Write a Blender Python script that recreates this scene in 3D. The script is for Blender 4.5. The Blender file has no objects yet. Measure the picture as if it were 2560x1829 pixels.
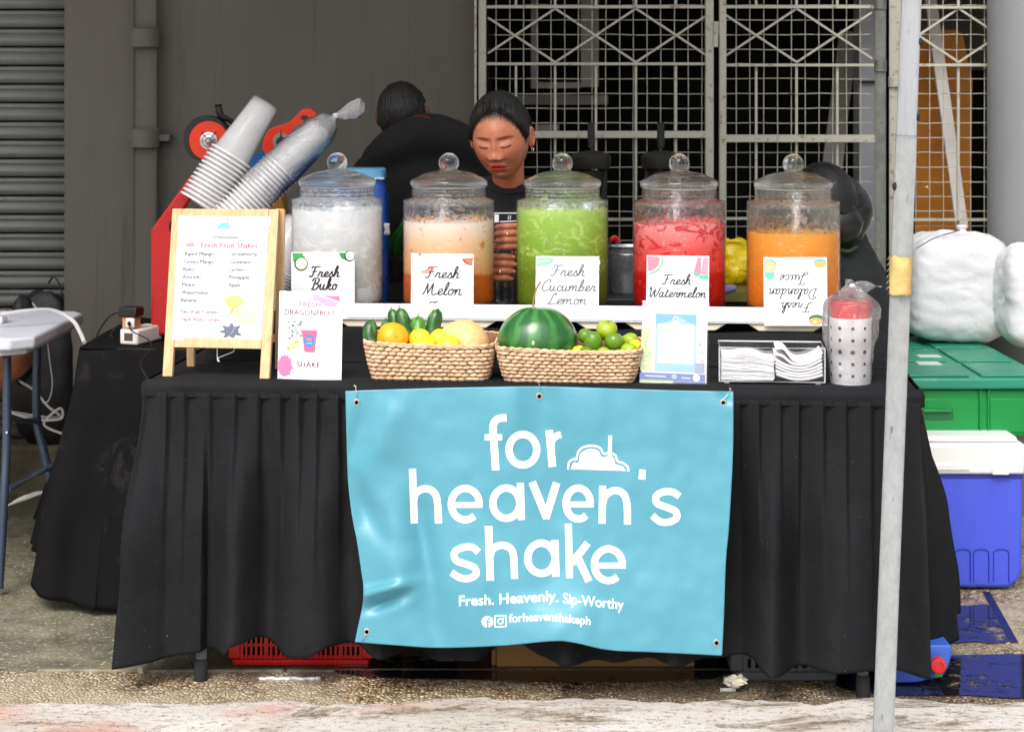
import bpy, bmesh, math, random
from mathutils import Vector, Matrix, noise, Euler
R = math.radians
random.seed(7)
SC = bpy.context.scene
COL = SC.collection
# ------------------------------------------------------------------ camera, world, sun
CAM_H, FPX, HY = 1.443, 4600.0, 230.0        # eye height, focal length in photo pixels, horizon row
cam_data = bpy.data.cameras.new("camera")
cam = bpy.data.objects.new("camera", cam_data); COL.objects.link(cam)
cam.location = (0, 0, CAM_H); cam.rotation_euler = (R(90), 0, 0)
cam_data.sensor_width = 36; cam_data.lens = FPX / 2560 * 36
cam_data.shift_y = -(914.5 - HY) / 2560
cam_data.clip_start = .05; cam_data.clip_end = 300
cam_data.dof.use_dof = True; cam_data.dof.focus_distance = 4.65; cam_data.dof.aperture_fstop = 6.3
SC.camera = cam
W = bpy.data.worlds.new("World"); SC.world = W; W.use_nodes = True
wn, wl = W.node_tree.nodes, W.node_tree.links
wn.clear()
sky = wn.new('ShaderNodeTexSky'); sky.sky_type = 'NISHITA'; sky.sun_disc = False
SUN_EL, SUN_AZ = R(52), R(200)               # azimuth measured clockwise from +Y
sky.sun_elevation = SUN_EL; sky.sun_rotation = SUN_AZ
sky.air_density = 1.0; sky.dust_density = 6.0; sky.ozone_density = 1.0
hs = wn.new('ShaderNodeHueSaturation'); hs.inputs['Saturation'].default_value = .35
bgd = wn.new('ShaderNodeBackground'); bgd.inputs['Strength'].default_value = .15
wo = wn.new('ShaderNodeOutputWorld')
wl.new(sky.outputs[0], hs.inputs['Color']); wl.new(hs.outputs[0], bgd.inputs['Color']); wl.new(bgd.outputs[0], wo.inputs[0])
sd = bpy.data.lights.new("sun", 'SUN'); sd.energy = 1.1; sd.angle = R(30); sd.color = (1, .97, .92)
sun = bpy.data.objects.new("sun", sd); COL.objects.link(sun)
sdir = Vector((math.sin(SUN_AZ) * math.cos(SUN_EL), math.cos(SUN_AZ) * math.cos(SUN_EL), math.sin(SUN_EL)))
sun.rotation_euler = sdir.to_track_quat('Z', 'Y').to_euler(); sun.location = (-2, -4, 8)
SC.view_settings.view_transform = 'Standard'; SC.view_settings.look = 'None'
SC.view_settings.exposure = 0.6; SC.view_settings.gamma = 1; SC.view_settings.use_curve_mapping = False
SC.cycles.use_denoising = True
SC.cycles.max_bounces = 14; SC.cycles.transmission_bounces = 10; SC.cycles.transparent_max_bounces = 24
SC.cycles.diffuse_bounces = 4; SC.cycles.glossy_bounces = 5

def P(px, py, D):
    "the point at distance D that the photo shows at (px, py)"
    return Vector(((px - 1280) / FPX * D, D, CAM_H - (py - HY) / FPX * D))
def DG(py, z=0.0):
    "distance of a point of height z seen at row py"
    return (CAM_H - z) * FPX / (py - HY)
TO = Vector((-.893, 4.54, 0)); TU = Vector((1.855, -.16, 0)).normalized(); TV = Vector((-TU.y, TU.x, 0))
TZ = .737
def DT(px, v=0.0):
    k = (px - 1280) / FPX
    return (TO.dot(TV) + v) / (TV.x * k + TV.y)
def T(px, v, z):
    D = DT(px, v); return Vector(((px - 1280) / FPX * D, D, z))
def PT(px, py, v): return P(px, py, DT(px, v))
def TW(u, v, z): return TO + TU * u + TV * v + Vector((0, 0, z))

# ------------------------------------------------------------------ materials
def s2l(c): c /= 255.; return c / 12.92 if c <= .04045 else ((c + .055) / 1.055) ** 2.4
def S(r, g, b): return (s2l(r), s2l(g), s2l(b))
class NT:
    def __init__(s, name):
        s.m = bpy.data.materials.new(name); s.m.use_nodes = True
        s.t = s.m.node_tree; s.n = s.t.nodes; s.l = s.t.links
        s.b = s.n['Principled BSDF']; s.out = s.n['Material Output']
        s.tc = s.n.new('ShaderNodeTexCoord')
    def new(s, t, **k):
        x = s.n.new(t)
        for a, v in k.items():
            if a.startswith('i_'): x.inputs[a[2:].replace('_', ' ')].default_value = v
            else: setattr(x, a, v)
        return x
    def co(s, scale=(1, 1, 1), rot=(0, 0, 0), loc=(0, 0, 0)):
        mp = s.new('ShaderNodeMapping'); s.l.new(s.tc.outputs['Object'], mp.inputs[0])
        mp.inputs['Scale'].default_value = scale; mp.inputs['Rotation'].default_value = rot; mp.inputs['Location'].default_value = loc
        return mp.outputs[0]
    def noise(s, sc, det=4, rough=.55, vec=None, dist=0):
        x = s.new('ShaderNodeTexNoise'); x.inputs['Scale'].default_value = sc; x.inputs['Detail'].default_value = det
        x.inputs['Roughness'].default_value = rough; x.inputs['Distortion'].default_value = dist
        s.l.new(vec or s.tc.outputs['Object'], x.inputs['Vector']); return x.outputs['Fac']
    def voro(s, sc, vec=None, feat='F1', rnd=1):
        x = s.new('ShaderNodeTexVoronoi'); x.feature = feat; x.inputs['Scale'].default_value = sc
        x.inputs['Randomness'].default_value = rnd
        s.l.new(vec or s.tc.outputs['Object'], x.inputs['Vector']); return x
    def ramp(s, fac, stops, interp='LINEAR'):
        x = s.new('ShaderNodeValToRGB'); s.l.new(fac, x.inputs[0]); e = x.color_ramp.elements; x.color_ramp.interpolation = interp
        while len(e) < len(stops): e.new(.5)
        for q, (p, c) in zip(e, stops): q.position = p; q.color = (*c, 1) if len(c) == 3 else c
        return x.outputs[0]
    def mix(s, fac, a, b, mode='MIX'):
        x = s.new('ShaderNodeMix'); x.data_type = 'RGBA'; x.blend_type = mode; x.clamp_factor = True
        for i, v in ((0, fac), (6, a), (7, b)):
            if hasattr(v, 'links'): s.l.new(v, x.inputs[i])
            elif i == 0: x.inputs[i].default_value = v
            else: x.inputs[i].default_value = (*v, 1)
        return x.outputs[2]
    def math(s, op, a, b=0.0, c=None):
        x = s.new('ShaderNodeMath'); x.operation = op
        for i, v in enumerate((a, b) if c is None else (a, b, c)):
            if hasattr(v, 'links'): s.l.new(v, x.inputs[i])
            else: x.inputs[i].default_value = v
        return x.outputs[0]
    def sep(s, axis, vec=None):
        x = s.new('ShaderNodeSeparateXYZ'); s.l.new(vec or s.tc.outputs['Object'], x.inputs[0]); return x.outputs[axis]
    def bump(s, h, strength=.3, dist=.002, normal=None):
        x = s.new('ShaderNodeBump'); x.inputs['Strength'].default_value = strength; x.inputs['Distance'].default_value = dist
        s.l.new(h, x.inputs['Height'])
        if normal: s.l.new(normal, x.inputs['Normal'])
        s.l.new(x.outputs[0], s.b.inputs['Normal']); return x.outputs[0]
    def set(s, **k):
        for a, v in k.items():
            i = s.b.inputs[a.replace('_', ' ')]
            if hasattr(v, 'links'): s.l.new(v, i)
            else: i.default_value = (*v, 1) if isinstance(v, tuple) and len(v) == 3 and i.type == 'RGBA' else v
        return s
MC = {}
def mk(name, col, rough=.5, metal=0., var=.10, sc=9., bump=0., bs=60., bd=.002, coat=0., sss=0., spec=.5, rv=.08):
    "a plain surface with a little uneven colour, gloss and relief"
    if name in MC: return MC[name]
    n = NT(name)
    f = n.noise(sc, 5, .6)
    a = tuple(c * (1 - var) for c in col); b = tuple(min(1, c * (1 + var)) for c in col)
    n.set(Base_Color=n.ramp(f, [(.3, a), (.7, b)]), Metallic=metal)
    n.set(Roughness=n.math('ADD', n.math('MULTIPLY', n.noise(sc * 2.3, 3), rv * 2), rough - rv))
    n.b.inputs['Specular IOR Level'].default_value = spec
    if coat: n.b.inputs['Coat Weight'].default_value = coat; n.b.inputs['Coat Roughness'].default_value = .15
    if sss: n.b.inputs['Subsurface Weight'].default_value = sss; n.b.inputs['Subsurface Radius'].default_value = (.012, .006, .004); n.b.inputs['Subsurface Scale'].default_value = 1
    if bump: n.bump(n.noise(bs, 4, .6), bump, bd)
    MC[name] = n.m; return n.m
def grime(m, col=(.05, .045, .04), amt=.5, sc=5., st=(1, 1, 1), lo=.56, hi=.72, fine=True):
    "patches of dirt and rubbed marks over a surface"
    t = m.node_tree; b = t.nodes['Principled BSDF']; src = b.inputs['Base Color'].links[0].from_socket
    tc = t.nodes.new('ShaderNodeTexCoord'); mp = t.nodes.new('ShaderNodeMapping'); mp.inputs['Scale'].default_value = st; t.links.new(tc.outputs['Object'], mp.inputs[0])
    n = t.nodes.new('ShaderNodeTexNoise'); n.inputs['Scale'].default_value = sc; n.inputs['Detail'].default_value = 9; n.inputs['Roughness'].default_value = .75; n.inputs['Distortion'].default_value = .4
    t.links.new(mp.outputs[0], n.inputs['Vector']); r = t.nodes.new('ShaderNodeValToRGB'); t.links.new(n.outputs['Fac'], r.inputs[0])
    r.color_ramp.elements[0].position = lo; r.color_ramp.elements[0].color = (0, 0, 0, 1); r.color_ramp.elements[1].position = hi; r.color_ramp.elements[1].color = (amt, amt, amt, 1)
    x = t.nodes.new('ShaderNodeMix'); x.data_type = 'RGBA'; t.links.new(r.outputs[0], x.inputs[0]); t.links.new(src, x.inputs[6]); x.inputs[7].default_value = (*col, 1); t.links.new(x.outputs[2], b.inputs['Base Color']); return m
INKS = {}
def ink(r, g, b):
    k = (r, g, b)
    if k not in INKS: INKS[k] = mk('print_ink_%d_%d_%d' % k, S(r, g, b), .55, var=.04, sc=40)
    return INKS[k]

# ------------------------------------------------------------------ objects
WO = {}
def wpos(o): return WO.get(o.name, Vector((0, 0, 0)))
def tag(o, label=None, cat=None, group=None, kind=None):
    if label: o['label'] = label
    if cat: o['category'] = cat
    if group: o['group'] = group
    if kind: o['kind'] = kind
    return o
def thing(name, label, cat, loc, group=None):
    o = bpy.data.objects.new(name, None); COL.objects.link(o); o.location = loc; o.empty_display_size = .05
    WO[o.name] = Vector(loc); return tag(o, label, cat, group)
def frame_of(d, up=Vector((0, 0, 1))):
    d = d.normalized()
    if abs(d.dot(up)) > .97: up = Vector((0, 1, 0))
    a = d.cross(up).normalized(); return a, a.cross(d).normalized()
def cr(pts, n=6, closed=False):
    "Catmull-Rom through the points (any dimension)"
    pts = [Vector(p) for p in pts]; N = len(pts); out = []
    rng = range(N if closed else N - 1)
    for i in rng:
        if closed: p0, p1, p2, p3 = pts[i - 1], pts[i], pts[(i + 1) % N], pts[(i + 2) % N]
        else: p0, p1, p2, p3 = pts[max(i - 1, 0)], pts[i], pts[i + 1], pts[min(i + 2, N - 1)]
        for k in range(n):
            t = k / n
            out.append(.5 * (2 * p1 + (p2 - p0) * t + (2 * p0 - 5 * p1 + 4 * p2 - p3) * t * t + (3 * p1 - p0 - 3 * p2 + p3) * t ** 3))
    if not closed: out.append(pts[-1])
    return out
def lerp(a, b, t): return a + (b - a) * t
def interp(tab, x):
    if x <= tab[0][0]: return tab[0][1]
    for (a, b), (c, d) in zip(tab, tab[1:]):
        if x <= c: return b + (d - b) * (x - a) / max(c - a, 1e-9)
    return tab[-1][1]
def sstep(a, b, x):
    t = max(0., min(1., (x - a) / (b - a))); return t * t * (3 - 2 * t)
def N3(x, y=0., z=0.): return noise.noise(Vector((x, y, z)))
class MB:
    def __init__(s): s.v = []; s.f = []; s.m = []
    def add(s, vs, fs, mi=0):
        o = len(s.v); s.v += [Vector(v) for v in vs]
        for f in fs: s.f.append([i + o for i in f]); s.m.append(mi)
        return s
    def box(s, x0, x1, y0, y1, z0, z1, mi=0, M=None):
        vs = [Vector((x, y, z)) for z in (z0, z1) for y in (y0, y1) for x in (x0, x1)]
        if M is not None: vs = [M @ v for v in vs]
        return s.add(vs, [(0, 2, 3, 1), (4, 5, 7, 6), (0, 1, 5, 4), (1, 3, 7, 5), (3, 2, 6, 7), (2, 0, 4, 6)], mi)
    def bar(s, a, b, w, h, mi=0, up=Vector((0, 0, 1)), off=0.):
        "box section beam from a to b, w across, h along up"
        a, b = Vector(a), Vector(b); x, y = frame_of(b - a, up)
        vs = [p + x * (i * w / 2) + y * (j * h / 2 + off) for p in (a, b) for i, j in ((-1, -1), (1, -1), (1, 1), (-1, 1))]
        return s.add(vs, [(0, 1, 2, 3), (7, 6, 5, 4), (0, 4, 5, 1), (1, 5, 6, 2), (2, 6, 7, 3), (3, 7, 4, 0)], mi)
    def tube(s, pts, r, seg=10, closed=False, mi=0, cap=True, flat=1.):
        pts = [Vector(p) for p in pts]; n = len(pts)
        rs = r if isinstance(r, (list, tuple)) else [r] * n
        vs = []; fs = []; prev = None
        for i, p in enumerate(pts):
            d = (pts[(i + 1) % n] - pts[i - 1]) if closed else (pts[min(i + 1, n - 1)] - pts[max(i - 1, 0)])
            if d.length < 1e-9: d = Vector((0, 0, 1))
            d.normalize()
            if prev is None: a, b = frame_of(d)
            else:
                a = prev - d * prev.dot(d)
                a = a.normalized() if a.length > 1e-6 else frame_of(d)[0]
                b = d.cross(a)
            prev = a
            for k in range(seg):
                t = 2 * math.pi * k / seg; vs.append(p + (a * math.cos(t) + b * math.sin(t) * flat) * rs[i])
        for i in range(n if closed else n - 1):
            for k in range(seg):
                j = (i + 1) % n
                fs.append((i * seg + k, i * seg + (k + 1) % seg, j * seg + (k + 1) % seg, j * seg + k))
        if cap and not closed:
            fs.append(tuple(reversed(range(seg)))); fs.append(tuple(range((n - 1) * seg, n * seg)))
        return s.add(vs, fs, mi)
    def lathe(s, prof, c=(0, 0, 0), seg=32, mi=0, M=None, closed=False, wob=None):
        "prof: (radius, height) pairs"
        c = Vector(c); vs = []; fs = []; n = len(prof)
        for i, (r, z) in enumerate(prof):
            for k in range(seg):
                t = 2 * math.pi * k / seg; q = wob(t, z) if wob else 1.
                v = Vector((r * q * math.cos(t), r * q * math.sin(t), z)); vs.append((M @ v if M is not None else v) + c)
        for i in range(n if closed else n - 1):
            j = (i + 1) % n
            for k in range(seg): fs.append((i * seg + k, i * seg + (k + 1) % seg, j * seg + (k + 1) % seg, j * seg + k))
        if not closed:
            if prof[0][0] > 1e-5: fs.append(tuple(reversed(range(seg))))
            if prof[-1][0] > 1e-5: fs.append(tuple(range((n - 1) * seg, n * seg)))
        return s.add(vs, fs, mi)
    def ell(s, c, r, seg=24, rings=14, mi=0, M=None, disp=None):
        if not isinstance(r, (tuple, list)): r = (r, r, r)
        vs = []; fs = []; c = Vector(c)
        for i in range(rings + 1):
            ph = math.pi * i / rings
            for k in range(seg):
                t = 2 * math.pi * k / seg; d = Vector((math.sin(ph) * math.cos(t), math.sin(ph) * math.sin(t), -math.cos(ph)))
                q = disp(d) if disp else 1.
                v = Vector((d.x * r[0] * q, d.y * r[1] * q, d.z * r[2] * q)); vs.append((M @ v if M is not None else v) + c)
        for i in range(rings):
            for k in range(seg):
                fs.append((i * seg + k, i * seg + (k + 1) % seg, (i + 1) * seg + (k + 1) % seg, (i + 1) * seg + k))
        return s.add(vs, fs, mi)
    def grid(s, fn, nu, nv, mi=0, wrap=False):
        vs = [fn(i / nu, j / nv) for j in range(nv + 1) for i in range(nu + (0 if wrap else 1))]; w = nu + (0 if wrap else 1)
        fs = []
        for j in range(nv):
            for i in range(nu):
                i2 = (i + 1) % w if wrap else i + 1
                fs.append((j * w + i, j * w + i2, (j + 1) * w + i2, (j + 1) * w + i))
        return s.add(vs, fs, mi)
    def extr(s, poly, fn, depth, mi=0):
        "poly: 2D outline; fn(a, b) -> 3D front point; depth: 3D vector to the back"
        n = len(poly); fr = [fn(a, b) for a, b in poly]; vs = fr + [p + depth for p in fr]
        fs = [tuple(range(n)), tuple(reversed(range(n, 2 * n)))] + [(i, (i + 1) % n, (i + 1) % n + n, i + n) for i in range(n)]
        return s.add(vs, fs, mi)
    def build(s, name, mats, parent=None, smooth=40, bevel=0., bseg=2, solid=0., sub=0, loc=None, merge=False, fix=True):
        me = bpy.data.meshes.new(name)
        off = wpos(parent) if parent is not None else Vector(loc or (0, 0, 0))
        me.from_pydata([tuple(v - off) for v in s.v], [], s.f)
        if not isinstance(mats, (list, tuple)): mats = [mats]
        for m in mats: me.materials.append(m)
        me.polygons.foreach_set('material_index', s.m)
        if merge or fix:
            bm = bmesh.new(); bm.from_mesh(me)
            if merge: bmesh.ops.remove_doubles(bm, verts=bm.verts, dist=1e-5)
            if fix: bmesh.ops.recalc_face_normals(bm, faces=bm.faces)
            bm.to_mesh(me); bm.free()
        if smooth:
            me.polygons.foreach_set('use_smooth', [True] * len(me.polygons)); me.set_sharp_from_angle(angle=R(smooth))
        me.update()
        o = bpy.data.objects.new(name, me); COL.objects.link(o)
        if parent is not None: o.parent = parent; WO[o.name] = off.copy()
        else: o.location = off; WO[o.name] = off.copy()
        if solid: q = o.modifiers.new('s', 'SOLIDIFY'); q.thickness = solid; q.offset = 0
        if bevel: q = o.modifiers.new('b', 'BEVEL'); q.width = bevel; q.segments = bseg; q.limit_method = 'ANGLE'; q.angle_limit = R(35)
        if sub: q = o.modifiers.new('u', 'SUBSURF'); q.levels = sub; q.render_levels = sub
        return o
def part_copy(o, parent, loc=None, scale=None, rot=None):
    c = o.copy(); COL.objects.link(c); c.parent = parent
    if loc is not None: c.location = loc
    if scale is not None: c.scale = scale
    if rot is not None: c.rotation_euler = rot
    return c
def copy_tree(root, loc, label, rot=None):
    c = root.copy(); COL.objects.link(c); c.location = loc; c['label'] = label
    if rot is not None: c.rotation_euler = rot
    for ch in list(root.children):
        d = part_copy(ch, c)
        for g in list(ch.children): part_copy(g, d)
    return c
# ------------------------------------------------------------------ lettering as thin geometry
def text2d(body, bold=0., res=2):
    cu = bpy.data.curves.new('lettering', 'FONT'); cu.body = body; cu.offset = bold; cu.resolution_u = res
    ob = bpy.data.objects.new('lettering', cu); COL.objects.link(ob)
    dg = bpy.context.evaluated_depsgraph_get(); dg.update()
    me = bpy.data.meshes.new_from_object(ob.evaluated_get(dg))
    vs = [(v.co.x, v.co.y) for v in me.vertices]; fs = [tuple(p.vertices) for p in me.polygons]
    bpy.data.objects.remove(ob); bpy.data.curves.remove(cu); bpy.data.meshes.remove(me)
    if not vs: return [], [], 0, 0
    x0 = min(v[0] for v in vs); x1 = max(v[0] for v in vs)
    return [(v[0] - x0, v[1]) for v in vs], fs, x1 - x0, max(v[1] for v in vs)
def ribbon2d(pts, w, closed=False, w1=None):
    "flat-ended stroke of width w along 2D points"
    pts = [Vector((p[0], p[1])) for p in pts]; n = len(pts); vs = []
    for i in range(n):
        d = (pts[(i + 1) % n] - pts[i - 1]) if closed else (pts[min(i + 1, n - 1)] - pts[max(i - 1, 0)])
        d = d.normalized() if d.length > 1e-9 else Vector((1, 0))
        q = w if w1 is None else w * (w1 + (1 - w1) * abs(d.y))
        nn = Vector((-d.y, d.x)) * q / 2; vs += [tuple(pts[i] + nn), tuple(pts[i] - nn)]
    fs = [(2 * i, 2 * i + 1, (2 * i + 3) % (2 * n), (2 * i + 2) % (2 * n)) for i in range(n if closed else n - 1)]
    return vs, fs
def ell2d(cx, cy, rx, ry, n=28, a0=0., a1=360.):
    full = abs(a1 - a0) >= 359.9
    return [(cx + rx * math.cos(R(lerp(a0, a1, i / n))), cy + ry * math.sin(R(lerp(a0, a1, i / n)))) for i in range(n if full else n + 1)]
SCR = {
 'r': (.8, [[(0, .1), (.18, .6), (.28, 1.02), (.34, .86), (.55, .9), (.6, .75), (.54, .25), (.68, 0), (.9, .18)]]),
 'e': (.78, [[(0, .12), (.4, .4), (.66, .75), (.52, 1.0), (.28, .8), (.18, .35), (.4, 0), (.82, .22)]]),
 's': (.68, [[(0, .1), (.25, .55), (.42, 1.05), (.48, .75), (.62, .3), (.46, 0), (.15, .08)], [(.5, .05), (.78, .2)]]),
 'h': (.98, [[(0, .1), (.32, .9), (.52, 1.8), (.42, 2.1), (.26, 1.7), (.16, 0)], [(.17, .15), (.4, .8), (.62, .98), (.7, .7), (.62, .2), (.76, 0), (1.0, .18)]]),
 'k': (.9, [[(0, .1), (.32, .9), (.52, 1.8), (.42, 2.1), (.26, 1.7), (.16, 0)], [(.2, .45), (.5, .98), (.68, .88), (.55, .55), (.28, .48), (.5, .2), (.66, 0), (.94, .16)]]),
 'u': (1.0, [[(0, .5), (.16, 1), (.1, .4), (.24, .02), (.5, .2), (.68, 1)], [(.68, 1), (.62, .25), (.78, 0), (1.02, .2)]]),
 'o': (.82, [[(.42, 1), (.16, .75), (.13, .25), (.36, 0), (.62, .25), (.62, .75), (.42, 1), (.5, .82), (.86, .85)]]),
 'l': (.55, [[(0, .1), (.32, .9), (.5, 1.8), (.4, 2.1), (.22, 1.5), (.15, .4), (.3, 0), (.58, .2)]]),
 'n': (.95, [[(0, .55), (.14, 1), (.12, .5), (.1, 0)], [(.11, .2), (.35, .85), (.58, .98), (.64, .65), (.58, .2), (.72, 0), (.96, .2)]]),
 'm': (1.42, [[(0, .55), (.14, 1), (.12, .5), (.1, 0)], [(.11, .2), (.33, .85), (.52, .98), (.58, .6), (.54, 0)], [(.55, .2), (.8, .85), (1.0, .98), (1.06, .6), (1.02, .2), (1.18, 0), (1.42, .2)]]),
 'i': (.48, [[(0, .5), (.14, 1), (.1, .25), (.26, 0), (.5, .2)], [(.18, 1.36), (.2, 1.48)]]),
 'c': (.72, [[(.6, .8), (.42, 1), (.18, .7), (.16, .25), (.38, 0), (.74, .2)]]),
 'b': (.85, [[(0, .1), (.32, .9), (.5, 1.8), (.38, 2.1), (.2, 1.5), (.14, .3), (.34, 0), (.62, .3), (.6, .7), (.46, .8), (.88, .75)]]),
 'a': (.98, [[(.62, .85), (.4, 1), (.13, .65), (.14, .15), (.36, .02), (.6, .5), (.7, 1)], [(.7, 1), (.62, .25), (.78, 0), (1.0, .2)]]),
 't': (.6, [[(0, .1), (.28, .9), (.36, 1.6)], [(.36, 1.6), (.2, .4), (.34, 0), (.62, .2)], [(.08, 1.12), (.62, 1.18)]]),
 'd': (.98, [[(.62, .85), (.4, 1), (.13, .65), (.14, .15), (.36, .02), (.6, .5), (.76, 2.05)], [(.76, 2.05), (.62, .25), (.78, 0), (1.0, .2)]]),
 'F': (1.2, [[(.0, .3), (.16, 0), (.4, .2), (.55, 1.1), (.62, 1.85)], [(.12, 1.6), (.25, 1.95), (.7, 1.9), (1.35, 2.0)], [(.3, 1.0), (.98, 1.05)]]),
 'B': (1.3, [[(.55, 1.8), (.42, .9), (.3, 0)], [(.08, 1.5), (.3, 1.95), (.8, 2.05), (1.1, 1.75), (.9, 1.2), (.52, 1.05)], [(.52, 1.05), (1.0, .95), (1.1, .5), (.8, .08), (.4, 0), (.1, .12)]]),
 'M': (1.75, [[(0, .0), (.25, .5), (.45, 1.9)], [(.45, 1.9), (.62, .35), (.66, .35), (1.15, 1.95)], [(1.15, 1.95), (1.12, .6), (1.3, 0), (1.7, .2)]]),
 'J': (1.15, [[(.25, 1.6), (.4, 1.95), (.8, 1.9), (1.25, 2.0)], [(.95, 1.9), (.8, .6), (.55, -.4), (.15, -.5), (.1, -.2), (.5, 0), (1.05, .2)]]),
 'C': (1.15, [[(1.0, 1.5), (1.12, 1.9), (.8, 2.05), (.3, 1.5), (.15, .6), (.45, 0), (1.15, .3)]]),
 'L': (1.15, [[(.85, 1.6), (.95, 2.0), (.62, 1.85), (.48, 1.1), (.32, .25), (.05, .05), (.2, .2), (.7, 0), (1.15, .22)]]),
 'W': (1.6, [[(.02, 1.5), (.2, 2), (.24, 1.2), (.25, .2), (.45, .1), (.9, 1.5), (.9, .5), (1.05, .05), (1.45, .9), (1.65, 2.0)]]),
 'D': (1.45, [[(.58, 1.75), (.4, .1)], [(.1, 1.45), (.4, 1.95), (1.0, 1.9), (1.3, 1.2), (1.05, .3), (.5, 0), (.1, .15)]]),
}
def script2d(word, slant=.22):
    out = []; x = 0
    for ch in word:
        adv, st = SCR[ch]
        for s in st: out.append([(x + p[0] + slant * p[1], p[1]) for p in s])
        x += adv
    return out, x
class Sheet:
    "a flat print: mp(a, b, h) -> 3D, a right, b down in photo pixels, h lift off the paper"
    def __init__(s, mp): s.mp = mp; s.mb = MB(); s.inks = []; s.h = .0005
    def mi(s, c):
        m = ink(*c)
        if m not in s.inks: s.inks.append(m)
        return s.inks.index(m)
    def raw(s, vs, fs, c, h=0): s.mb.add([s.mp(a, b, s.h + h) for a, b in vs], fs, s.mi(c))
    def rect(s, a0, b0, a1, b1, c, h=0): s.raw([(a0, b0), (a1, b0), (a1, b1), (a0, b1)], [(0, 1, 2, 3)], c, h)
    def poly(s, pts, c, h=0): s.raw(pts, [tuple(range(len(pts)))], c, h)
    def oval(s, cx, cy, rx, ry, c, h=0, n=20): s.poly(ell2d(cx, cy, rx, ry, n), c, h)
    def line(s, pts, w, c, h=0, closed=False): s.raw(*ribbon2d(pts, w, closed), c, h)
    def frame(s, a0, b0, a1, b1, w, c, h=0): s.line([(a0, b0), (a1, b0)], w, c, h); s.line([(a0, b1), (a1, b1)], w, c, h); s.line([(a0, b0), (a0, b1)], w, c, h); s.line([(a1, b0), (a1, b1)], w, c, h)
    def text(s, body, a, b, width, c, bold=0., height=None, h=0, center=False, base=None):
        vs, fs, w, hh = text2d(body, 0)
        if not vs: return
        em = bold * 2.2
        k = width / w; ky = k if height is None else height / .73
        if center: a -= width / 2
        for q in ((-em, 0, em) if em else (0,)): s.raw([(a + (x + q) * k, b - y * ky + (base(a + x * k) if base else 0)) for x, y in vs], fs, c, h + q * 2e-3)
    def script(s, word, cx, b, xh, w, c, h=0, flip=False, sx=.92, w_=None):
        st, adv = script2d(word, .16)
        if w_: sx = w_ / (adv * xh)
        for i, q in enumerate(st):
            pts = []
            for p in cr(q, 5):
                a, d = (p[0] - adv / 2) * xh * sx, -p[1] * xh
                if flip: a, d = -a, -d
                pts.append((cx + a, b + d))
            s.raw(*ribbon2d(pts, w, w1=.72), c, h + i * 2e-5)
    def done(s, parent, name='print'):
        return s.mb.build(name, s.inks, parent, smooth=0, fix=False)
def plane_map(tl, tr, bl, a0, b0, a1, b1):
    tl, tr, bl = Vector(tl), Vector(tr), Vector(bl); X = (tr - tl) / (a1 - a0); Y = (bl - tl) / (b1 - b0)
    n = Y.cross(X).normalized()
    if n.y > 0: n = -n
    return lambda a, b, h=0: tl + X * (a - a0) + Y * (b - b0) + n * h
# ------------------------------------------------------------------ ground
def m_concrete():
    n = NT('worn_wet_concrete'); v = n.co((1, 1, 1))
    big = n.noise(1.3, 6, .65, dist=.4); mid = n.noise(9, 6, .7); fine = n.noise(75, 3, .7)
    base = n.ramp(big, [(.32, S(88, 86, 70)), (.5, S(122, 118, 98)), (.68, S(150, 146, 122))])
    c = n.mix(n.ramp(mid, [(.35, (.25, .25, .25)), (.7, (1, 1, 1))]), S(82, 80, 66), base)
    c = n.mix(n.ramp(fine, [(.58, (0, 0, 0)), (.70, (1, 1, 1))]), c, S(205, 200, 180))
    c = n.mix(n.ramp(n.noise(110, 2), [(.3, (1, 1, 1)), (.42, (0, 0, 0))]), c, S(55, 52, 42))
    n.set(Base_Color=c, Roughness=n.ramp(mid, [(.35, (.28,) * 3), (.65, (.8,) * 3)]))
    n.bump(n.math('ADD', n.math('MULTIPLY', mid, .6), n.math('MULTIPLY', fine, .5)), .7, .006); return n.m
def m_pebbles(name, dark, wet):
    n = NT(name); v = n.voro(95, rnd=1); e = n.voro(95, feat='DISTANCE_TO_EDGE')
    cell = n.sep(0, v.outputs['Color'])
    c = n.ramp(cell, [(0, S(70, 48, 28)), (.35, S(168, 132, 88)), (.7, S(216, 186, 140)), (1, S(240, 226, 200))])
    c = n.mix(n.ramp(e.outputs['Distance'], [(.03, (0, 0, 0)), (.12, (1, 1, 1))]), S(48, 38, 26), c)
    c = n.mix(n.ramp(n.noise(2.6, 5, .7), [(.40, (0, 0, 0)), (.62, (1, 1, 1))]), c, n.mix(.82, c, S(196, 184, 158)))
    if dark: c = n.mix(dark, c, S(96, 62, 26), 'MULTIPLY'); c = n.mix(.22, c, S(70, 48, 24))
    n.set(Base_Color=c, Roughness=wet)
    n.bump(n.ramp(e.outputs['Distance'], [(0, (0, 0, 0)), (.3, (1, 1, 1))]), .9, .006); return n.m
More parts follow.
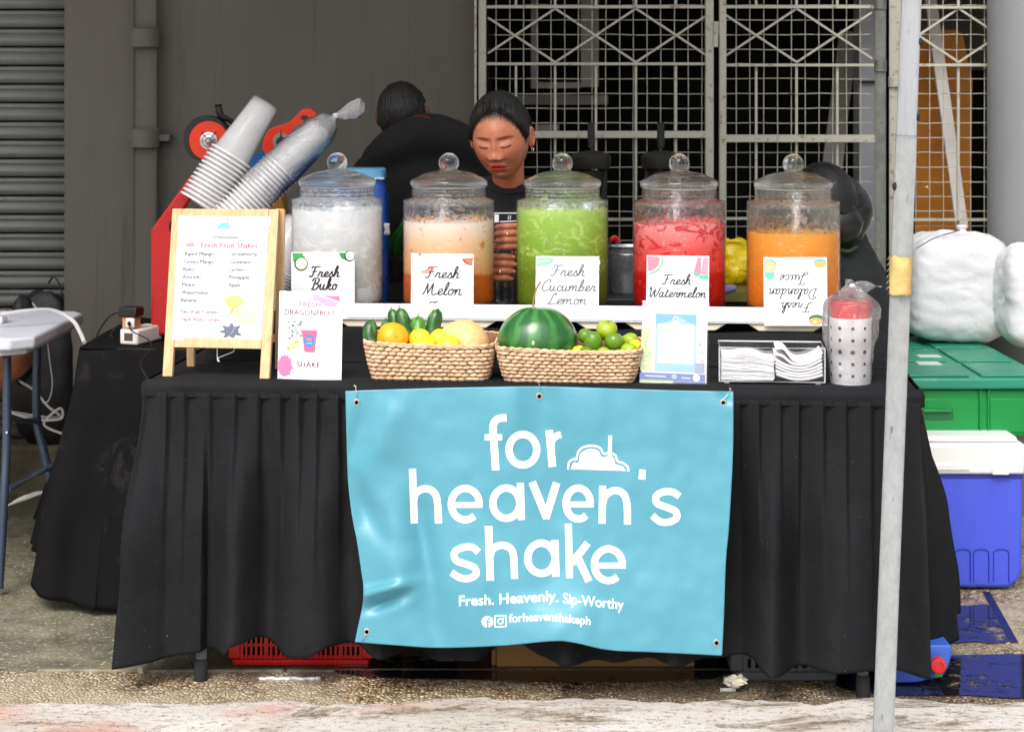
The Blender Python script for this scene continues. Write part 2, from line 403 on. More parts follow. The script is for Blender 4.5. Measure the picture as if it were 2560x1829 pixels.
def m_road_paint():
    n = NT('faded_road_paint'); v = n.co((1.0, 3.4, 1))
    a = n.noise(3.2, 9, .78, vec=v, dist=.5); b = n.noise(24, 6, .8, vec=v); f = n.noise(75, 5, .8)
    c = n.ramp(n.noise(2.0, 3), [(.3, S(206, 198, 188)), (.7, S(232, 226, 220))])
    c = n.mix(n.ramp(n.noise(1.7, 6, .7, vec=n.co((1, 1.8, 1), loc=(4.2, 1, 0))), [(.52, (0, 0, 0)), (.66, (.6, .6, .6))]), c, S(212, 136, 112))
    c = n.mix(n.ramp(a, [(.51, (0, 0, 0)), (.59, (.9,) * 3)]), c, n.mix(n.ramp(n.noise(60, 4, .7), [(.4, (0, 0, 0)), (.6, (1, 1, 1))]), S(96, 80, 60), S(170, 154, 128)))
    c = n.mix(n.ramp(n.noise(6, 9, .8, vec=n.co((.7, 6, 1)), dist=.8), [(.60, (0, 0, 0)), (.64, (.85,) * 3)]), c, S(84, 70, 54))
    c = n.mix(n.ramp(b, [(.56, (0, 0, 0)), (.66, (.9, .9, .9))]), c, S(128, 104, 82))
    c = n.mix(n.ramp(f, [(.56, (0, 0, 0)), (.64, (.85, .85, .85))]), c, S(78, 64, 50))
    n.set(Base_Color=c, Roughness=.75); n.bump(n.math('ADD', b, f), .9, .008); return n.m
M_CONC = m_concrete(); M_PEB = m_pebbles('washed_pebble_paving', 0, .45); M_PEBW = m_pebbles('wet_pebble_paving', .35, .2); M_PAINT = m_road_paint()
def sheet(name, x0, x1, y0, y1, z, m, nx=2, ny=2, wav=0.):
    def fn(a, b):
        x, y = lerp(x0, x1, a), lerp(y0, y1, b)
        if wav and 0 < b < 1: pass
        if b == 0: y += wav * N3(x * 6, 1.7, z) + wav * .5 * N3(x * 23, 5, z)
        if b == 1: y += wav * N3(x * 5, 7.7, z) + wav * .5 * N3(x * 19, 15, z) + wav * .35 * N3(x * 60, 2, z)
        return Vector((x, y, z))
    mb = MB(); mb.grid(fn, nx, ny); o = mb.build(name, m, smooth=0, fix=False); tag(o, kind='structure'); return o
sheet('ground', -60, 60, -40, 80, 0, M_CONC, 60, 60)
YJ = 4.575
sheet('pavement', -8, .12, 4.30, YJ, .004, M_PEB, 80, 2, .02)
sheet('pavement', .12, 8, 4.29, 4.62, .0045, M_PEBW, 80, 2, .02)
sheet('pavement', .93, 8, 4.625, 7.5, .004, M_PEB, 40, 6, .01)
sheet('road', -8, 8, -2, 4.335, .008, M_PAINT, 520, 8, .05)
# joint strip between the slab and the pebble paving
M_JOINT = mk('pale_joint_mortar', S(132, 124, 106), .8, var=.5, sc=30, bump=.6, bs=90)
mb = MB()
for i in range(26):
    x = -8 + i * .62
    if i % 7 == 3 or i in (14, 15, 16): continue
    y = YJ + .004 * N3(i, 3)
    mb.box(x, x + .612, y - .007, y + .007, -.02, .0095)
tag(mb.build('kerb', M_JOINT, bevel=.003), kind='structure')
# water lying on the paving
def m_water():
    n = NT('standing_water'); n.set(Base_Color=(.012, .012, .014), Roughness=.03); n.b.inputs['Specular IOR Level'].default_value = 1.0
    n.b.inputs['IOR'].default_value = 1.6
    n.bump(n.noise(14, 3, .5, vec=n.co((1, 2.2, 1))), .10, .004)
    f = n.noise(34, 6, .75, vec=n.co((1, 1.6, 1))); g = n.noise(5, 4, .6)
    n.l.new(n.ramp(n.math('ADD', n.math('MULTIPLY', f, .6), n.math('MULTIPLY', g, .5)), [(.44, (0, 0, 0)), (.50, (1, 1, 1))]), n.b.inputs['Alpha']); return n.m
M_WATER = m_water()
def puddle(poly, z):
    pts = cr(poly, 5, True); c = sum(pts, Vector((0, 0))) / len(pts)
    pts = [c + (p - c) * (1 + .09 * N3(p.x * 16, p.y * 16) + .04 * N3(p.x * 50, p.y * 50, 3)) for p in pts]
    mb = MB(); mb.add([(p.x, p.y, z) for p in pts], [tuple(range(len(pts)))])
    tag(mb.build('puddle', M_WATER, smooth=0, fix=False), kind='structure')
def m_gap():
    pass
def gp(px, py): v = P(px, py, DG(py)); return (v.x, v.y)
puddle([gp(2150, 1660), gp(2330, 1648), gp(2700, 1640), gp(3000, 1690), gp(2700, 1750), gp(2400, 1745), gp(2200, 1742), gp(2090, 1715)], .0085)
puddle([gp(2330, 1530), gp(2420, 1520), gp(2480, 1522), gp(2525, 1605), gp(2430, 1612), gp(2340, 1608)], .0087)
puddle([gp(850, 1670), gp(1150, 1640), gp(1500, 1640), gp(1850, 1660), gp(1800, 1700), gp(1500, 1712), gp(1150, 1705), gp(900, 1697)], .0090)
mb = MB(); _a, _b = [Vector((*gp(*q), 0)) for q in ((2466, 1486), (2536, 1612))]; _n = (_b - _a).cross(Vector((0, 0, 1))).normalized() * .010
mb.add([_a - _n + Vector((0, 0, .0091)), _a + _n + Vector((0, 0, .0091)), _b + _n + Vector((0, 0, .0091)), _b - _n + Vector((0, 0, .0091))], [(0, 1, 2, 3)]); tag(mb.build('drain_gap', mk('wet_black_joint', S(18, 18, 26), .25), smooth=0, fix=False), kind='structure')
# ------------------------------------------------------------------ building shell
M_WALL = NT('taupe_painted_render')
_f = M_WALL.noise(.9, 6, .6, vec=M_WALL.co((1, 1, .35)))
_c = M_WALL.ramp(_f, [(.3, S(90, 86, 79)), (.7, S(108, 104, 97))])
_c = M_WALL.mix(M_WALL.ramp(M_WALL.noise(3.5, 6, .7, vec=M_WALL.co((1, 1, .25))), [(.55, (0, 0, 0)), (.8, (.5, .5, .5))]), _c, S(70, 63, 53))
_c = M_WALL.mix(M_WALL.ramp(M_WALL.noise(26, 5, .7), [(.70, (0, 0, 0)), (.76, (.45,) * 3)]), _c, S(150, 142, 128))
_c = M_WALL.mix(M_WALL.ramp(M_WALL.noise(5, 8, .75, vec=M_WALL.co((3, 3, .14))), [(.56, (0, 0, 0)), (.72, (.55,) * 3)]), _c, S(58, 52, 44))
M_WALL.set(Base_Color=_c, Roughness=.82); M_WALL.bump(M_WALL.noise(40, 4), .25, .003); M_WALL = M_WALL.m
M_GREY = mk('light_grey_paint', S(140, 141, 144), .6, var=.05, sc=3, bump=.1, bs=30)
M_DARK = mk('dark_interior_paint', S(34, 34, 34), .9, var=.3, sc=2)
M_STONE = mk('rough_plinth_stone', S(104, 96, 78), .85, var=.35, sc=14, bump=.9, bs=60, bd=.01)
def bx(name, m, x0, x1, y0, y1, z0, z1, parent=None, loc=None, bevel=0.):
    mb = MB(); mb.box(x0, x1, y0, y1, z0, z1); return mb.build(name, m, parent, bevel=bevel, loc=loc)
tag(bx('platform', M_STONE, -7, -.1, 6.62, 7.6, -.05, .165, bevel=.01), kind='structure')
tag(bx('interior_floor', mk('interior_cement', S(70, 68, 62), .7, var=.3), -.1, 2.6, 6.55, 10, -.02, .09), kind='structure')
XW0, XW1 = P(161, 0, 6.66).x, P(1188, 0, 6.66).x
wall = thing('wall', 'taupe painted wall between the roller shutter and the white grille', 'wall', (XW0, 6.66, 0))
bx('wall_face', M_WALL, XW0, XW1, 6.66, 7.4, .166, 3.0, wall)
bx('lintel', M_WALL, XW1 + .002, 2.6, 6.62, 6.9, 1.96, 3.0, wall)
dp = thing('drainpipe', 'round drainpipe painted the same taupe as the wall it runs down', 'drainpipe', (P(364, 0, 6.6).x, 6.6, 0))
mb = MB(); xp = P(364, 0, 6.6).x; mb.tube([(xp, 6.6, .17), (xp, 6.6, 3)], .043, 24); mb.build('pipe', M_WALL, dp)
for py in (95, 345):
    z = P(0, py, 6.6).z; mb = MB(); mb.lathe([(.043, -.035), (.051, -.033), (.051, .03), (.043, .035)], (xp, 6.6, z), 24)
    mb.build('pipe_joint', M_WALL, dp)
z = P(0, 345, 6.6).z; bx('wall_bracket', M_WALL, xp - .062, xp + .088, 6.59, 6.655, z - .012, z + .012, dp, bevel=.003)
# shutter
M_SHUT = grime(mk('galvanised_shutter_steel', S(166, 168, 164), .42, .35, var=.14, sc=5, bump=.12, bs=25), S(90, 88, 78), .5, 7, (1, 1, 4))
sh = thing('roller_shutter', 'closed galvanised roller shutter at the left edge, left of the taupe wall', 'shutter', (P(60, 0, 6.78).x, 6.78, .17))
pitch = .0685; prof = []
for a in range(9): t = a / 8; prof.append((-.014 * math.sin(math.pi * t), .003 + t * .040))
for a in range(7): t = a / 6; prof.append((-.009 * math.sin(math.pi * t), .046 + t * .0195))
x0 = -4.6; x1 = XW0 - .004; slat0 = None
for k in range(41):
    if slat0 is None:
        mb = MB(); q = [Vector((x0, 6.78 + a, .17 + b)) for a, b in prof] + [Vector((x1, 6.78 + a, .17 + b)) for a, b in prof]; n_ = len(prof)
        mb.add(q, [(i, i + 1, i + 1 + n_, i + n_) for i in range(n_ - 1)]); slat0 = mb.build('slat', M_SHUT, sh, smooth=35, solid=.0012)
    else: part_copy(slat0, sh, (0, .002 * math.sin(k * 2.1), k * pitch))
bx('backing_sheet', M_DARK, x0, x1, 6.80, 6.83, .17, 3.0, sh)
# building block above (the overhang that shades the wall) and right column
ov = thing('overhang', 'concrete overhang sheltering the wall and the grille', 'overhang', (0, 7, 3.0))
bx('soffit', M_WALL, -5, 3.6, 6.0, 11, 3.02, 3.3, ov)
col = thing('column', 'smooth light grey column at the right edge behind the white sacks', 'column', (P(2640, 0, 6.3).x, 6.42, 0))
mb = MB(); mb.lathe([(.215, 0), (.215, 3.0)], (P(2652, 0, 6.3).x, 6.42, 0), 64); mb.build('shaft', M_GREY, col)
rw = thing('side_room', 'dark room seen through the white grille', 'room', (1, 8, 0))
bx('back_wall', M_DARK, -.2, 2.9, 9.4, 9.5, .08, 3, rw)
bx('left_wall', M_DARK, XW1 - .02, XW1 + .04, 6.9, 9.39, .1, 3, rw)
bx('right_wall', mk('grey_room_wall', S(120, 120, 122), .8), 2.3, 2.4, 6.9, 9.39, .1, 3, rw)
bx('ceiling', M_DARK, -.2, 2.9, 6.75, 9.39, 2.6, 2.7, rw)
# ------------------------------------------------------------------ grille
M_WHP = NT('chipped_cream_white_paint')
_c = M_WHP.mix(M_WHP.ramp(M_WHP.noise(38, 6, .7), [(.57, (0, 0, 0)), (.66, (.85, .85, .85))]), S(182, 180, 166), S(136, 98, 76))
M_WHP.set(Base_Color=_c, Roughness=.5); M_WHP.bump(M_WHP.noise(80, 3), .2, .002); M_WHP = M_WHP.m
DGR = 6.60
def gx(px): return (px - 1280) / FPX * DGR
def gz(py): return CAM_H - (py - HY) / FPX * DGR
def bar_obj(name, parent, a, b, w, t, m=None, proto={}):
    mb = MB(); mb.bar(a, b, w, t, up=Vector((0, 1, 0))); return mb.build(name, m or M_WHP, parent, smooth=0)
def grille(name, label, pxl, pxr, frames, heavy, light_h, verts, peaks, wires_x0, wires, jit):
    g = thing(name, label, 'grille', (gx((pxl + pxr) / 2), DGR, .1)); zt, zb = gz(-120), .12
    for px, w in frames: bar_obj('frame_post', g, (gx(px), DGR, zb), (gx(px), DGR, zt), w, .035)
    for py, w in heavy: bar_obj('cross_rail', g, (gx(pxl), DGR - .006, gz(py)), (gx(pxr), DGR - .006, gz(py)), w, .03)
    for py in light_h: bar_obj('cross_bar', g, (gx(pxl), DGR - .002, gz(py)), (gx(pxr), DGR - .002, gz(py)), .0095, .012)
    for px in verts:
        bar_obj('upright_bar', g, (gx(px), DGR + .008, gz(163)), (gx(px), DGR + .008, gz(960)), .0085, .009)
        bar_obj('upright_bar', g, (gx(px), DGR + .008, zt), (gx(px), DGR + .008, gz(21)), .0085, .009)
    lo = [pxl + 6] + peaks + [pxr - 6]
    for a, b in zip(peaks[:-1], peaks[1:]):
        for p, q in ((22, 156), (156, 22)):
            bar_obj('diagonal_bar', g, (gx(a), DGR + (.0 if p == 22 else .006), gz(p)), (gx(b), DGR + (.0 if p == 22 else .006), gz(q)), .0075, .007)
    def part_diag(a, b, xa, xb):       # a diagonal that the frame cuts short
        for p, q in ((22, 156), (156, 22)):
            ya = lerp(p, q, (xa - a) / (b - a)); yb = lerp(p, q, (xb - a) / (b - a))
            bar_obj('diagonal_bar', g, (gx(xa), DGR + (.0 if p == 22 else .006), gz(ya)), (gx(xb), DGR + (.0 if p == 22 else .006), gz(yb)), .0075, .007)
    per = 202
    if peaks[0] - pxl > 20: part_diag(peaks[0] - per, peaks[0], max(pxl + 4, peaks[0] - per), peaks[0])
    if pxr - peaks[-1] > 20: part_diag(peaks[-1], peaks[-1] + per, peaks[-1], min(pxr - 4, peaks[-1] + per))
    mb = MB(); rnd = random.Random(jit)
    px = wires_x0
    while px < pxr - 8:
        pts = [(gx(px) + .002 * N3(px, j * .5, jit), DGR + .018, gz(-120 + j * 90)) for j in range(12)]
        mb.tube(cr(pts, 3), .0017, 5); px += wires
    py = 13
    while py < 900:
        pts = [(lerp(gx(pxl + 4), gx(pxr - 4), j / 9), DGR + .0235, gz(py) + .003 * N3(j * .7, py, jit)) for j in range(10)]
        mb.tube(cr(pts, 3), .0017, 5); py += 36.9
    tag(mb.build('wire_mesh', M_WHP, g), kind='stuff'); return g
gA = grille('security_grille', 'white steel grille leaf of wire mesh right behind the woman', 1216, 1772,
       [(1206, .026), (1773, .028)], [(336, .024)], [18, 160, 548, 700], [1290, 1388, 1490, 1590, 1690], [1388, 1590], 1240, 34.4, 3)
mb = MB(); mb.bar((gx(1189), DGR - .01, .17), (gx(1189), DGR - .01, gz(-120)), .008, .04, up=Vector((0, 1, 0))); mb.build('jamb_strip', M_WHP, gA, smooth=0)
gB = grille('security_grille', 'white steel grille leaf with a hinge, behind the orange juice jar', 1802, 2184,
       [(1806, .024)], [(346, .026)], [18, 163, 546], [1891, 1992, 2094], [1992], 1842, 34.6, 4)
gC = grille('security_grille', 'white steel grille leaf in front of the tall orange panel', 2262, 2494,
       [(2492, .012)], [], [19, 163, 549], [2397], [2397], 2292, 34.5, 5)
mb = MB()
for py in (60, 300, 560): pass
for a, b in ((60, 118),): mb.tube([(gx(1788), DGR - .02, gz(a)), (gx(1788), DGR - .02, gz(b))], .009, 12); mb.bar((gx(1780), DGR - .012, gz(a + 12)), (gx(1802), DGR - .012, gz(a + 12)), .05, .004, up=Vector((0, 1, 0)))
mb.build('hinge', M_WHP, gB)
# pipes in front of and behind the grille
M_GALV = NT('weathered_galvanised_steel')
_c = M_GALV.ramp(M_GALV.noise(60, 7, .75, vec=M_GALV.co((1, 1, .5))), [(.3, S(150, 154, 156)), (.5, S(166, 170, 172)), (.72, S(180, 184, 186))])
_c = M_GALV.mix(M_GALV.ramp(M_GALV.noise(70, 3, .6, vec=M_GALV.co((1, 1, .25))), [(.66, (0, 0, 0)), (.72, (.8, .8, .8))]), _c, S(80, 84, 84))
M_GALV.set(Base_Color=_c, Metallic=.35, Roughness=.45); M_GALV.bump(M_GALV.noise(120, 3), .3, .001); M_GALV = M_GALV.m
M_GALVD = mk('dull_galvanised_steel', S(118, 122, 114), .45, .4, var=.3, sc=20); grime(M_GALVD, S(60, 58, 44), .6, 20)
def post(name, label, px, r, D, m, ptop=-150, pbot=1000, zb=None, cat='pipe', joints=()):
    a = P(px, ptop, D); b = P(px, pbot, D)
    if zb is not None: b.z = zb
    t = thing(name, label, cat, (b.x, b.y, b.z)); mb = MB(); mb.tube([b, a], r, 20); mb.build('tube', m, t)
    for py in joints:
        q = P(px, py, D); mb = MB(); mb.lathe([(r, -.02), (r * 1.14, -.018), (r * 1.14, .018), (r, .02)], q, 20); mb.build('coupling', m, t)
    return t
post('steel_pipe', 'dull galvanised pipe standing just left of the front tent pole', 2201, .0185, 6.2, M_GALVD, zb=0, joints=(10, 165))
post('white_pipe', 'thin white pipe between the dull pipe and the tent pole', 2238, .022, 6.72, M_WHP, zb=.1, joints=(205,))
t = thing('grey_pillar', 'light grey square pillar behind the grille beside the pipes', 'pillar', (P(2163, 0, 7.0).x, 7.0, .09))
bx('shaft', mk('grey_pillar_paint', S(150, 150, 156), .7, var=.08, sc=2), P(2148, 0, 7).x, P(2189, 0, 7).x, 7.0, 7.12, .09, 2.6, t)
bx('cable_clip', M_DARK, P(2148, 0, 6.99).x, P(2189, 0, 6.99).x, 6.985, 6.999, P(0, 205, 7).z - .004, P(0, 205, 7).z + .004, t)
# things kept inside the dark room
M_OLDW = mk('old_white_timber', S(206, 200, 196), .6, var=.12, sc=4)
t = thing('window_frame', 'old white window frame hanging behind the grille', 'window frame', P(1400, 225, 8.0))
def f8(name, x0, x1, y0, y1, d0=0, d1=.03, D=8.0, m=M_OLDW, par=None):
    a = P(x0, y0, D); b = P(x1, y1, D); mb = MB(); mb.box(min(a.x, b.x), max(a.x, b.x), D + d0, D + d1, min(a.z, b.z), max(a.z, b.z)); return mb.build(name, m, par or t, bevel=.002)
f8('stile', 1452, 1497, -80, 218); f8('stile', 1327, 1345, -80, 222); f8('rail', 1345, 1452, 206, 221, .002, .028)
t = thing('shelf_board', 'pale board fixed across the dark room under the window frame', 'shelf', P(1400, 262, 8.3)); f8('board', 1290, 1520, 238, 262, 0, .12, 8.3)
t = thing('cardboard_sheet', 'small beige board standing behind the woman near the grille', 'board', P(1370, 340, 8.1)); f8('board_face', 1338, 1398, 312, 336, 0, .02, 8.1)
t = thing('leaning_board', 'long white plank leaning diagonally in front of the orange panel', 'plank', P(2410, 570, 6.9))
mb = MB(); mb.bar(P(2405, 570, 6.78), P(2318, -60, 7.15), .045, .018, up=Vector((0, 1, 0))); mb.build('plank_body', M_OLDW, t, bevel=.002)
t = thing('leaning_board', 'grey plank leaning beside the pillar behind the orange juice jar', 'plank', P(2085, 430, 7.3))
mb = MB(); mb.bar(P(2076, 440, 7.2), P(2122, 80, 7.4), .075, .018, up=Vector((0, 1, 0))); mb.bar(P(2098, 440, 7.18), P(2128, 160, 7.38), .018, .012, up=Vector((0, 1, 0))); mb.build('plank_body', mk('grey_plank', S(130, 128, 124), .7), t)
t = thing('orange_board', 'tall orange board with sloping top behind the right grille leaf', 'board', P(2370, 560, 7.25))
mb = MB(); mb.extr([(2290, 600), (2290, 74), (2392, 74), (2408, 84), (2432, 205), (2426, 600)], lambda a, b: P(a, b, 7.25), Vector((0, .25, 0)))
mb.build('board_face', mk('orange_plywood', S(190, 118, 22), .55, var=.18, sc=5), t, bevel=.004)
t = thing('grey_cabinet', 'pale grey cabinet far behind the orange panel', 'cabinet', P(2400, 180, 8.6))
f8('cabinet_side', 2290, 2500, -80, 176, 0, .3, 8.6, mk('grey_cabinet_steel', S(150, 148, 146), .5)); f8('cabinet_base', 2290, 2500, 180, 650, .02, .3, 8.6, M_DARK)
# white tent roof over the left and middle of the stall, its front right corner on the pole (above the frame)
tent = thing('tent_canopy', 'pale tent roof stretched over the stall, above the top of the photo', 'canopy', (-.8, 5.1, 2.7))
M_TENT = NT('pale_tent_fabric'); M_TENT.set(Base_Color=S(190, 196, 205), Roughness=.8)
_t = M_TENT.new('ShaderNodeBsdfTranslucent'); _t.inputs[0].default_value = (.5, .52, .55, 1); _m = M_TENT.new('ShaderNodeMixShader'); _m.inputs[0].default_value = .5
M_TENT.l.new(M_TENT.b.outputs[0], _m.inputs[1]); M_TENT.l.new(_t.outputs[0], _m.inputs[2]); M_TENT.l.new(_m.outputs[0], M_TENT.out.inputs[0]); M_TENT = M_TENT.m
mb = MB(); mb.grid(lambda a, b: Vector((lerp(-2.5, .89, a), lerp(3.93, 6.3, b), 2.70 + .35 * math.sin(math.pi * b) * math.sin(math.pi * a))), 16, 10)
mb.build('fabric', M_TENT, tent, fix=False)
mb = MB()
for a, b in (((-2.5, 3.93), (.89, 3.93)), ((-2.5, 6.3), (.89, 6.3)), ((-2.5, 3.93), (-2.5, 6.3)), ((.89, 3.93), (.89, 6.3))): mb.tube([(*a, 2.69), (*b, 2.69)], .018, 10)
mb.build('roof_tube', M_GALV, tent)
# front pole, leaning a little
D_P = 3.93
def pole_pt(py): return P(lerp(2279, 2208, py / 1829.), py, D_P)
foot = pole_pt(HY + CAM_H * FPX / D_P); head = pole_pt(HY - (2.68 - CAM_H) * FPX / D_P)
pole = thing('tent_pole', 'leaning galvanised tent pole wrapped in yellow tape, in front of the stall', 'tent pole', foot)
jt = pole_pt(340)
mb = MB(); mb.tube([foot, jt], .0222, 32); mb.build('lower_tube', M_GALV, pole)
M_GALVL = NT('scratched_white_galvanised')
_c = M_GALVL.ramp(M_GALVL.noise(9, 7, .7, vec=M_GALVL.co((6, 6, .5))), [(.35, S(150, 153, 158)), (.6, S(164, 166, 171))])
_c = M_GALVL.mix(M_GALVL.ramp(M_GALVL.noise(46, 5, .7, vec=M_GALVL.co((1, 1, .15))), [(.60, (0, 0, 0)), (.68, (.7, .7, .7))]), _c, S(104, 106, 110))
M_GALVL.set(Base_Color=_c, Roughness=.5, Metallic=.1); M_GALVL = M_GALVL.m
mb = MB(); mb.tube([jt, head], .0212, 32); mb.build('upper_tube', M_GALVL, pole)
mb = MB(); d = (head - foot).normalized()
mb.tube([jt - d * .003, jt + d * .001], .0225, 32); mb.build('tube_lip', M_GALVD, pole)
for py in (105, 292, 465):
    c = pole_pt(py) + Vector((.021 if py != 465 else -.022, -.006, 0)); mb = MB(); mb.ell(c, (.006, .006, .009), 10, 6); mb.build('bolt_hole', M_DARK, pole)
c = pole_pt(470); mb = MB(); mb.tube([c + Vector((.018, 0, 0)), c + Vector((.048, -.004, .001))], .003, 8); mb.ell(c + Vector((.048, -.004, .001)), .0046, 8, 6); mb.build('pin', mk('copper_pin', S(170, 120, 90), .4, .6), pole)
M_TAPE = mk('yellow_masking_tape', S(208, 178, 112), .6, var=.18, sc=26, bump=.5, bs=50, bd=.003)
def tape(u, v):
    py = lerp(735, 640, v) + 7 * N3(u * 9, v * 2) * (1 if v in (0, 1) else 0); q = pole_pt(py); t = 2 * math.pi * u
    r = .0232 + .0012 * N3(u * 7, v * 6) + .0005 * math.sin(v * 40 + u * 6)
    return q + Vector((r * math.cos(t), r * math.sin(t), 0))
mb = MB(); mb.grid(tape, 48, 14, wrap=True); mb.build('tape_wrap', M_TAPE, pole)
mb = MB()
for k in range(6):
    q = pole_pt(644 + k * 15 + 4 * N3(k, 9)); a = 2.6 + .5 * N3(k, 2)
    mb.tube(cr([q + Vector((-.024, -.004, 0)), q + Vector((-.026 - .006 * N3(k, 1), -.004, .003)), q + Vector((-.030 - .014 * N3(k, 4), 0, -.004 + .006 * N3(k, 7)))], 4), .0006, 5)
mb.build('torn_threads', M_TAPE, pole)
# ------------------------------------------------------------------ main table
M_CLOTH = NT('black_polyester_cloth')
_v = M_CLOTH.co()
_c = M_CLOTH.ramp(M_CLOTH.noise(5, 5, .6), [(.3, (.0088, .0094, .0112)), (.7, (.0140, .0147, .0168))])
_c = M_CLOTH.mix(M_CLOTH.ramp(M_CLOTH.noise(160, 2, .6), [(.735, (0, 0, 0)), (.76, (.35, .35, .35))]), _c, S(150, 150, 150))
M_CLOTH.set(Base_Color=_c, Roughness=.82); M_CLOTH.b.inputs['Specular IOR Level'].default_value = .15; M_CLOTH.b.inputs['Sheen Roughness'].default_value = .5
M_CLOTH.bump(M_CLOTH.math('ADD', M_CLOTH.math('MULTIPLY', M_CLOTH.noise(14, 5, .6), 3.), M_CLOTH.noise(420, 1)), .40, .0035); M_CLOTH = M_CLOTH.m
M_LEG = mk('dark_grey_leg_steel', S(74, 80, 90), .4, .3, var=.1)
WT, DPT = 1.862, .74
tb = thing('folding_table', 'black folding table hidden under the pleated black cloth, two feet showing', 'table', TW(WT / 2, DPT / 2, 0))
Mt = Matrix(((TU.x, TV.x, 0, TO.x), (TU.y, TV.y, 0, TO.y), (0, 0, 1, 0), (0, 0, 0, 1)))
mb = MB(); mb.box(.0, WT, .0, DPT, TZ - .045, TZ - .004, M=Mt); mb.build('table_top', M_LEG, tb, bevel=.006)
def tleg(px, v, top=.69, dv=0):
    q = T(px, v + dv, 0); mb = MB(); mb.tube([q + Vector((0, 0, .004)), q + TV * -dv * .9 + Vector((0, 0, top))], .0135, 16); o = mb.build('leg', M_LEG, tb)
    mb = MB(); mb.lathe([(.0155, 0), (.0168, .004), (.0168, .05), (.0145, .056)], q, 16); mb.build('rubber_foot', M_DARK, o)
tleg(502, .03, .69, -.052); tleg(2157, .03, .69, -.04); tleg(560, .60); tleg(2090, .60)
mb = MB(); mb.tube([T(505, .0, .10), T(640, .55, .12)], .011, 10); mb.build('brace', M_LEG, tb)
# cloth: top sheet, band and pleated skirt
HEM = [(298, 1652), (420, 1642), (538, 1630), (549, 1606), (600, 1604), (650, 1630), (690, 1648), (740, 1645), (790, 1622), (850, 1626), (940, 1642), (1060, 1648), (1180, 1655), (1225, 1640), (1262, 1618), (1290, 1622), (1326, 1643), (1400, 1655), (1515, 1669), (1585, 1667), (1622, 1651), (1655, 1650), (1696, 1660), (1790, 1660), (1862, 1650), (1903, 1684), (2000, 1688), (2140, 1685), (2180, 1690), (2270, 1686), (2400, 1680)]
tc = thing('tablecloth', 'black pleated table skirt wrapped round the main stall table', 'tablecloth', TW(WT / 2, DPT / 2, TZ))
mb = MB()
def top_fn(a, b):
    u, v = lerp(-.006, WT + .006, a), lerp(-.008, DPT + .01, b)
    z = TZ + .0012 * N3(u * 7, v * 7) + .0006 * N3(u * 30, v * 30)
    e = min(u + .006, WT + .006 - u, v + .008); z -= .008 * (1 - sstep(0, .012, e))
    return TW(u, v, z)
mb.grid(top_fn, 180, 70); mb.build('top_sheet', M_CLOTH, tc)
# plan paths
PATH_T = [(-.008, .74), (-.010, .0), (WT + .010, .0), (WT + .010, .74)]
LL = [.74, WT + .02, .74]; LT = sum(LL)
rp = random.Random(11); pleats = [0.0]
while pleats[-1] < LT: pleats.append(pleats[-1] + rp.uniform(.043, .064))
def path_top(s):
    if s < LL[0]: return (-.010, .74 - s), (-1, 0)
    if s < LL[0] + LL[1]: return (-.010 + s - LL[0], -.004), (0, -1)
    return (WT + .010, s - LL[0] - LL[1]), (1, 0)
def corner_mix(s, c, w): return math.exp(-((s - c) / w) ** 2)
S1, S2 = LL[0], LL[0] + LL[1]
def skirt_pt(s, t, push=0.0):
    (u, v), (nu, nv) = path_top(s)
    # rounded corner direction
    for c, q in ((S1, (-.35, -1.2)), (S2, (.12, -1.25))):
        w = max(0, 1 - abs(s - c) / .05); nu = lerp(nu, q[0] * .8, w); nv = lerp(nv, q[1] * .8, w)
    k = 0
    while k < len(pleats) - 2 and pleats[k + 1] < s: k += 1
    f = (s - pleats[k]) / (pleats[k + 1] - pleats[k])
    knife = .0215 * (f if f < .86 else (1 - f) / .14 * .86)          # each pleat laps over the next
    A = sstep(0.02, .62, t)
    wave = .043 * math.sin(s * 29 + 1.5 * math.sin(s * 5.1)) + .019 * math.sin(s * 53 + 2 * N3(s * 3, .3)) + .02 * N3(s * 9, t * 1.6, 3)
    # stiff side panel on the left end and the fold that hides the next gather
    f1 = (sstep(S1 + .235, S1 + .20, s) if s > S1 else 1.) if s > S1 - .1 else 1.
    flare = .055 * t ** 1.3
    o = .002 + knife * max(.06, 1 - 1.25 * t) + flare + A * wave * (.95 if t > .1 else .95)
    o += .034 * A * sstep(S1 + .158, S1 + .150, s) * sstep(S1 - .3, S1, s)
    o += .012 * corner_mix(s, S1, .09) * t + .012 * corner_mix(s, S2 + .10, .12) * math.sin(min(1, t * 1.15) * math.pi * .55)
    if s > S2: o += .062 * sstep(S2, S2 + .30, s) * math.sin(min(1., t * 1.25) * math.pi / 2) ** .8
    if s < S1: o -= .045 * t
    o += .003 * N3(s * 31, t * 9, 5) + .006 * N3(s * 12, t * 5, 9) * A
    if s > S2: o *= lerp(.18, 1, sstep(S2, S2 + .30, s))
    o += push
    # hem height taken along the front
    if s <= S1: zh = .085
    elif s >= S2: zh = lerp(.085, .074, sstep(S2 + .01, S2 + .07, s))
    else:
        px = 300 + (s - S1) / (S2 - S1) * (2285 - 300); hy = interp(HEM, px); zh = CAM_H - (hy - HY) / FPX * (DT(px, -.005) - .085)
    z = lerp(TZ - .030, zh, t)
    return TW(u + nu * o, v + nv * o, z)
mb = MB(); mb.grid(lambda a, b: skirt_pt(a * LT, b), 1000, 70)
mb.build('pleated_skirt', M_CLOTH, tc, smooth=60, fix=False, solid=.0016)
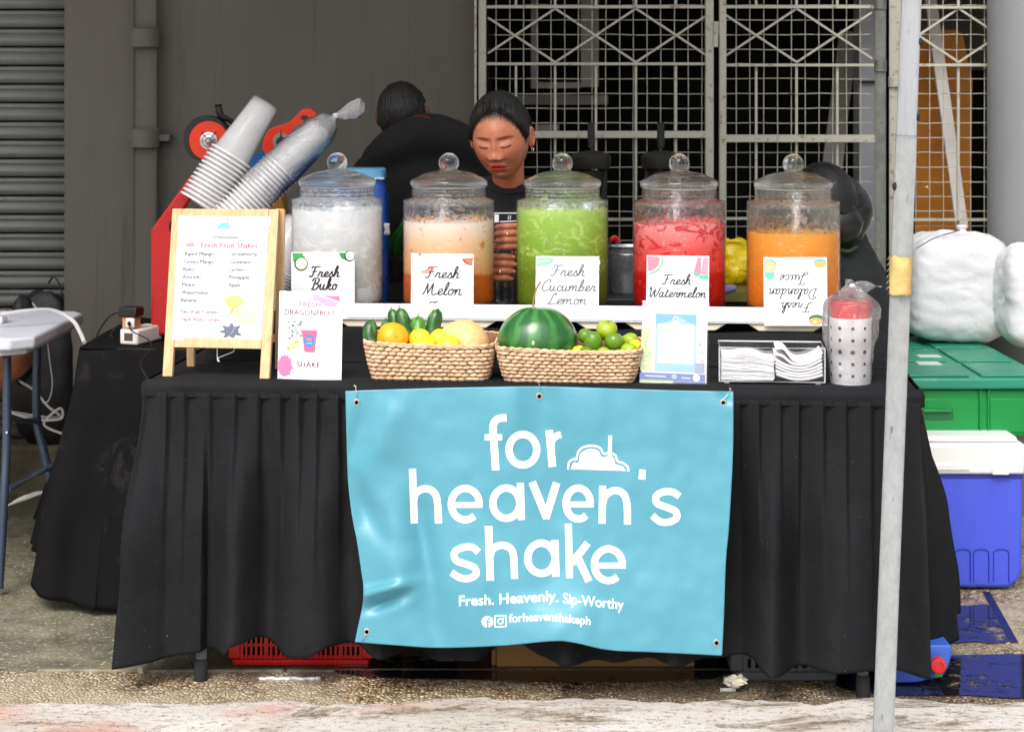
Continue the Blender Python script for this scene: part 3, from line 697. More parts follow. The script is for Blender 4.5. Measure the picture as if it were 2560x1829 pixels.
def band(a, b):
    s = a * LT; (u, v), (nu, nv) = path_top(s)
    for c, q in ((S1, (-1, -1)), (S2, (1, -1))):
        w = max(0, 1 - abs(s - c) / .03); nu = lerp(nu, q[0] * .8, w); nv = lerp(nv, q[1] * .8, w)
    o = -.002 + .013 * math.sin(min(1, b * 2.4) * math.pi / 2) + .0018 * N3(s * 22, b * 2, 1)
    return TW(u + nu * o, v + nv * o, lerp(TZ - .001, TZ - .043, b) + .0012 * N3(s * 17, 4))
mb = MB(); mb.grid(band, 700, 12); mb.build('top_band', M_CLOTH, tc, smooth=60, fix=False, solid=.002)
# ------------------------------------------------------------------ banner
def zp(x, y): return (850 + x / 2.225, 950 + y / 2.225)
TOPE = [zp(30, 60), zp(400, 47), zp(700, 40), zp(1100, 34), zp(1500, 45), zp(1850, 56), zp(2188, 62)]
BOTE = [zp(83, 1455), zp(330, 1474), zp(560, 1487), zp(900, 1475), zp(1180, 1450), zp(1300, 1458), zp(1500, 1500), zp(1760, 1512), zp(2125, 1530)]
LEFE = [zp(30, 60), zp(36, 300), zp(45, 560), zp(68, 760), zp(95, 900), zp(118, 1060), zp(130, 1150), zp(125, 1250), zp(100, 1370), zp(83, 1455)]
RIGE = [zp(2188, 62), zp(2186, 400), zp(2165, 800), zp(2147, 1000), zp(2136, 1300), zp(2125, 1530)]
def edge(E, by):
    q = cr([Vector(p) for p in E], 8); tab = [(p[by], p[1 - by]) for p in q]; return tab
tabT, tabB, tabL, tabR = edge(TOPE, 0), edge(BOTE, 0), edge(LEFE, 1), edge(RIGE, 1)
def bpx(s, t):
    xl0, xr0, xl1, xr1 = TOPE[0][0], TOPE[-1][0], BOTE[0][0], BOTE[-1][0]
    yl = lerp(LEFE[0][1], LEFE[-1][1], t); yr = lerp(RIGE[0][1], RIGE[-1][1], t)
    xl = interp(tabL, yl); xr = interp(tabR, yr)
    x = lerp(xl, xr, s); yt = interp(tabT, lerp(xl0, xr0, s)); yb = interp(tabB, lerp(xl1, xr1, s))
    return x, lerp(yt, yb, t)
def blob(x, y, cx, cy, rx, ry, a=0.):
    dx, dy = x - cx, y - cy; c, s_ = math.cos(a), math.sin(a); p, q = (dx * c + dy * s_) / rx, (-dx * s_ + dy * c) / ry
    return math.exp(-(p * p + q * q))
def relief(x, y):
    "height of the vinyl towards the viewer, metres, at banner photo pixel"
    t = (y - 970) / 650
    h = .004 * math.sin((x - 864) / 970 * math.pi)
    # creases running from the eyelets
    h -= .010 * blob(x, y, 1350, 1040, 46, 120) ; h += .006 * blob(x, y, 1270, 1020, 60, 80) + .006 * blob(x, y, 1440, 1010, 60, 70)
    h -= .010 * blob(x, y, 900, 1090, 34, 130, .45); h += .009 * blob(x, y, 965, 1060, 60, 110, .55)
    h -= .014 * blob(x, y, 925, 1290, 34, 120, -.55); h += .015 * blob(x, y, 985, 1400, 44, 150, -.25)
    h -= .012 * blob(x, y, 1055, 1330, 26, 140, -.2)
    h += .012 * blob(x, y, 955, 1475, 60, 15, -.25); h -= .012 * blob(x, y, 965, 1505, 50, 15, -.35)
    h -= .008 * blob(x, y, 1080, 1560, 40, 110, -.35); h += .010 * blob(x, y, 1180, 1500, 70, 160, -.2)
    h += .016 * blob(x, y, 1385, 1600, 110, 110) - .010 * blob(x, y, 1390, 1320, 60, 220, .1)
    h += .008 * blob(x, y, 1620, 1560, 110, 130) - .006 * blob(x, y, 1500, 1480, 40, 150, -.3)
    h += .006 * blob(x, y, 1500, 1150, 90, 240, -.2) - .005 * blob(x, y, 1740, 1200, 60, 260)
    h += .0035 * N3(x / 130, y / 170, 2) + .0012 * N3(x / 40, y / 50, 7)
    h -= .012 * blob(x, y, 1827, 980, 30, 22)
    return h * 1.7
def bsurf(x, y, lift=0.):
    v = -.078 - .066 * (y - 970) / 650
    D = DT(x, v) - relief(x, y) - lift
    return P(x, y, D)
M_VIN = NT('sky_blue_vinyl')
_c = M_VIN.ramp(M_VIN.noise(3, 4), [(.3, S(77, 144, 163)), (.7, S(83, 150, 169))])
M_VIN.set(Base_Color=_c, Roughness=.36); M_VIN.b.inputs['Specular IOR Level'].default_value = .5
_w = M_VIN.new('ShaderNodeTexWave'); _w.wave_type = 'BANDS'; _w.bands_direction = 'Z'; _w.inputs['Scale'].default_value = 26; _w.inputs['Distortion'].default_value = .6; _w.inputs['Detail'].default_value = 1
M_VIN.l.new(M_VIN.tc.outputs['Object'], _w.inputs['Vector']); M_VIN.bump(_w.outputs['Fac'], .035, .0015); M_VIN = M_VIN.m
M_VINW = mk('white_vinyl_print', S(246, 247, 248), .36, var=.01)
ban = thing('banner', 'sky blue vinyl stall banner with white lettering and a cloud logo, hung on the skirt', 'banner', bsurf(1350, 1640))
mb = MB(); mb.grid(lambda s, t: bsurf(*bpx(s, t)), 260, 180); bo = mb.build('vinyl_sheet', M_VIN, ban, smooth=180, fix=False)
q = bo.modifiers.new('s', 'SOLIDIFY'); q.thickness = .0007; q.offset = -1
M_EYE = mk('nickel_eyelet', S(196, 198, 200), .25, .9, var=.05); M_HOLE = mk('eyelet_hole', S(10, 10, 12), .9)
for (x, y), hole in ((zp(92, 124), 1), (zp(1109, 90), 1), (zp(2132, 126), 0), (zp(149, 1398), 1), (zp(2094, 1460), 1)):
    c = bsurf(x, y, .0016); mb = MB()
    mb.lathe([(.0042, 0), (.0046, .0012), (.0066, .0016), (.0085, .0008), (.0088, -.0006)], c, 24, M=Matrix.Rotation(R(90), 3, 'X'))
    e = mb.build('eyelet', M_EYE, ban); mb = MB(); mb.lathe([(.0001, .0004), (.0043, .0004)], c, 18, M=Matrix.Rotation(R(90), 3, 'X')); mb.build('eyelet_hole', M_HOLE if hole else M_VIN, e, fix=False)
for x, y, x2, y2 in ((zp(88, 110) + (889, 968)), (zp(1107, 80) + (1347, 958)), (zp(2128, 110) + (1826, 974)), (zp(140, 1405) + (906, 1600))):
    mb = MB(); a = bsurf(x, y, .003); b = bsurf(x2, y2, .004); mb.tube(cr([a, lerp(a, b, .5) + Vector((.002, -.002, 0)), b, b + Vector((-.003, 0, .004)), b + Vector((.002, 0, .002))], 5), .0009, 6); mb.build('safety_pin', M_EYE, ban)
LIFT = .0011
def blet(mbx, pts, w, closed=False, n=7, smooth=True):
    q = cr([Vector(zp(*p)) for p in pts], n, closed) if smooth else [Vector(zp(*p)) for p in pts]
    if not smooth:
        d = []
        for a, b in zip(q, q[1:]):
            m_ = max(2, int((b - a).length / 5)); d += [lerp(a, b, i / m_) for i in range(m_)]
        q = d + [q[-1]]
    vs, fs = ribbon2d(q, w / 2.225, closed)
    # three quads across so that the print follows the folds
    vv = []; ff = []
    for i in range(len(q)):
        a, b = Vector(vs[2 * i]), Vector(vs[2 * i + 1])
        for k in range(5): p = lerp(a, b, k / 4); vv.append(bsurf(p.x, p.y, LIFT))
    for f in fs:
        i, j = f[0] // 2, f[3] // 2
        for k in range(4): ff.append((i * 5 + k, i * 5 + k + 1, j * 5 + k + 1, j * 5 + k))
    mbx.add(vv, ff)
def letter(*strokes):
    mb = MB()
    for st in strokes:
        st[0](mb, *st[1:])
    return mb.build('letter', M_VINW, ban, smooth=0, fix=False)
ST = lambda mb, pts, w=41: blet(mb, pts, w, smooth=False)
CV = lambda mb, pts, w=39: blet(mb, pts, w)
CL = lambda mb, cx, cy, rx, ry, w=40: blet(mb, ell2d(cx, cy, rx, ry, 16), w, True, 4)
def e_(cx, cy, rx, ry):
    pts = [(cx + rx * math.cos(R(a)), cy - ry * math.sin(R(a))) for a in range(2, 331, 22)]
    return ((ST, [(cx - rx + 8, cy + 5), (cx + rx + 18, cy + 5)], 32), (CV, pts, 39))
letter((CV, [(866, 500), (860, 400), (851, 290), (856, 240), (880, 214), (926, 209)], 41), (ST, [(805, 317), (902, 317)], 33))
letter((CL, 1017, 386, 77, 85))
letter((ST, [(1163, 278), (1182, 481)]), (CV, [(1172, 372), (1180, 335), (1200, 312), (1229, 301)], 37))
letter((ST, [(403, 492), (413, 795)], 39), (CV, [(411, 665), (424, 625), (470, 603), (518, 618), (541, 670), (548, 795)], 39))
letter(*e_(697, 688, 78, 87))
letter((CL, 925, 683, 75, 84), (ST, [(1003, 570), (1009, 776)], 39))
letter((ST, [(1069, 566), (1151, 768)], 42), (ST, [(1205, 570), (1143, 768)], 42))
letter(*e_(1325, 685, 68, 86))
letter((ST, [(1461, 586), (1458, 797)], 39), (CV, [(1461, 690), (1476, 640), (1530, 612), (1580, 636), (1597, 700), (1599, 802)], 39))
letter((ST, [(1683, 496), (1679, 551)], 37))
letter((CV, [(1888, 645), (1852, 622), (1800, 620), (1758, 645), (1765, 685), (1815, 705), (1865, 728), (1872, 765), (1830, 788), (1780, 785), (1738, 752)], 38))
letter((CV, [(770, 955), (735, 928), (680, 930), (638, 955), (645, 1000), (697, 1020), (748, 1042), (756, 1080), (712, 1102), (665, 1096), (620, 1068)], 38))
letter((ST, [(826, 810), (836, 1113)], 41), (CV, [(834, 985), (848, 940), (895, 917), (942, 930), (965, 975), (971, 1103)], 39))
letter((CL, 1120, 989, 76, 84), (ST, [(1194, 888), (1201, 1091)], 41))
letter((ST, [(1270, 797), (1277, 1099)], 38), (ST, [(1288, 1018), (1378, 905)], 40), (ST, [(1316, 972), (1385, 1117)], 41))
letter(*e_(1493, 1025, 78, 88))
mb = MB()
blet(mb, [(1268, 496), (1275, 455), (1300, 438), (1314, 440), (1325, 400), (1350, 374), (1400, 364), (1445, 376), (1468, 408), (1500, 402), (1532, 418), (1545, 450), (1578, 462), (1600, 482), (1604, 506)], 11)
letter_poly = [(1284, 494), (1292, 468), (1306, 456), (1326, 458), (1336, 412), (1360, 390), (1400, 380), (1436, 392), (1456, 426), (1500, 422), (1524, 436), (1532, 466), (1570, 478), (1590, 503)]
q = cr([Vector(p) for p in letter_poly], 4)
for a, b in zip(q, q[1:]):
    vs = []
    for p in (a, b):
        for k in range(6): r_ = lerp(p, Vector((lerp(1284, 1590, (p.x - 1284) / 306), lerp(494, 504, (p.x - 1284) / 306))), k / 5); vs.append(bsurf(*zp(*r_), LIFT + .0002))
    mb.add(vs, [(k, k + 1, k + 7, k + 6) for k in range(5)])
blet(mb, [(1503, 308), (1500, 432)], 21, smooth=False)
mb.build('cloud_logo', M_VINW, ban, smooth=0, fix=False)
def btext(name, body, x0, x1, base, cap, bold):
    vs, fs, w, hh = text2d(body, bold, 3); k = (x1 - x0) / w; ky = cap / .73
    mb = MB(); mb.add([bsurf(*zp(x0 + x * k, base(x0 + x * k) - y * ky), LIFT) for x, y in vs], fs); return mb.build(name, M_VINW, ban, smooth=0, fix=False)
bs1 = lambda x: interp([(662, 1254), (850, 1246), (1000, 1236), (1180, 1226), (1240, 1238), (1400, 1256), (1578, 1275)], x)
for wd, a, b in (('Fresh.', 662, 856), ('Heavenly.', 886, 1214), ('Sip-Worthy', 1240, 1578)): btext('tagline', wd, a, b, bs1, 60, .015)
btext('web_handle', 'forheavenshakeph', 940, 1393, lambda x: interp([(940, 1346), (1150, 1334), (1393, 1360)], x), 50, .012)
mb = MB()
def disc(cx, cy, r, n=28, l=0.): mb.add([bsurf(*zp(a, b), LIFT + l) for a, b in ell2d(cx, cy, r, r, n)], [tuple(range(n))])
disc(820, 1342, 32)
blet(mb, [(862, 1315), (868, 1309), (916, 1307), (922, 1312), (924, 1362), (918, 1368), (868, 1370), (862, 1365)], 6, True, 4)
blet(mb, ell2d(893, 1339, 14, 14, 12), 6, True, 3); disc(910, 1321, 4)
mb.build('social_icon', M_VINW, ban, smooth=0, fix=False)
mb = MB(); blet(mb, [(822, 1374), (822, 1332), (828, 1324), (840, 1323)], 9, smooth=False); blet(mb, [(810, 1345), (836, 1344)], 7, smooth=False)
o = mb.build('icon_cutout', M_VIN, ban, smooth=0, fix=False)
for v in o.data.vertices: v.co.y -= .0004
# ------------------------------------------------------------------ riser and white tray behind the goods
rs = thing('riser', 'low cloth-covered riser under the white tray', 'riser', T(1400, .5, TZ))
mb = MB()
def riser(a, b):
    u = lerp(.06, WT - .015, a); dip = .012 * math.sin(u * 17) + .008 * N3(u * 9, 1)
    if b < .3: v, z = .335 - .03 * (1 - b / .3) + .006 * N3(u * 15, b * 4), lerp(TZ + .001, .822 + .3 * dip, sstep(0, .3, b))
    else: v, z = lerp(.335, .71, (b - .3) / .7), .822 + .3 * dip * (1 - (b - .3) / .7)
    return TW(u, v, z)
mb.grid(riser, 220, 30); mb.build('riser_cloth', M_CLOTH, rs, smooth=60, fix=False, solid=.002)
M_WHITE = mk('white_melamine', S(238, 238, 238), .3, var=.015, sc=3); M_CREAM = mk('cream_plastic', S(232, 222, 200), .4, var=.04, sc=4)
tr = thing('white_tray', 'black tray with a long white front holding the row of five glass drink jars', 'tray', T(1400, .5, .845))
ul, ur = -.02, WT - .235
def trb(name, u0, u1, v0, v1, z0, z1, m=M_WHITE, b=.002, par=None):
    mb = MB(); mb.box(u0, u1, v0, v1, z0, z1, M=Mt); return mb.build(name, m, par or tr, bevel=b)
UA, UB = (T(702, .33, 0) - TO).dot(TU), (T(2064, .33, 0) - TO).dot(TU)
trb('front_lip', UA, UB, .330, .3345, .846, .8885, b=.0012); trb('back_lip', UA, UB, .665, .670, .846, .8535, M_CLOTH, b=.0012)
trb('tray_floor', UA, UB, .3348, .6648, .846, .852, M_CLOTH)
trb('end_lip', UA, UA + .004, .3348, .6648, .8522, .888); trb('end_lip', UB - .004, UB, .3348, .6648, .8522, .888)
pz = lambda px: (T(px, .33, 0) - TO).dot(TU)
trb('raised_trim', pz(870), pz(1975), .3282, .3298, .851, .868, b=.0006)
for a, b in ((840, 1242), (1440, 1605), (1560, 1818), (1868, 2064)):
    if a == 1440: a, b = 1437, 1545
    mb = MB(); x0, x1 = pz(a), pz(b)
    mb.extr([(x0, .8455), (x1, .8455), (x1 - .012, .838), (x1 - .03, .8265), (x0 + .03, .8265), (x0 + .012, .838)], lambda p, q: TW(p, .337, q), TV * .3)
    mb.build('foot_block', M_CREAM, tr, bevel=.002)
# ------------------------------------------------------------------ glass and plastics
def m_glass(name, hammer, clear=.3, tint=(.93, .97, .96), rough=.01):
    n = NT(name); n.set(Base_Color=tint, Roughness=rough); n.b.inputs['Transmission Weight'].default_value = 1; n.b.inputs['IOR'].default_value = 1.47
    if hammer:
        n.bump(n.math('ADD', n.voro(72, feat='SMOOTH_F1').outputs['Distance'], n.noise(45, 3)), hammer, .006)
    if clear:
        tr_ = n.new('ShaderNodeBsdfTransparent'); ms = n.new('ShaderNodeMixShader'); ms.inputs[0].default_value = clear
        n.l.new(n.b.outputs[0], ms.inputs[1]); n.l.new(tr_.outputs[0], ms.inputs[2]); n.l.new(ms.outputs[0], n.out.inputs[0])
    return n.m
def m_film(name, col, alpha, rough=.15, bump=.3, bs=45, metal=0.):
    n = NT(name); n.set(Base_Color=col, Roughness=rough, Metallic=metal)
    f = n.noise(28, 5, .6, dist=.8)
    n.b.inputs['Specular IOR Level'].default_value = .6
    n.l.new(n.math('ADD', n.math('MULTIPLY', f, .35), alpha - .17), n.b.inputs['Alpha'])
    n.bump(n.noise(bs, 5, .6, dist=1.2), bump, .006); return n.m
M_GLB = m_glass('hammered_jar_glass', 1., .48, (.97, .99, .99)); M_GLL = m_glass('clear_lid_glass', 0, .15, (.95, .99, .98))
M_ACR = m_glass('clear_acrylic', 0, .55, (.96, .97, .98))
M_FILM = m_film('clear_plastic_bag', (.9, .9, .92), .13, .08, .6)
def m_drink(name, stops, chunk=None, cs=38, amt=.5, lo=.48, hi=.6, zs=None):
    "layered drink: colour by height above the jar base, plus pulp"
    n = NT(name); z = n.sep(2); jig = n.math('MULTIPLY', n.math('SUBTRACT', n.noise(16, 4), .5), .022)
    zz = n.math('DIVIDE', n.math('ADD', z, jig), .30)
    c = n.ramp(zz, stops)
    if chunk:
        f = n.noise(cs, 4, .6, vec=n.co((1, 1, 1.7)), dist=1.1)
        m_ = n.ramp(f, [(lo, (0, 0, 0)), (hi, (amt,) * 3)])
        if zs: m_ = n.mix(n.ramp(zz, [(zs, (0, 0, 0)), (zs + .06, (1, 1, 1))]), (0, 0, 0), m_)
        c = n.mix(m_, c, chunk)
    c = n.mix(n.ramp(n.noise(70, 3), [(.62, (0, 0, 0)), (.72, (.25,) * 3)]), c, (.9, .9, .88))
    n.set(Base_Color=c, Roughness=.35); n.b.inputs['Subsurface Weight'].default_value = .25; n.b.inputs['Subsurface Scale'].default_value = .01
    n.bump(n.noise(30, 4), .35, .004); return n.m
def m_bag(name, diff=.10, gl=1.0, bump=.6, bs=45, col=(.9, .9, .92)):
    "thin clear film: mostly see-through, mirror-like glints on its creases, a faint haze"
    n = NT(name); n.n.remove(n.b); tr = n.new('ShaderNodeBsdfTransparent'); g = n.new('ShaderNodeBsdfGlossy'); g.inputs['Roughness'].default_value = .09; d = n.new('ShaderNodeBsdfDiffuse'); d.inputs[0].default_value = (*col, 1)
    bp = n.new('ShaderNodeBump'); bp.inputs['Strength'].default_value = bump; bp.inputs['Distance'].default_value = .008; n.l.new(n.noise(bs, 5, .6, dist=1.4), bp.inputs['Height'])
    fr_ = n.new('ShaderNodeFresnel'); fr_.inputs[0].default_value = 1.5
    for q in (g.inputs['Normal'], fr_.inputs['Normal'], d.inputs['Normal']): n.l.new(bp.outputs[0], q)
    a = n.new('ShaderNodeMixShader'); n.l.new(n.math('MULTIPLY', n.noise(24, 4, .6), diff * 2), a.inputs[0]); n.l.new(tr.outputs[0], a.inputs[1]); n.l.new(d.outputs[0], a.inputs[2])
    b = n.new('ShaderNodeMixShader'); n.l.new(n.math('MULTIPLY', fr_.outputs[0], gl), b.inputs[0]); n.l.new(a.outputs[0], b.inputs[1]); n.l.new(g.outputs[0], b.inputs[2]); n.l.new(b.outputs[0], n.out.inputs[0]); return n.m
M_FILM = m_bag('clear_plastic_bag', .085, .85)
JZ = .852
def zlev(py, D): return (CAM_H - (py - HY) / FPX * D) - JZ
JARS = [(843, 530, 'white', m_drink('buko_drink', [(0, S(200, 202, 196)), (.45, S(206, 208, 204)), (.75, S(230, 232, 236)), (1, S(242, 244, 248))], S(246, 248, 250), 17, .7)),
        (1122, 560, 'pale orange', m_drink('melon_drink', [(0, S(206, 96, 20)), (.335, S(214, 104, 26)), (.36, S(240, 176, 112)), (.62, S(246, 204, 164)), (.78, S(250, 232, 216))], S(222, 120, 60), 20, .9, .60, .64, .42)),
        (1406, 528, 'green', m_drink('cucumber_drink', [(0, S(98, 118, 20)), (.35, S(112, 136, 24)), (.62, S(142, 178, 50)), (.85, S(162, 200, 80)), (1, S(200, 222, 146))], S(204, 226, 134), 19, .75, .50, .64, .38)),
        (1698, 566, 'red', m_drink('watermelon_drink', [(0, S(186, 8, 6)), (.37, S(206, 14, 12)), (.40, S(232, 60, 56)), (.6, S(240, 92, 92)), (.8, S(248, 156, 156))], S(206, 18, 24), 17, .9, .52, .58, .43)),
        (1983, 588, 'orange', m_drink('dalandan_drink', [(0, S(230, 118, 30)), (.3, S(236, 138, 38)), (.6, S(242, 158, 54)), (.9, S(244, 168, 72))], S(244, 176, 84), 60, .35, .64, .72))]
OUT = [(.0, 0), (.098, 0), (.112, .004), (.1205, .014), (.123, .03), (.123, .279), (.1215, .290), (.116, .298), (.106, .303), (.1005, .306), (.0985, .310), (.1015, .314), (.0985, .319), (.1012, .324), (.0985, .329), (.0985, .333)]
INN = [(.0945, .333), (.0945, .306), (.102, .299), (.112, .293), (.1172, .285), (.1185, .275), (.1185, .03), (.114, .014), (.100, .010), (.0, .010)]
def smooth_prof(p, n=4): return [(max(0, q.x), q.y) for q in cr([Vector(a) for a in p], n)]
LID = [(.0, .336), (.090, .336), (.0975, .334), (.1030, .338), (.1045, .344), (.1030, .351), (.097, .356), (.086, .361), (.074, .366), (.071, .3685), (.060, .372), (.045, .3755), (.030, .378), (.0225, .381), (.0185, .385)]
KN = [(.0185, .385)] + [(.0278 * math.sin(R(a)), .3985 - .0275 * math.cos(R(a))) for a in range(40, 181, 10)]
KN[-1] = (0, KN[-1][1])
jar_proto = None; JPOS = []
JLAB = ['glass drink jar of white buko juice with crushed ice', 'glass drink jar of pale orange melon juice', 'glass drink jar of green cucumber lemon juice', 'glass drink jar of red watermelon juice with pulp', 'glass drink jar of bright orange dalandan juice']
for ji, (px, lev, cn, md) in enumerate(JARS):
    c = T(px, .487, JZ + .001); JPOS.append(c)
    j = thing('drink_jar', JLAB[ji], 'jar', c, 'glass drink jars in a row on the white tray')
    if jar_proto is None:
        mb = MB(); mb.lathe([(max(r, 1e-6), z) for r, z in smooth_prof(OUT)] + [(max(r, 1e-6), z) for r, z in smooth_prof(INN)], c, 72)
        gb = mb.build('jar_body', M_GLB, j, smooth=60)
        mb = MB(); mb.lathe([(max(r, 1e-6), z) for r, z in smooth_prof(LID, 3)] + [(max(r, 1e-6), z) for r, z in KN[1:]], c, 64)
        gl = mb.build('lid', M_GLL, j, smooth=60)
        mb = MB(); mb.lathe([(.0975, .3355), (.0995, .3355), (.0995, .3335), (.0975, .3335)], c, 48, closed=True)
        gs = mb.build('lid_seal', m_film('soft_seal', (.8, .85, .83), .5), j)
        jar_proto = (gb, gl, gs)
    else:
        for q in jar_proto: part_copy(q, j, rot=(0, 0, 1.3 * ji))
    zt = zlev(lev, c.y - .12); rl = .1198
    mb = MB(); rough_top = [.008, .005, .006, .006, .0012][ji]
    def side(a, b, zt=zt):
        t = 2 * math.pi * a
        if b < .12: q = b / .12; r, z = lerp(.100, rl, math.sin(q * math.pi / 2)), lerp(.0105, .03, q)
        else:
            z = lerp(.03, zt, (b - .12) / .88); r = rl
            if b > .93: z += (rough_top * .7) * N3(math.cos(t) * 9, math.sin(t) * 9, ji * 3)
        return c + Vector((r * math.cos(t), r * math.sin(t), z))
    mb.grid(side, 96, 16, wrap=True)
    rimv = [mb.v[-96 + k].copy() for k in range(96)]
    prev = list(range(len(mb.v) - 96, len(mb.v)))
    for q in range(1, 10):
        f = 1 - q / 9.5; cur = []
        for k in range(96):
            t = 2 * math.pi * k / 96; p = c + Vector((rl * f * math.cos(t), rl * f * math.sin(t), zt + rough_top * (1.2 * N3(rl * f * math.cos(t) * 70, rl * f * math.sin(t) * 70, ji + 9) + .6 * (1 - f))))
            mb.v.append(p); cur.append(len(mb.v) - 1)
        for k in range(96): mb.f.append([prev[k], prev[(k + 1) % 96], cur[(k + 1) % 96], cur[k]]); mb.m.append(0)
        prev = cur
    mb.f.append(prev); mb.m.append(0)
    mb.build('drink', md, j, smooth=60)
    # floating ice or shreds
    rr = random.Random(ji * 7 + 1)
    if ji < 4:
        nm = ['ice_cube', 'melon_shred', 'ice_cube', 'fruit_pulp'][ji]; col_ = [S(238, 241, 246), S(238, 170, 120), S(214, 230, 170), S(240, 92, 98)][ji]
        m_ = mk(nm + '_surface', col_, .2, var=.1, bump=.4, bs=40, sss=.2)
        for k in range([16, 18, 12, 15][ji]):
            a = rr.uniform(0, 6.28); r_ = .106 * math.sqrt(rr.uniform(.1, 1)); sz = [(.016, .014, .011), (.016, .005, .004), (.015, .012, .008), (.022, .008, .006)][ji]
            M = Euler((rr.uniform(-.5, .5), rr.uniform(-.5, .5), rr.uniform(0, 3))).to_matrix(); s_ = rr.uniform(.7, 1.15)
            mb = MB(); sd_ = rr.random() * 50
            mb.ell(c + Vector((r_ * math.cos(a), r_ * math.sin(a), zt + .003 + rr.uniform(0, .006))), tuple(x * s_ for x in sz), 9, 6, M=M, disp=lambda d: 1 + .3 * N3(d.x * 2 + sd_, d.y * 2, d.z * 2))
            mb.build(nm, m_, j, smooth=70)
# ladles standing in the jars
M_LAD = mk('white_ladle_plastic', S(235, 235, 238), .3)
for ji, px, top, wob in ((1, 1106, 512, 0), (2, 1362, 512, 1), (3, 1690, 502, 0), (4, 1992, 500, 0)):
    D = JPOS[ji].y + .02; a = P(px, top, D); zt = JZ + .16
    b = Vector((a.x + (.012 if wob else -.004), D - .01, zt))
    t = thing('ladle', 'white ladle standing in the jar of %s' % ['', 'melon juice, its hooked end up', 'green cucumber lemon juice', 'red watermelon juice', 'orange dalandan juice'][ji], 'ladle', b, 'white ladles left in the juice jars')
    mb = MB(); w = .0075
    mb.tube(cr([b, lerp(b, a, .5) + Vector((.001, 0, 0)), a], 6), [w * .8] * 7 + [w] * 6, 10, flat=.45); mb.build('handle', M_LAD, t)
    mb = MB(); mb.tube(ell_ := [a + Vector((.010 * math.cos(R(q)), 0, .008 + .010 * math.sin(R(q)))) for q in range(-90, 200, 24)], .0035, 8); mb.build('hook', M_LAD, t)
    mb = MB(); mb.ell(b + Vector((0, -.01, -.012)), (.028, .028, .02), 16, 8); mb.build('bowl', M_LAD, t)
# ------------------------------------------------------------------ cards in front of the jars
M_PAPER = mk('white_card', S(244, 244, 246), .5, var=.01, sc=4)
BLK, GRY, LGR = (22, 22, 24), (46, 50, 58), (116, 120, 130)
def card(name, label, cat, tl, tr, bl, v0, v1, thick=.0012, group=None):
    "tl, tr, bl in photo pixels; v0 at the foot, v1 at the top edge"
    A, B, C = PT(*tl, v1), PT(*tr, v1), PT(*bl, v0)
    t = thing(name, label, cat, C + Vector((.03, 0, 0)), group)
    mp = plane_map(A, B, C, tl[0], tl[1], tr[0], bl[1])
    D_ = C + (B - A); mb = MB(); n = (mp(0, 0, 1) - mp(0, 0, 0)) * -thick
    mb.add([A, B, D_, C, A + n, B + n, D_ + n, C + n], [(0, 1, 2, 3), (7, 6, 5, 4), (0, 4, 5, 1), (1, 5, 6, 2), (2, 6, 7, 3), (3, 7, 4, 0)]); mb.build('card_sheet', M_PAPER, t, smooth=0)
    return t, Sheet(mp)
g5 = 'name cards leaning on the drink jars'
t, s = card('name_card', 'card reading Fresh Buko with coconut halves, leaning on the white jar', 'card', (728, 630), (886, 630), (728, 800), .338, .352, group=g5)
s.poly(ell2d(748, 648, 16, 12, 12), (40, 160, 80)); s.poly([(730, 633), (758, 633), (752, 652), (736, 656)], (60, 178, 96), .0001)
s.oval(753, 660, 17, 17, (34, 42, 30), .0002); s.oval(753.5, 659, 14.5, 15, (226, 232, 190), .0003); s.oval(755, 659, 10, 11, (246, 247, 240), .0004)
s.poly([(846, 632), (862, 632), (868, 652), (854, 646)], (30, 150, 80)); s.poly(ell2d(874, 640, 13, 14, 20), (34, 60, 40), .0001); s.poly(ell2d(875, 639, 10.5, 11.5, 20), (240, 244, 226), .0002)
s.script('Fresh', 811, 692, 13, 3.8, BLK, w_=75); s.script('Buko', 809, 724, 14, 3.8, BLK, w_=66); s.done(t)
t, s = card('name_card', 'card reading Fresh Melon with drawn melons, leaning on the pale orange jar', 'card', (1028, 633), (1184, 635), (1027, 800), .338, .352, group=g5)
s.oval(1048, 656, 20, 21, (205, 190, 160)); s.oval(1048, 656, 19, 20, (250, 243, 222), .0001); s.poly([(1050, 680), (1084, 664), (1086, 680), (1062, 684)], (230, 160, 140)); s.rect(1047, 633, 1052, 639, (120, 120, 120), .0003)
s.poly([(1154, 646)] + ell2d(1182, 640, 28, 22, 10, 170, 95) + [(1183, 642)], (168, 70, 56)); s.poly([(1158, 648)] + ell2d(1182, 641, 24, 18, 10, 165, 95) + [(1182, 643)], (214, 120, 96), .0001)
s.script('Fresh', 1106, 694, 14, 3.4, GRY, w_=85); s.script('Melon', 1105, 736, 15, 3.4, GRY, w_=99); s.script('Juice', 1105, 779, 13, 3.4, GRY, w_=80)
s.oval(1158, 762, 5, 2, (80, 210, 80)); s.done(t)
t, s = card('name_card', 'card reading Fresh Cucumber Lemon in grey, leaning on the green jar', 'card', (1340, 640), (1498, 641), (1338, 800), .338, .352, group=g5)
s.poly([(1342, 644), (1376, 643), (1386, 650), (1374, 662), (1342, 666)], (150, 205, 178)); s.poly([(1342, 650), (1372, 648), (1378, 652), (1342, 660)], (186, 226, 204), .0001)
for x, y, r in ((1478, 671, 11), (1489, 655, 12), (1488, 678, 10), (1348, 682, 8)): s.oval(x, y, r, r, (150, 205, 178), .0001 + r * 1e-5); s.oval(x, y, r - 1.6, r - 1.6, (232, 244, 236), .0003 + r * 1e-5)
s.script('Fresh', 1420, 689, 13.5, 3.3, LGR, w_=84); s.script('Cucumber', 1421, 727, 13.5, 3.3, LGR, w_=136); s.script('Lemon', 1418, 760, 13.5, 3.3, LGR, w_=99); s.done(t)
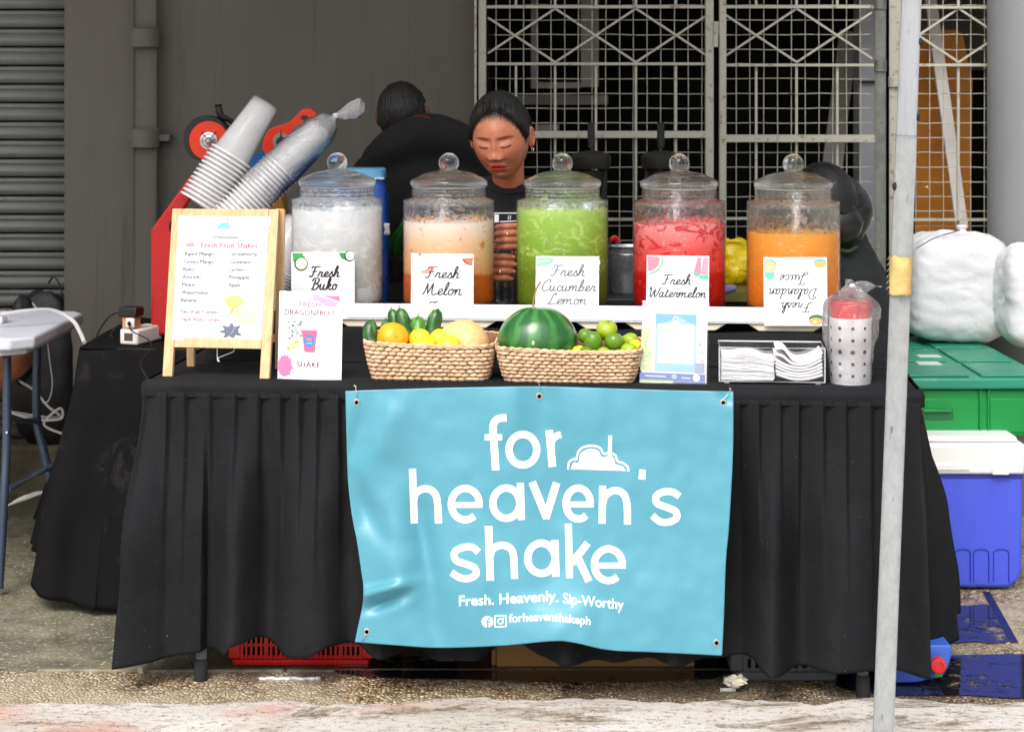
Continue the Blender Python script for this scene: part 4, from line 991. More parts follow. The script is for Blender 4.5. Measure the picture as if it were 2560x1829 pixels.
t, s = card('name_card', 'card reading Fresh Watermelon with pink slices, leaning on the red jar', 'card', (1617, 638), (1773, 640), (1615, 800), .338, .352, group=g5)
s.poly([(1618, 640)] + ell2d(1620, 648, 38, 38, 14, -12, 88), (110, 200, 160)); s.poly([(1618, 640)] + ell2d(1620, 648, 34, 34, 14, -12, 88), (238, 246, 236), .0001); s.poly([(1618, 640)] + ell2d(1620, 648, 30, 30, 14, -12, 88), (236, 140, 160), .0002)
s.poly([(1744, 642), (1754, 642), (1752, 684), (1735, 678)], (236, 140, 166)); s.poly([(1735, 678), (1752, 684), (1744, 690), (1734, 686)], (90, 200, 160), .0001); s.poly([(1758, 642), (1772, 642), (1770, 686), (1752, 684)], (240, 158, 180)); s.poly([(1748, 686), (1771, 686), (1770, 696), (1750, 695)], (90, 200, 160), .0001)
s.script('Fresh', 1692, 710, 12.5, 3.0, GRY, w_=72); s.script('Watermelon', 1694, 742, 12.4, 3.0, GRY, w_=144); s.done(t)
t, s = card('name_card', 'card reading Fresh Dalandan Juice put upside down on the orange jar', 'card', (1909, 643), (2067, 643), (1910, 814), .318, .345, group=g5)
s.poly(ell2d(1924, 686, 13, 13, 16), (110, 200, 170)); s.oval(1926, 664, 16, 16, (120, 180, 190)); s.oval(1925, 667, 14, 14, (246, 190, 140), .0001); s.oval(1924, 668, 4, 4, (252, 226, 200), .0002)
s.oval(2050, 657, 16, 10, (110, 170, 190)); s.oval(2050, 661, 14, 9, (244, 176, 110), .0001); s.oval(2040, 797, 20, 11, (40, 120, 80)); s.oval(2038, 803, 18, 9, (246, 176, 110), .0001); s.oval(2036, 804, 4, 3, (252, 226, 200), .0002)
s.script('Juice', 1985, 687, 12.5, 2.8, GRY, flip=True, w_=70); s.script('Dalandan', 1983, 722, 12.5, 2.8, GRY, flip=True, w_=124); s.script('Fresh', 1990, 756, 12.5, 2.8, GRY, flip=True, w_=76); s.done(t)
# ------------------------------------------------------------------ dragonfruit sign and the pay sign (its code square left out)
t, s = card('sign_stand', 'upright sign reading FRESH DRAGONFRUIT SHAKE with a pink drink picture', 'sign', (699, 727), (857, 732), (694, 946), .012, .045, .004)
PUR, PPK = (104, 40, 84), (140, 76, 122)
s.poly([(782, 734), (850, 735), (850, 750), (840, 762), (818, 764), (800, 750), (784, 748)], (232, 160, 196)); s.poly([(812, 735), (850, 735), (850, 748)], (206, 110, 160), .0001); s.line([(800, 735), (848, 752)], 2.2, (250, 236, 244), .0003)
s.text('FRESH', 776, 765, 52, PPK, .004, 14, .0002, center=True); s.text('DRAGONFRUIT', 776, 786, 126, PUR, .006, 14, .0002, center=True); s.text('SHAKE', 775, 915, 58, PUR, .01, 14, .0002, center=True)
s.rect(720, 795, 830, 890, (244, 244, 238)); rr = random.Random(5)
for k in range(60):
    x, y = rr.uniform(722, 757), rr.uniform(797, 846); s.oval(x, y, rr.uniform(1.5, 4), rr.uniform(1.2, 3), rr.choice([(96, 150, 150), (140, 190, 180), (60, 90, 80), (200, 214, 190)]), .0001 + k * 2e-6, 7)
for k in range(40):
    x, y = rr.uniform(722, 752), rr.uniform(846, 878); s.oval(x, y, rr.uniform(1.5, 4), rr.uniform(1.2, 3), rr.choice([(190, 214, 70), (214, 226, 90), (120, 150, 60)]), .0001 + k * 2e-6, 7)
for k in range(34):
    x, y = rr.uniform(796, 828), rr.uniform(800, 884); s.oval(x, y, rr.uniform(1.5, 4), rr.uniform(.6, 1.6), rr.choice([(214, 210, 190), (180, 176, 160), (240, 226, 200)]), .0001 + k * 2e-6, 7)
s.poly([(756, 822), (796, 822), (790, 878), (764, 878)], (214, 92, 130), .0003); s.poly([(754, 819), (798, 819), (797, 824), (755, 824)], (240, 170, 190), .00035); s.oval(776, 850, 14, 16, (60, 120, 205), .0004); s.oval(776, 846, 8, 4, (230, 120, 90), .0005); s.line([(768, 856), (784, 856)], 1.5, (190, 220, 250), .0005); s.rect(754, 880, 792, 889, (180, 200, 214), .0003)
s.poly([(p[0] + 3 * N3(i, 3), p[1] + 3 * N3(i, 9)) for i, p in enumerate(ell2d(716, 914, 18, 26, 22))], (222, 112, 158)); 
for a in (-120, -95, -70, -40, 10, 50): s.poly([(716 + 15 * math.cos(R(a - 9)), 914 + 22 * math.sin(R(a - 9))), (716 + 26 * math.cos(R(a)), 914 + 36 * math.sin(R(a))), (716 + 15 * math.cos(R(a + 9)), 914 + 22 * math.sin(R(a + 9)))], (206, 96, 150), .0001)
s.done(t)
t, s = card('sign_stand', 'acrylic payment sign with a pale blue clipboard picture beside the lime basket', 'sign', (1607, 751), (1769, 757), (1603, 957), .035, .060, .006)
s.rect(1640, 782, 1742, 926, (168, 206, 236)); s.poly([(1640, 782), (1742, 782), (1742, 810), (1700, 790), (1640, 812)], (130, 186, 226), .0001)
s.rect(1646, 808, 1736, 905, (250, 250, 252), .0002); s.oval(1690, 794, 7, 7, (240, 246, 250), .0003); s.oval(1690, 794, 4, 4, (130, 180, 214), .0004); s.poly([(1678, 806), (1683, 800), (1697, 800), (1702, 806)], (236, 244, 250), .0003)
s.rect(1603, 930, 1766, 948, (132, 146, 200)); s.rect(1603, 948.5, 1686, 956, (214, 228, 180)); s.rect(1686.5, 948.5, 1767, 956, (150, 150, 196))
s.oval(1744, 939, 9, 9, (244, 246, 250), .0002); s.oval(1689, 938, 7, 6, (190, 204, 230), .0002)
for a, b, w in ((1616, 938, 52), (1706, 940, 24)): s.line([(a, b), (a + w, b + .5)], 3, (226, 232, 246), .0002)
s.poly([(1606, 818), (1626, 818), (1632, 924), (1604, 926)], (214, 228, 176)); 
for k in range(26):
    x, y = rr.uniform(1608, 1630), rr.uniform(820, 922); s.oval(x, y, rr.uniform(2, 5), rr.uniform(1.5, 4), rr.choice([(186, 212, 190), (230, 236, 200), (160, 184, 180), (240, 230, 170)]), .0001 + k * 2e-6, 7)
for k in range(22):
    x, y = rr.uniform(1744, 1760), rr.uniform(840, 900); s.oval(x, y, rr.uniform(2, 5), rr.uniform(1.5, 4), rr.choice([(226, 206, 190), (240, 226, 214), (196, 180, 176)]), .0001 + k * 2e-6, 7)
s.rect(1740, 902, 1764, 928, (170, 174, 200)); s.frame(1614, 754, 1620, 762, 1.2, (110, 114, 130)); s.line([(1626, 758), (1660, 758.5)], 1.6, (180, 184, 196))
for k in range(3): s.line([(1738, 753 + k * 4), (1738 + (8, 15, 22)[k], 753.2 + k * 4)], 1.3, (160, 164, 176))
for a, b in ((1726, 1), (1735, -1)): s.line([(a + 2 * b, 752), (a, 752), (a, 764), (a + 2 * b, 764)], 1.1, (120, 124, 134))
s.line([(1724, 768), (1752, 768.5)], 1, (190, 192, 200)); s.done(t)
mb = MB(); A, B, C = PT(1603, 750, .058), PT(1774, 756, .058), PT(1598, 958, .032); D_ = C + (B - A); n = Vector((0, -.003, 0)); mb.add([A + n, B + n, D_ + n, C + n, A + n * 1.5, B + n * 1.5, D_ + n * 1.5, C + n * 1.5], [(0, 1, 2, 3), (7, 6, 5, 4), (0, 4, 5, 1), (1, 5, 6, 2), (2, 6, 7, 3), (3, 7, 4, 0)]); mb.build('acrylic_cover', M_ACR, t, smooth=0)
# ------------------------------------------------------------------ easel menu
M_PINE = NT('pale_pine')
_w = M_PINE.noise(14, 6, .6, vec=M_PINE.co((6, 6, .35)), dist=1.2)
M_PINE.set(Base_Color=M_PINE.mix(M_PINE.ramp(M_PINE.noise(9, 3), [(.68, (0, 0, 0)), (.76, (.6,) * 3)]), M_PINE.ramp(_w, [(.3, S(196, 156, 112)), (.6, S(218, 182, 138)), (.8, S(228, 198, 158))]), S(170, 118, 70)), Roughness=.55); M_PINE.bump(_w, .15, .001); M_PINE = M_PINE.m
ez = thing('easel_sign', 'wooden A-frame easel holding the fruit shake menu at the left end of the table', 'easel', T(540, .08, TZ))
A, B, C, D_ = PT(433, 523, .118), PT(698, 524, .118), PT(408, 941, .034), PT(675, 947, .016)
up = (A - C).normalized(); wv = (B - A).normalized(); nf = wv.cross(up).normalized()
if nf.y > 0: nf = -nf
pw = .0245
def beam(name, a, b, w, h, par=ez, m=M_PINE):
    mb = MB(); d = (b - a).normalized(); x = d.cross(nf).normalized()
    vs = [p + x * (i * w / 2) + nf * (j * h / 2) for p in (a, b) for i, j in ((-1, -1), (1, -1), (1, 1), (-1, 1))]
    mb.add(vs, [(0, 1, 2, 3), (7, 6, 5, 4), (0, 4, 5, 1), (1, 5, 6, 2), (2, 6, 7, 3), (3, 7, 4, 0)]); return mb.build(name, m, par, bevel=.0012)
beam('front_leg', A + wv * pw / 2, C + wv * pw / 2, pw, .016); beam('front_leg', B - wv * pw / 2, D_ - wv * pw / 2, pw, .016)
fr = lambda t_: (lerp(A, C, t_) + wv * (pw + .0006), lerp(B, D_, t_) - wv * (pw + .0006))
a, b = fr(.026); beam('top_rail', a, b, .022, .0152); a, b = fr(.800); beam('bottom_rail', a, b, .023, .0152)
hinge = Vector((0, 0, 0)); bk = Vector((0, .012, 0))
RB0, RB1 = PT(478, 921, .205), PT(698, 925, .19)
RA0, RA1 = A + wv * (pw * 1.6) + bk * 1.3, B - wv * (-pw * .10) + bk * 1.5
beam('rear_leg', RA0, RB0, .020, .014); beam('rear_leg', RA1, RB1, .020, .014); beam('rear_rail', lerp(RA0, RB0, .8) + wv * .011, lerp(RA1, RB1, .8) - wv * .011, .02, .012)
mb = MB(); h0, h1 = lerp(A, B, .15), lerp(A, B, .85)
for h in (h0, h1): mb.box(h.x - .01, h.x + .01, h.y + .004, h.y + .018, h.z - .004, h.z + .0015)
mb.build('hinge', M_EYE, ez)
mp = plane_map(lerp(A, C, .045) + wv * .020 , lerp(B, D_, .045) - wv * .020, lerp(A, C, .785) + wv * .020, 452, 541, 668, 852)
mpp = lambda a, b, h=0: mp(a, b, h + .0100)
mb = MB(); v8 = [mpp(450, 540, -.001), mpp(670, 541, -.001), mpp(670, 853, -.001), mpp(450, 853, -.001)]; mb.add(v8, [(0, 1, 2, 3)]); mb.build('clear_sleeve', mk('worn_clear_sleeve', S(206, 200, 208), .2, var=.15, sc=30, bump=.5, bs=60), ez, smooth=0)
mb = MB(); mb.add([mpp(457, 545), mpp(664, 545), mpp(664, 846), mpp(457, 846)], [(0, 1, 2, 3)]); pp = mb.build('menu_paper', M_PAPER, ez, smooth=0)
s = Sheet(mpp); MAG, NVY, CYN, PNK = (196, 120, 160), (22, 44, 70), (120, 196, 230), (214, 110, 132)
s.frame(459, 547, 662, 844, 1.3, MAG); s.h = .0007
def cloud(s, cx, cy, k, fill, edge):
    o = [(-27, 0), (-24, -9), (-17, -11), (-14, -20), (-4, -25), (8, -21), (12, -13), (20, -12), (23, -4), (28, 0)]
    s.poly([(cx + x * k * .82, cy + y * k * .8 - 1 * k) for x, y in o], fill); s.line(cr([(cx + x * k, cy + y * k) for x, y in o], 4), 1.3, edge, .0001); s.line([(cx + 9 * k, cy - 36 * k), (cx + 9 * k, cy - 12 * k)], 1.4, edge, .0002)
cloud(s, 560, 573, .8, CYN, (70, 130, 160)); s.text("FOR HEAVEN'S SHAKE", 560, 583, 78, (110, 120, 134), 0, 5, center=True)
s.frame(517, 590, 523, 597, 1, NVY); s.frame(526, 590, 532, 597, 1, NVY); s.text('forheavenshakeph', 565, 597, 62, NVY, .008, 8, center=True)
cloud(s, 483, 619, .55, (236, 150, 164), (206, 96, 120)); s.text('Fresh Fruit Shakes', 508, 621, 134, (176, 60, 96), .011, 14)
L = ['Riped Mango', 'Green Mango', 'Buko', 'Avocado', 'Melon', 'Watermelon', 'Banana']; wl_ = [70, 72, 25, 43, 32, 64, 38]
for k, (w_, l_) in enumerate(zip(wl_, L)): s.text(w_, 470 - k * .6, 641 + k * 19.4, l_, NVY, .011, 10.5) if False else s.text(L[k], 470 - k * .6, 641 + k * 19.4, wl_[k], NVY, .011, 10.5)
Rr = ['Strawberry', 'Guyabano', 'Lychee', 'Pineapple', 'Apple']; wr_ = [62, 50, 33, 48, 29]
for k in range(5): s.text(Rr[k], 580 - k * .6, 641 + k * 19.4, wr_[k], NVY, .011, 10.5)
s.text('Two-fruit Combo', 466, 786, 90, (110, 64, 110), .011, 10.5); s.text('Triple-fruit Combo', 464, 805, 100, (140, 60, 106), .011, 10.5)
s.poly([(578, 760), (606, 764), (602, 790), (586, 790)], (238, 190, 140)); s.oval(593, 755, 21, 15, (246, 214, 92), .0001); s.oval(593, 755, 17, 11, (250, 226, 120), .0002)
s.poly([(606, 800), (642, 802), (636, 834), (608, 830)], (238, 236, 200)); s.oval(624, 794, 22, 18, (240, 238, 150), .0001); s.oval(624, 794, 18, 14, (248, 244, 176), .0002)
lf = []
for a in range(0, 360, 12): r_ = 26 if (a // 24) % 2 else 17; lf.append((590 + r_ * 1.05 * math.cos(R(a)), 829 + min(16, r_ * .75 * math.sin(R(a)))))
s.poly(lf, (96, 104, 122), .00005); s.line([(576, 800), (618, 728)], 1.6, (110, 116, 124), .0004); s.line([(590, 836), (628, 756)], 1.8, (130, 160, 176), .0004); s.frame(622, 738, 636, 752, 1, (130, 134, 144)); s.line([(584, 735), (610, 735)], 1.6, (150, 154, 160)); s.line([(628, 768), (650, 768)], 1.2, (170, 174, 180)); s.done(ez)
mb = MB(); q = [lerp(A, B, .48) + (C - A) * .83, 0]
c0 = lerp(C, D_, .48) + (A - C) * .17 + Vector((0, .02, 0)); mb.tube(cr([c0, c0 + Vector((.001, 0, -.03)), c0 + Vector((.006, -.002, -.034)), c0 + Vector((.003, 0, -.026)), c0 + Vector((.022, .004, -.018)), c0 + Vector((.040, .004, -.010)), c0 + Vector((.043, .004, .004))], 6), .0013, 6); mb.build('string', mk('white_cord', S(220, 220, 214), .7), ez)
# ------------------------------------------------------------------ woven baskets
M_WEAVE = NT('dried_water_hyacinth')
_f = M_WEAVE.noise(45, 5, .7, vec=M_WEAVE.co((1, 1, 2.4)))
M_WEAVE.set(Base_Color=M_WEAVE.ramp(_f, [(.28, S(160, 118, 86)), (.5, S(212, 176, 140)), (.7, S(234, 208, 178))]), Roughness=.6); M_WEAVE.bump(M_WEAVE.noise(210, 3, .6, vec=M_WEAVE.co((.4, .4, 2))), .5, .002); M_WEAVE = M_WEAVE.m
def basket(label, u0, u1, v0, v1, h, rim, seed):
    "rim(a) adds height round the path, a = 0 front left, .. 1"
    t = thing('woven_basket', label, 'basket', TW((u0 + u1) / 2, (v0 + v1) / 2, TZ), 'woven fruit baskets at the front of the table')
    cx, cv, hu, hv = (u0 + u1) / 2, (v0 + v1) / 2, (u1 - u0) / 2, (v1 - v0) / 2; rc = .032
    segs = [2 * (hu - rc), math.pi / 2 * rc, 2 * (hv - rc), math.pi / 2 * rc] * 2; Lp = sum(segs)
    def path(s, g, f):
        s %= Lp; k = 0
        while s > segs[k]: s -= segs[k]; k += 1
        f_ = s / segs[k]; x0, y0 = hu - rc, hv - rc
        cor = [(x0, -y0, -90), None, (x0, y0, 0), None, (-x0, y0, 90), None, (-x0, -y0, 180)]
        if k == 0: p = (-x0 + s, -hv)
        elif k == 2: p = (hu, -y0 + s)
        elif k == 4: p = (x0 - s, hv)
        elif k == 6: p = (-hu, y0 - s)
        else:
            c = {1: (x0, -y0, -90), 3: (x0, y0, 0), 5: (-x0, y0, 90), 7: (-x0, -y0, 180)}[k]; a = R(c[2] + 90 * f_); p = (c[0] + rc * math.cos(a), c[1] + rc * math.sin(a))
        gr = .86 + .14 * g ** .7
        return TW(cx + p[0] * gr + f * p[0] / hu, cv + p[1] * (gr if p[1] > 0 else gr * .98 + .02) + f * p[1] / hv, 0)
    rows = 9; rnd = random.Random(seed); mb = MB(); nst = int(Lp / .0200)
    for r in range(rows):
        for k in range(nst):
            s = (k + .5 * (r % 2) + rnd.uniform(-.08, .08)) / nst * Lp; g = (r + .5) / rows
            a = s / Lp; zz = TZ + .004 + g * (h + rim(a)) - .004
            p0 = path(s - .0098, g, 0); p1 = path(s + .0098, g, 0)
            d = (p1 - p0).normalized(); nrm = Vector((d.y, -d.x, 0)); rr_ = rnd.uniform(.9, 1.12)
            c = (p0 + p1) / 2; c.z = zz + rnd.uniform(-.0007, .0007)
            tilt = .06 if r % 2 else -.06; hh = (h + rim(a)) / rows
            M = Matrix((d * 1.0 + Vector((0, 0, tilt)), nrm, Vector((0, 0, 1)))).transposed()
            mb.ell(c + nrm * .0012, (.0116 * rr_, .0056 * rr_, hh * .55), 8, 5, M=M)
    tag(mb.build('woven_strands', M_WEAVE, t, smooth=80, fix=False), kind='stuff')
    mb = MB(); mb.grid(lambda a, b: path(a * Lp, b, -.004) + Vector((0, 0, TZ + .003 + b * (h + rim(a) - .002))), 90, 4, wrap=True)
    vs = [path(a / 90 * Lp, 0, -.004) + Vector((0, 0, TZ + .003)) for a in range(90)]; mb.add(vs, [tuple(range(90))]); mb.build('basket_wall', mk('basket_inside', S(120, 84, 56), .8, var=.3, sc=60), t, solid=.002)
    mb = MB(); pts = [path(a / 200 * Lp, 1, .001) + Vector((0, 0, TZ + h + rim(a / 200) - .001)) for a in range(200)]
    for ph in (0, math.pi):
        q = []
        for i, p in enumerate(pts): an = i / 200 * 2 * math.pi * (nst * .5) + ph; q.append(p + Vector((0, .0024 * math.cos(an), .0024 * math.sin(an))))
        mb.tube(q, .0031, 6, closed=True)
    mb.build('rim_braid', M_WEAVE, t, smooth=80)
    return t
uof = lambda px, v: (T(px, v, 0) - TO).dot(TU)
fr1 = 0.36
def rim1(a): return -.0065 * math.sin(min(1, a / .36) * math.pi) + (.006 if a > .36 else 0) * math.sin((a - .36) / .64 * math.pi) + .004
basket('woven basket of cucumbers, yellow citrus and a cantaloupe', uof(907, .015), uof(1234, .015), .012, .20, .089, rim1, 1)
basket('woven basket holding the watermelon and the limes', uof(1239, .015), uof(1603, .015), .006, .20, .080, rim1, 2)
# ------------------------------------------------------------------ fruit
def citrus_mat(name, a, b, c3=None, sp=.35):
    n = NT(name); f = n.noise(7, 4, .5); c = n.ramp(f, [(.35, a), (.65, b)])
    if c3: c = n.mix(n.ramp(n.noise(4, 3), [(.52, (0, 0, 0)), (.68, (1, 1, 1))]), c, c3)
    n.set(Base_Color=c, Roughness=sp); n.b.inputs['Subsurface Weight'].default_value = .12; n.b.inputs['Subsurface Scale'].default_value = .004
    n.bump(n.voro(330, feat='SMOOTH_F1').outputs['Distance'], .25, .0012); return n.m
M_ORG = citrus_mat('orange_yellow_peel', S(238, 158, 14), S(244, 178, 26)); M_YEL = citrus_mat('yellow_peel', S(244, 202, 34), S(250, 216, 64), S(238, 196, 40))
M_LIM = citrus_mat('lime_peel', S(84, 126, 34), S(108, 146, 42), S(150, 172, 58), .25); M_LIY = citrus_mat('yellow_green_lime_peel', S(136, 168, 28), S(172, 186, 40), S(198, 190, 48), .28)
M_STEM = mk('dry_stem', S(150, 132, 84), .7, var=.2, sc=60)
def fruit(name, label, cat, px, py, v, r, m, sq=(1, 1, .94), group=None, tilt=(0, 0, 0), tip=None, stem=True, disp=None):
    c = PT(px, py, v); M = Euler(tilt).to_matrix(); t = thing(name, label, cat, c - Vector((0, 0, r * sq[2])), group); sd_ = px * .13
    df = lambda d: 1 + .045 * N3(d.x * 1.6 + sd_, d.y * 1.6, d.z * 1.6) + .010 * N3(d.x * 6 + sd_, d.y * 6, d.z * 6) - (.06 * max(0, d.z - .93) / .07) + ((tip or 0) * max(0, -d.z - .86) / .14)
    mb = MB(); mb.ell(c, tuple(r * q for q in sq), 32, 20, M=M, disp=df); mb.build('peel', m, t, smooth=80)
    if stem:
        q = c + M @ Vector((0, 0, r * sq[2] * .95)); d = (M @ Vector((0, 0, 1))).normalized(); mb = MB(); mb.tube([q - d * .002, q + d * .0015], .0024, 8); mb.build('stem_button', M_STEM, t)
    return t
gy = 'yellow citrus fruit in the left basket'
fruit('orange', 'biggest golden orange at the left of the left basket', 'orange', 982, 846, .075, .0400, M_ORG, tilt=(R(74), 0, R(16)), group=gy)
for lb, px, py, v, r, m in (('yellow citrus with its stem end showing, right of the big orange', 1050, 848, .085, .0275, M_YEL), ('round yellow citrus at the front middle of the left basket', 1060, 868, .045, .0295, M_YEL),
      ('small yellow citrus half hidden behind two others', 1099, 847, .088, .026, M_YEL), ('large pale yellow citrus at the front in front of the cantaloupe', 1123, 869, .048, .033, M_YEL),
      ('orange citrus sunk low between the big orange and the rim', 1020, 886, .048, .024, M_ORG), ('golden citrus sunk at the rim under the cantaloupe', 1173, 888, .045, .022, M_ORG)):
    fruit('citrus', lb, 'citrus', px, py, v, r, m, tilt=(R(70 if px == 1050 else 200 + px), R(20), R(px)), group=gy, sq=(1, .98, .95))
M_CANT = NT('cantaloupe_rind')
_e = M_CANT.voro(55, feat='DISTANCE_TO_EDGE').outputs['Distance']
M_CANT.set(Base_Color=M_CANT.mix(M_CANT.ramp(_e, [(.02, (0, 0, 0)), (.10, (1, 1, 1))]), S(226, 196, 148), M_CANT.ramp(M_CANT.noise(6), [(.3, S(228, 176, 108)), (.7, S(234, 188, 124))])), Roughness=.6); M_CANT.bump(M_CANT.ramp(_e, [(0, (1, 1, 1)), (.12, (0, 0, 0))]), .35, .0012); M_CANT = M_CANT.m
fruit('cantaloupe', 'smooth pale orange cantaloupe at the right of the left basket', 'melon', 1158, 864, .118, .0665, M_CANT, sq=(1, 1, .95), tilt=(R(40), 0, 0), stem=False)
M_CUC = NT('cucumber_skin')
_s = M_CUC.noise(60, 4, .6, vec=M_CUC.co((1.6, 1.6, .14)))
M_CUC.set(Base_Color=M_CUC.ramp(_s, [(.38, S(22, 66, 24)), (.58, S(44, 98, 36)), (.74, S(120, 160, 84))]), Roughness=.32); M_CUC.bump(M_CUC.noise(160, 3), .25, .0015); M_CUC = M_CUC.m
M_CUC2 = NT('light_cucumber_skin')
_s = M_CUC2.noise(60, 4, .6, vec=M_CUC2.co((1.6, 1.6, .14)))
M_CUC2.set(Base_Color=M_CUC2.ramp(_s, [(.38, S(48, 108, 30)), (.58, S(86, 144, 50)), (.74, S(160, 190, 100))]), Roughness=.34); M_CUC2 = M_CUC2.m
for lb, px0, py0, px1, py1, v, r, m in (('dark green cucumber at the far left of the left basket', 930, 800, 932, 880, .085, .0180, M_CUC), ('cucumber second from the left, its tip just showing', 963, 797, 956, 880, .13, .0165, M_CUC),
      ('cucumber in the left basket, left of the tall shiny pair', 977, 772, 985, 880, .135, .0165, M_CUC), ('tall shiny cucumber, right one of the pair above the big orange', 997, 770, 1006, 880, .12, .0190, M_CUC),
      ('dark short cucumber behind the stem-marked citrus', 1030, 798, 1018, 880, .125, .0190, M_CUC), ('bright green cucumber with pale streaks in the middle of the left basket', 1046, 790, 1064, 880, .12, .0180, M_CUC2),
      ('cucumber leaning right against the cantaloupe', 1096, 772, 1078, 880, .13, .0190, M_CUC)):
    a, b = PT(px0, py0, v), PT(px1, py1, v - .03); b.z = max(b.z, TZ + .012); d = (a - b).normalized(); t = thing('cucumber', lb, 'cucumber', b, 'cucumbers standing in the left basket'); x, y = frame_of(d)
    n_ = 16; L_ = (a - b).length; pts = [lerp(b, a, i / n_) + x * (.010 if px0 % 2 else -.007) * math.sin(i / n_ * math.pi) for i in range(n_ + 1)]
    rs = [max(.0015, r * (1 - abs(2 * i / n_ - 1) ** (5 if i < 9 else 4.2)) ** .5) for i in range(n_ + 1)]
    mb = MB(); mb.tube(pts, [q_ * (1 + .07 * N3(i_ * .6, px0)) for i_, q_ in enumerate(rs)], 20); mb.build('skin', m, t, smooth=80); mb = MB(); mb.tube([a, a + d * .006 + x * .002], .0016, 6); mb.build('stem', M_STEM, t)
M_WM = NT('watermelon_rind')
_v = M_WM.co((1, 1, 1)); _n = M_WM.noise(16, 5, .65, dist=.6); _at = M_WM.math('ARCTAN2', M_WM.sep(0), M_WM.sep(1))
_w = M_WM.math('SINE', M_WM.math('ADD', M_WM.math('MULTIPLY', _at, 11), M_WM.math('MULTIPLY', _n, 7)))
_c = M_WM.ramp(M_WM.math('MULTIPLY', M_WM.math('ADD', _w, 1), .5), [(.25, S(28, 88, 36)), (.6, S(34, 98, 38)), (.9, S(54, 122, 50))])
_c = M_WM.mix(M_WM.ramp(M_WM.noise(3), [(.5, (0, 0, 0)), (.8, (.5,) * 3)]), _c, S(44, 84, 30))
_c = M_WM.mix(M_WM.ramp(M_WM.noise(30, 5, .7, vec=M_WM.co((1, 1, 2.5)), dist=.6), [(.70, (0, 0, 0)), (.74, (.8,) * 3)]), _c, S(150, 162, 100))
M_WM.set(Base_Color=_c, Roughness=.25); M_WM.b.inputs['Coat Weight'].default_value = .3; M_WM.bump(M_WM.noise(22, 3), .12, .003); M_WM = M_WM.m
c = PT(1344, 858, .105); t = thing('watermelon', 'big dark green watermelon with a dry curled stem in the right basket', 'watermelon', c)
mb = MB(); mb.ell(c, (.1010, .090, .0925), 56, 36, disp=lambda d: 1 + .012 * N3(d.x * 1.5, d.y * 1.5, d.z * 1.5) + .006 * math.cos(11 * math.atan2(d.y, d.x)) * (1 - d.z * d.z) - .04 * max(0, d.z - .93) / .07); mb.build('rind', M_WM, t, smooth=80)
a = PT(1334, 768, .09); mb = MB(); mb.tube(cr([a + Vector((0, 0, -.006)), a + Vector((-.001, 0, .008)), PT(1337, 735, .085), PT(1344, 716, .08), PT(1353, 703, .075)], 6), [.0042, .004, .0034, .003, .0026, .0024] + [.0022] * 18 + [.001], 8); mb.build('stem', M_STEM, t)
mb = MB(); mb.ell(PT(1333, 857, .012), (.0035, .001, .0055), 10, 6); mb.build('rind_scar', mk('pale_scar', S(214, 206, 170), .7), t)
for lb, px, py, v, r, m, sq in (('green lime at the left, behind the long lime', 1463, 839, .10, .0190, M_LIM, (1, 1, .95)), ('long glossy green lime beside the watermelon', 1483, 855, .065, .0245, M_LIM, (.95, .9, 1.12)), ('yellow green lime on top of the heap', 1517, 825, .105, .0265, M_LIY, (1, 1, .94)),
      ('plain green lime in the middle of the heap', 1535, 853, .07, .0235, M_LIM, (1.04, 1, .96)), ('lime at the right of the heap, behind the others', 1574, 851, .10, .0205, M_LIY, (1.1, 1, .9)), ('pale lime sunk at the right near the rim', 1572, 875, .055, .0205, M_LIY, (1.08, 1, .9)),
      ('yellow lime at the far right of the basket', 1588, 866, .085, .0185, M_YEL, (1, 1, .95)), ('half yellow lime at the lower left of the heap', 1447, 881, .055, .0185, M_YEL, (1, 1, .95)), ('dark green lime at the lower left near the rim', 1467, 886, .038, .0205, M_LIM, (1.15, 1, .85)),
      ('olive lime at the front rim with its stem end forward', 1509, 887, .040, .0195, M_LIY, (1.05, 1, .92)), ('small bright lime low at the front rim', 1547, 889, .038, .0175, M_LIY, (1.1, 1, .9))):
    fruit('lime', lb, 'lime', px, py, v, r, m, sq=sq, tilt=(R(px * 3 % 60 - 30 if px != 1509 else 80), R(py * 7 % 50 - 25), R(px * 5)), group='limes heaped in the right basket', tip=.07)
# ------------------------------------------------------------------ napkins
t = thing('napkin_box', 'clear acrylic napkin box with small feet at the right of the table', 'box', T(1930, .09, TZ)); na, nb = uof(1798, .04), uof(2062, .04); z0, z1 = TZ + .008, TZ + .088; nv0, nv1 = .035, .150
M_ACE = mk('bright_acrylic_edge', S(212, 214, 220), .15, var=.03)
for a0, a1, b0, b1, c0, c1 in ((na, nb, nv0, nv0 + .0025, z0, z1), (na, nb, nv1, nv1 + .0025, z0, z1), (na, na + .0025, nv0 + .0026, nv1 - .0001, z0, z1), (nb - .0025, nb, nv0 + .0026, nv1 - .0001, z0, z1), (na, nb, nv0 + .0026, nv1 - .0001, z0 - .003, z0 - .0002)):
    mb = MB(); mb.box(a0, a1, b0, b1, c0, c1, M=Mt); mb.build('side_panel', M_ACR, t, bevel=.0006)
mb = MB(); cr_ = [TW(na, nv0, z1), TW(nb, nv0, z1), TW(nb, nv1 + .0025, z1), TW(na, nv1 + .0025, z1)]; mb.tube(cr_, .0017, 8, closed=True); mb.build('rim', M_ACE, t)
for q in ((na, nv0), (nb, nv0)): mb = MB(); mb.tube([TW(q[0], q[1], z0 - .002), TW(q[0], q[1], z1)], .0012, 6); mb.build('corner_edge', M_ACE, t)
mb = MB(); mb.tube([TW(na, nv0, z0 - .002), TW(nb, nv0, z0 - .002)], .0014, 6); mb.build('base_edge', M_ACE, t)
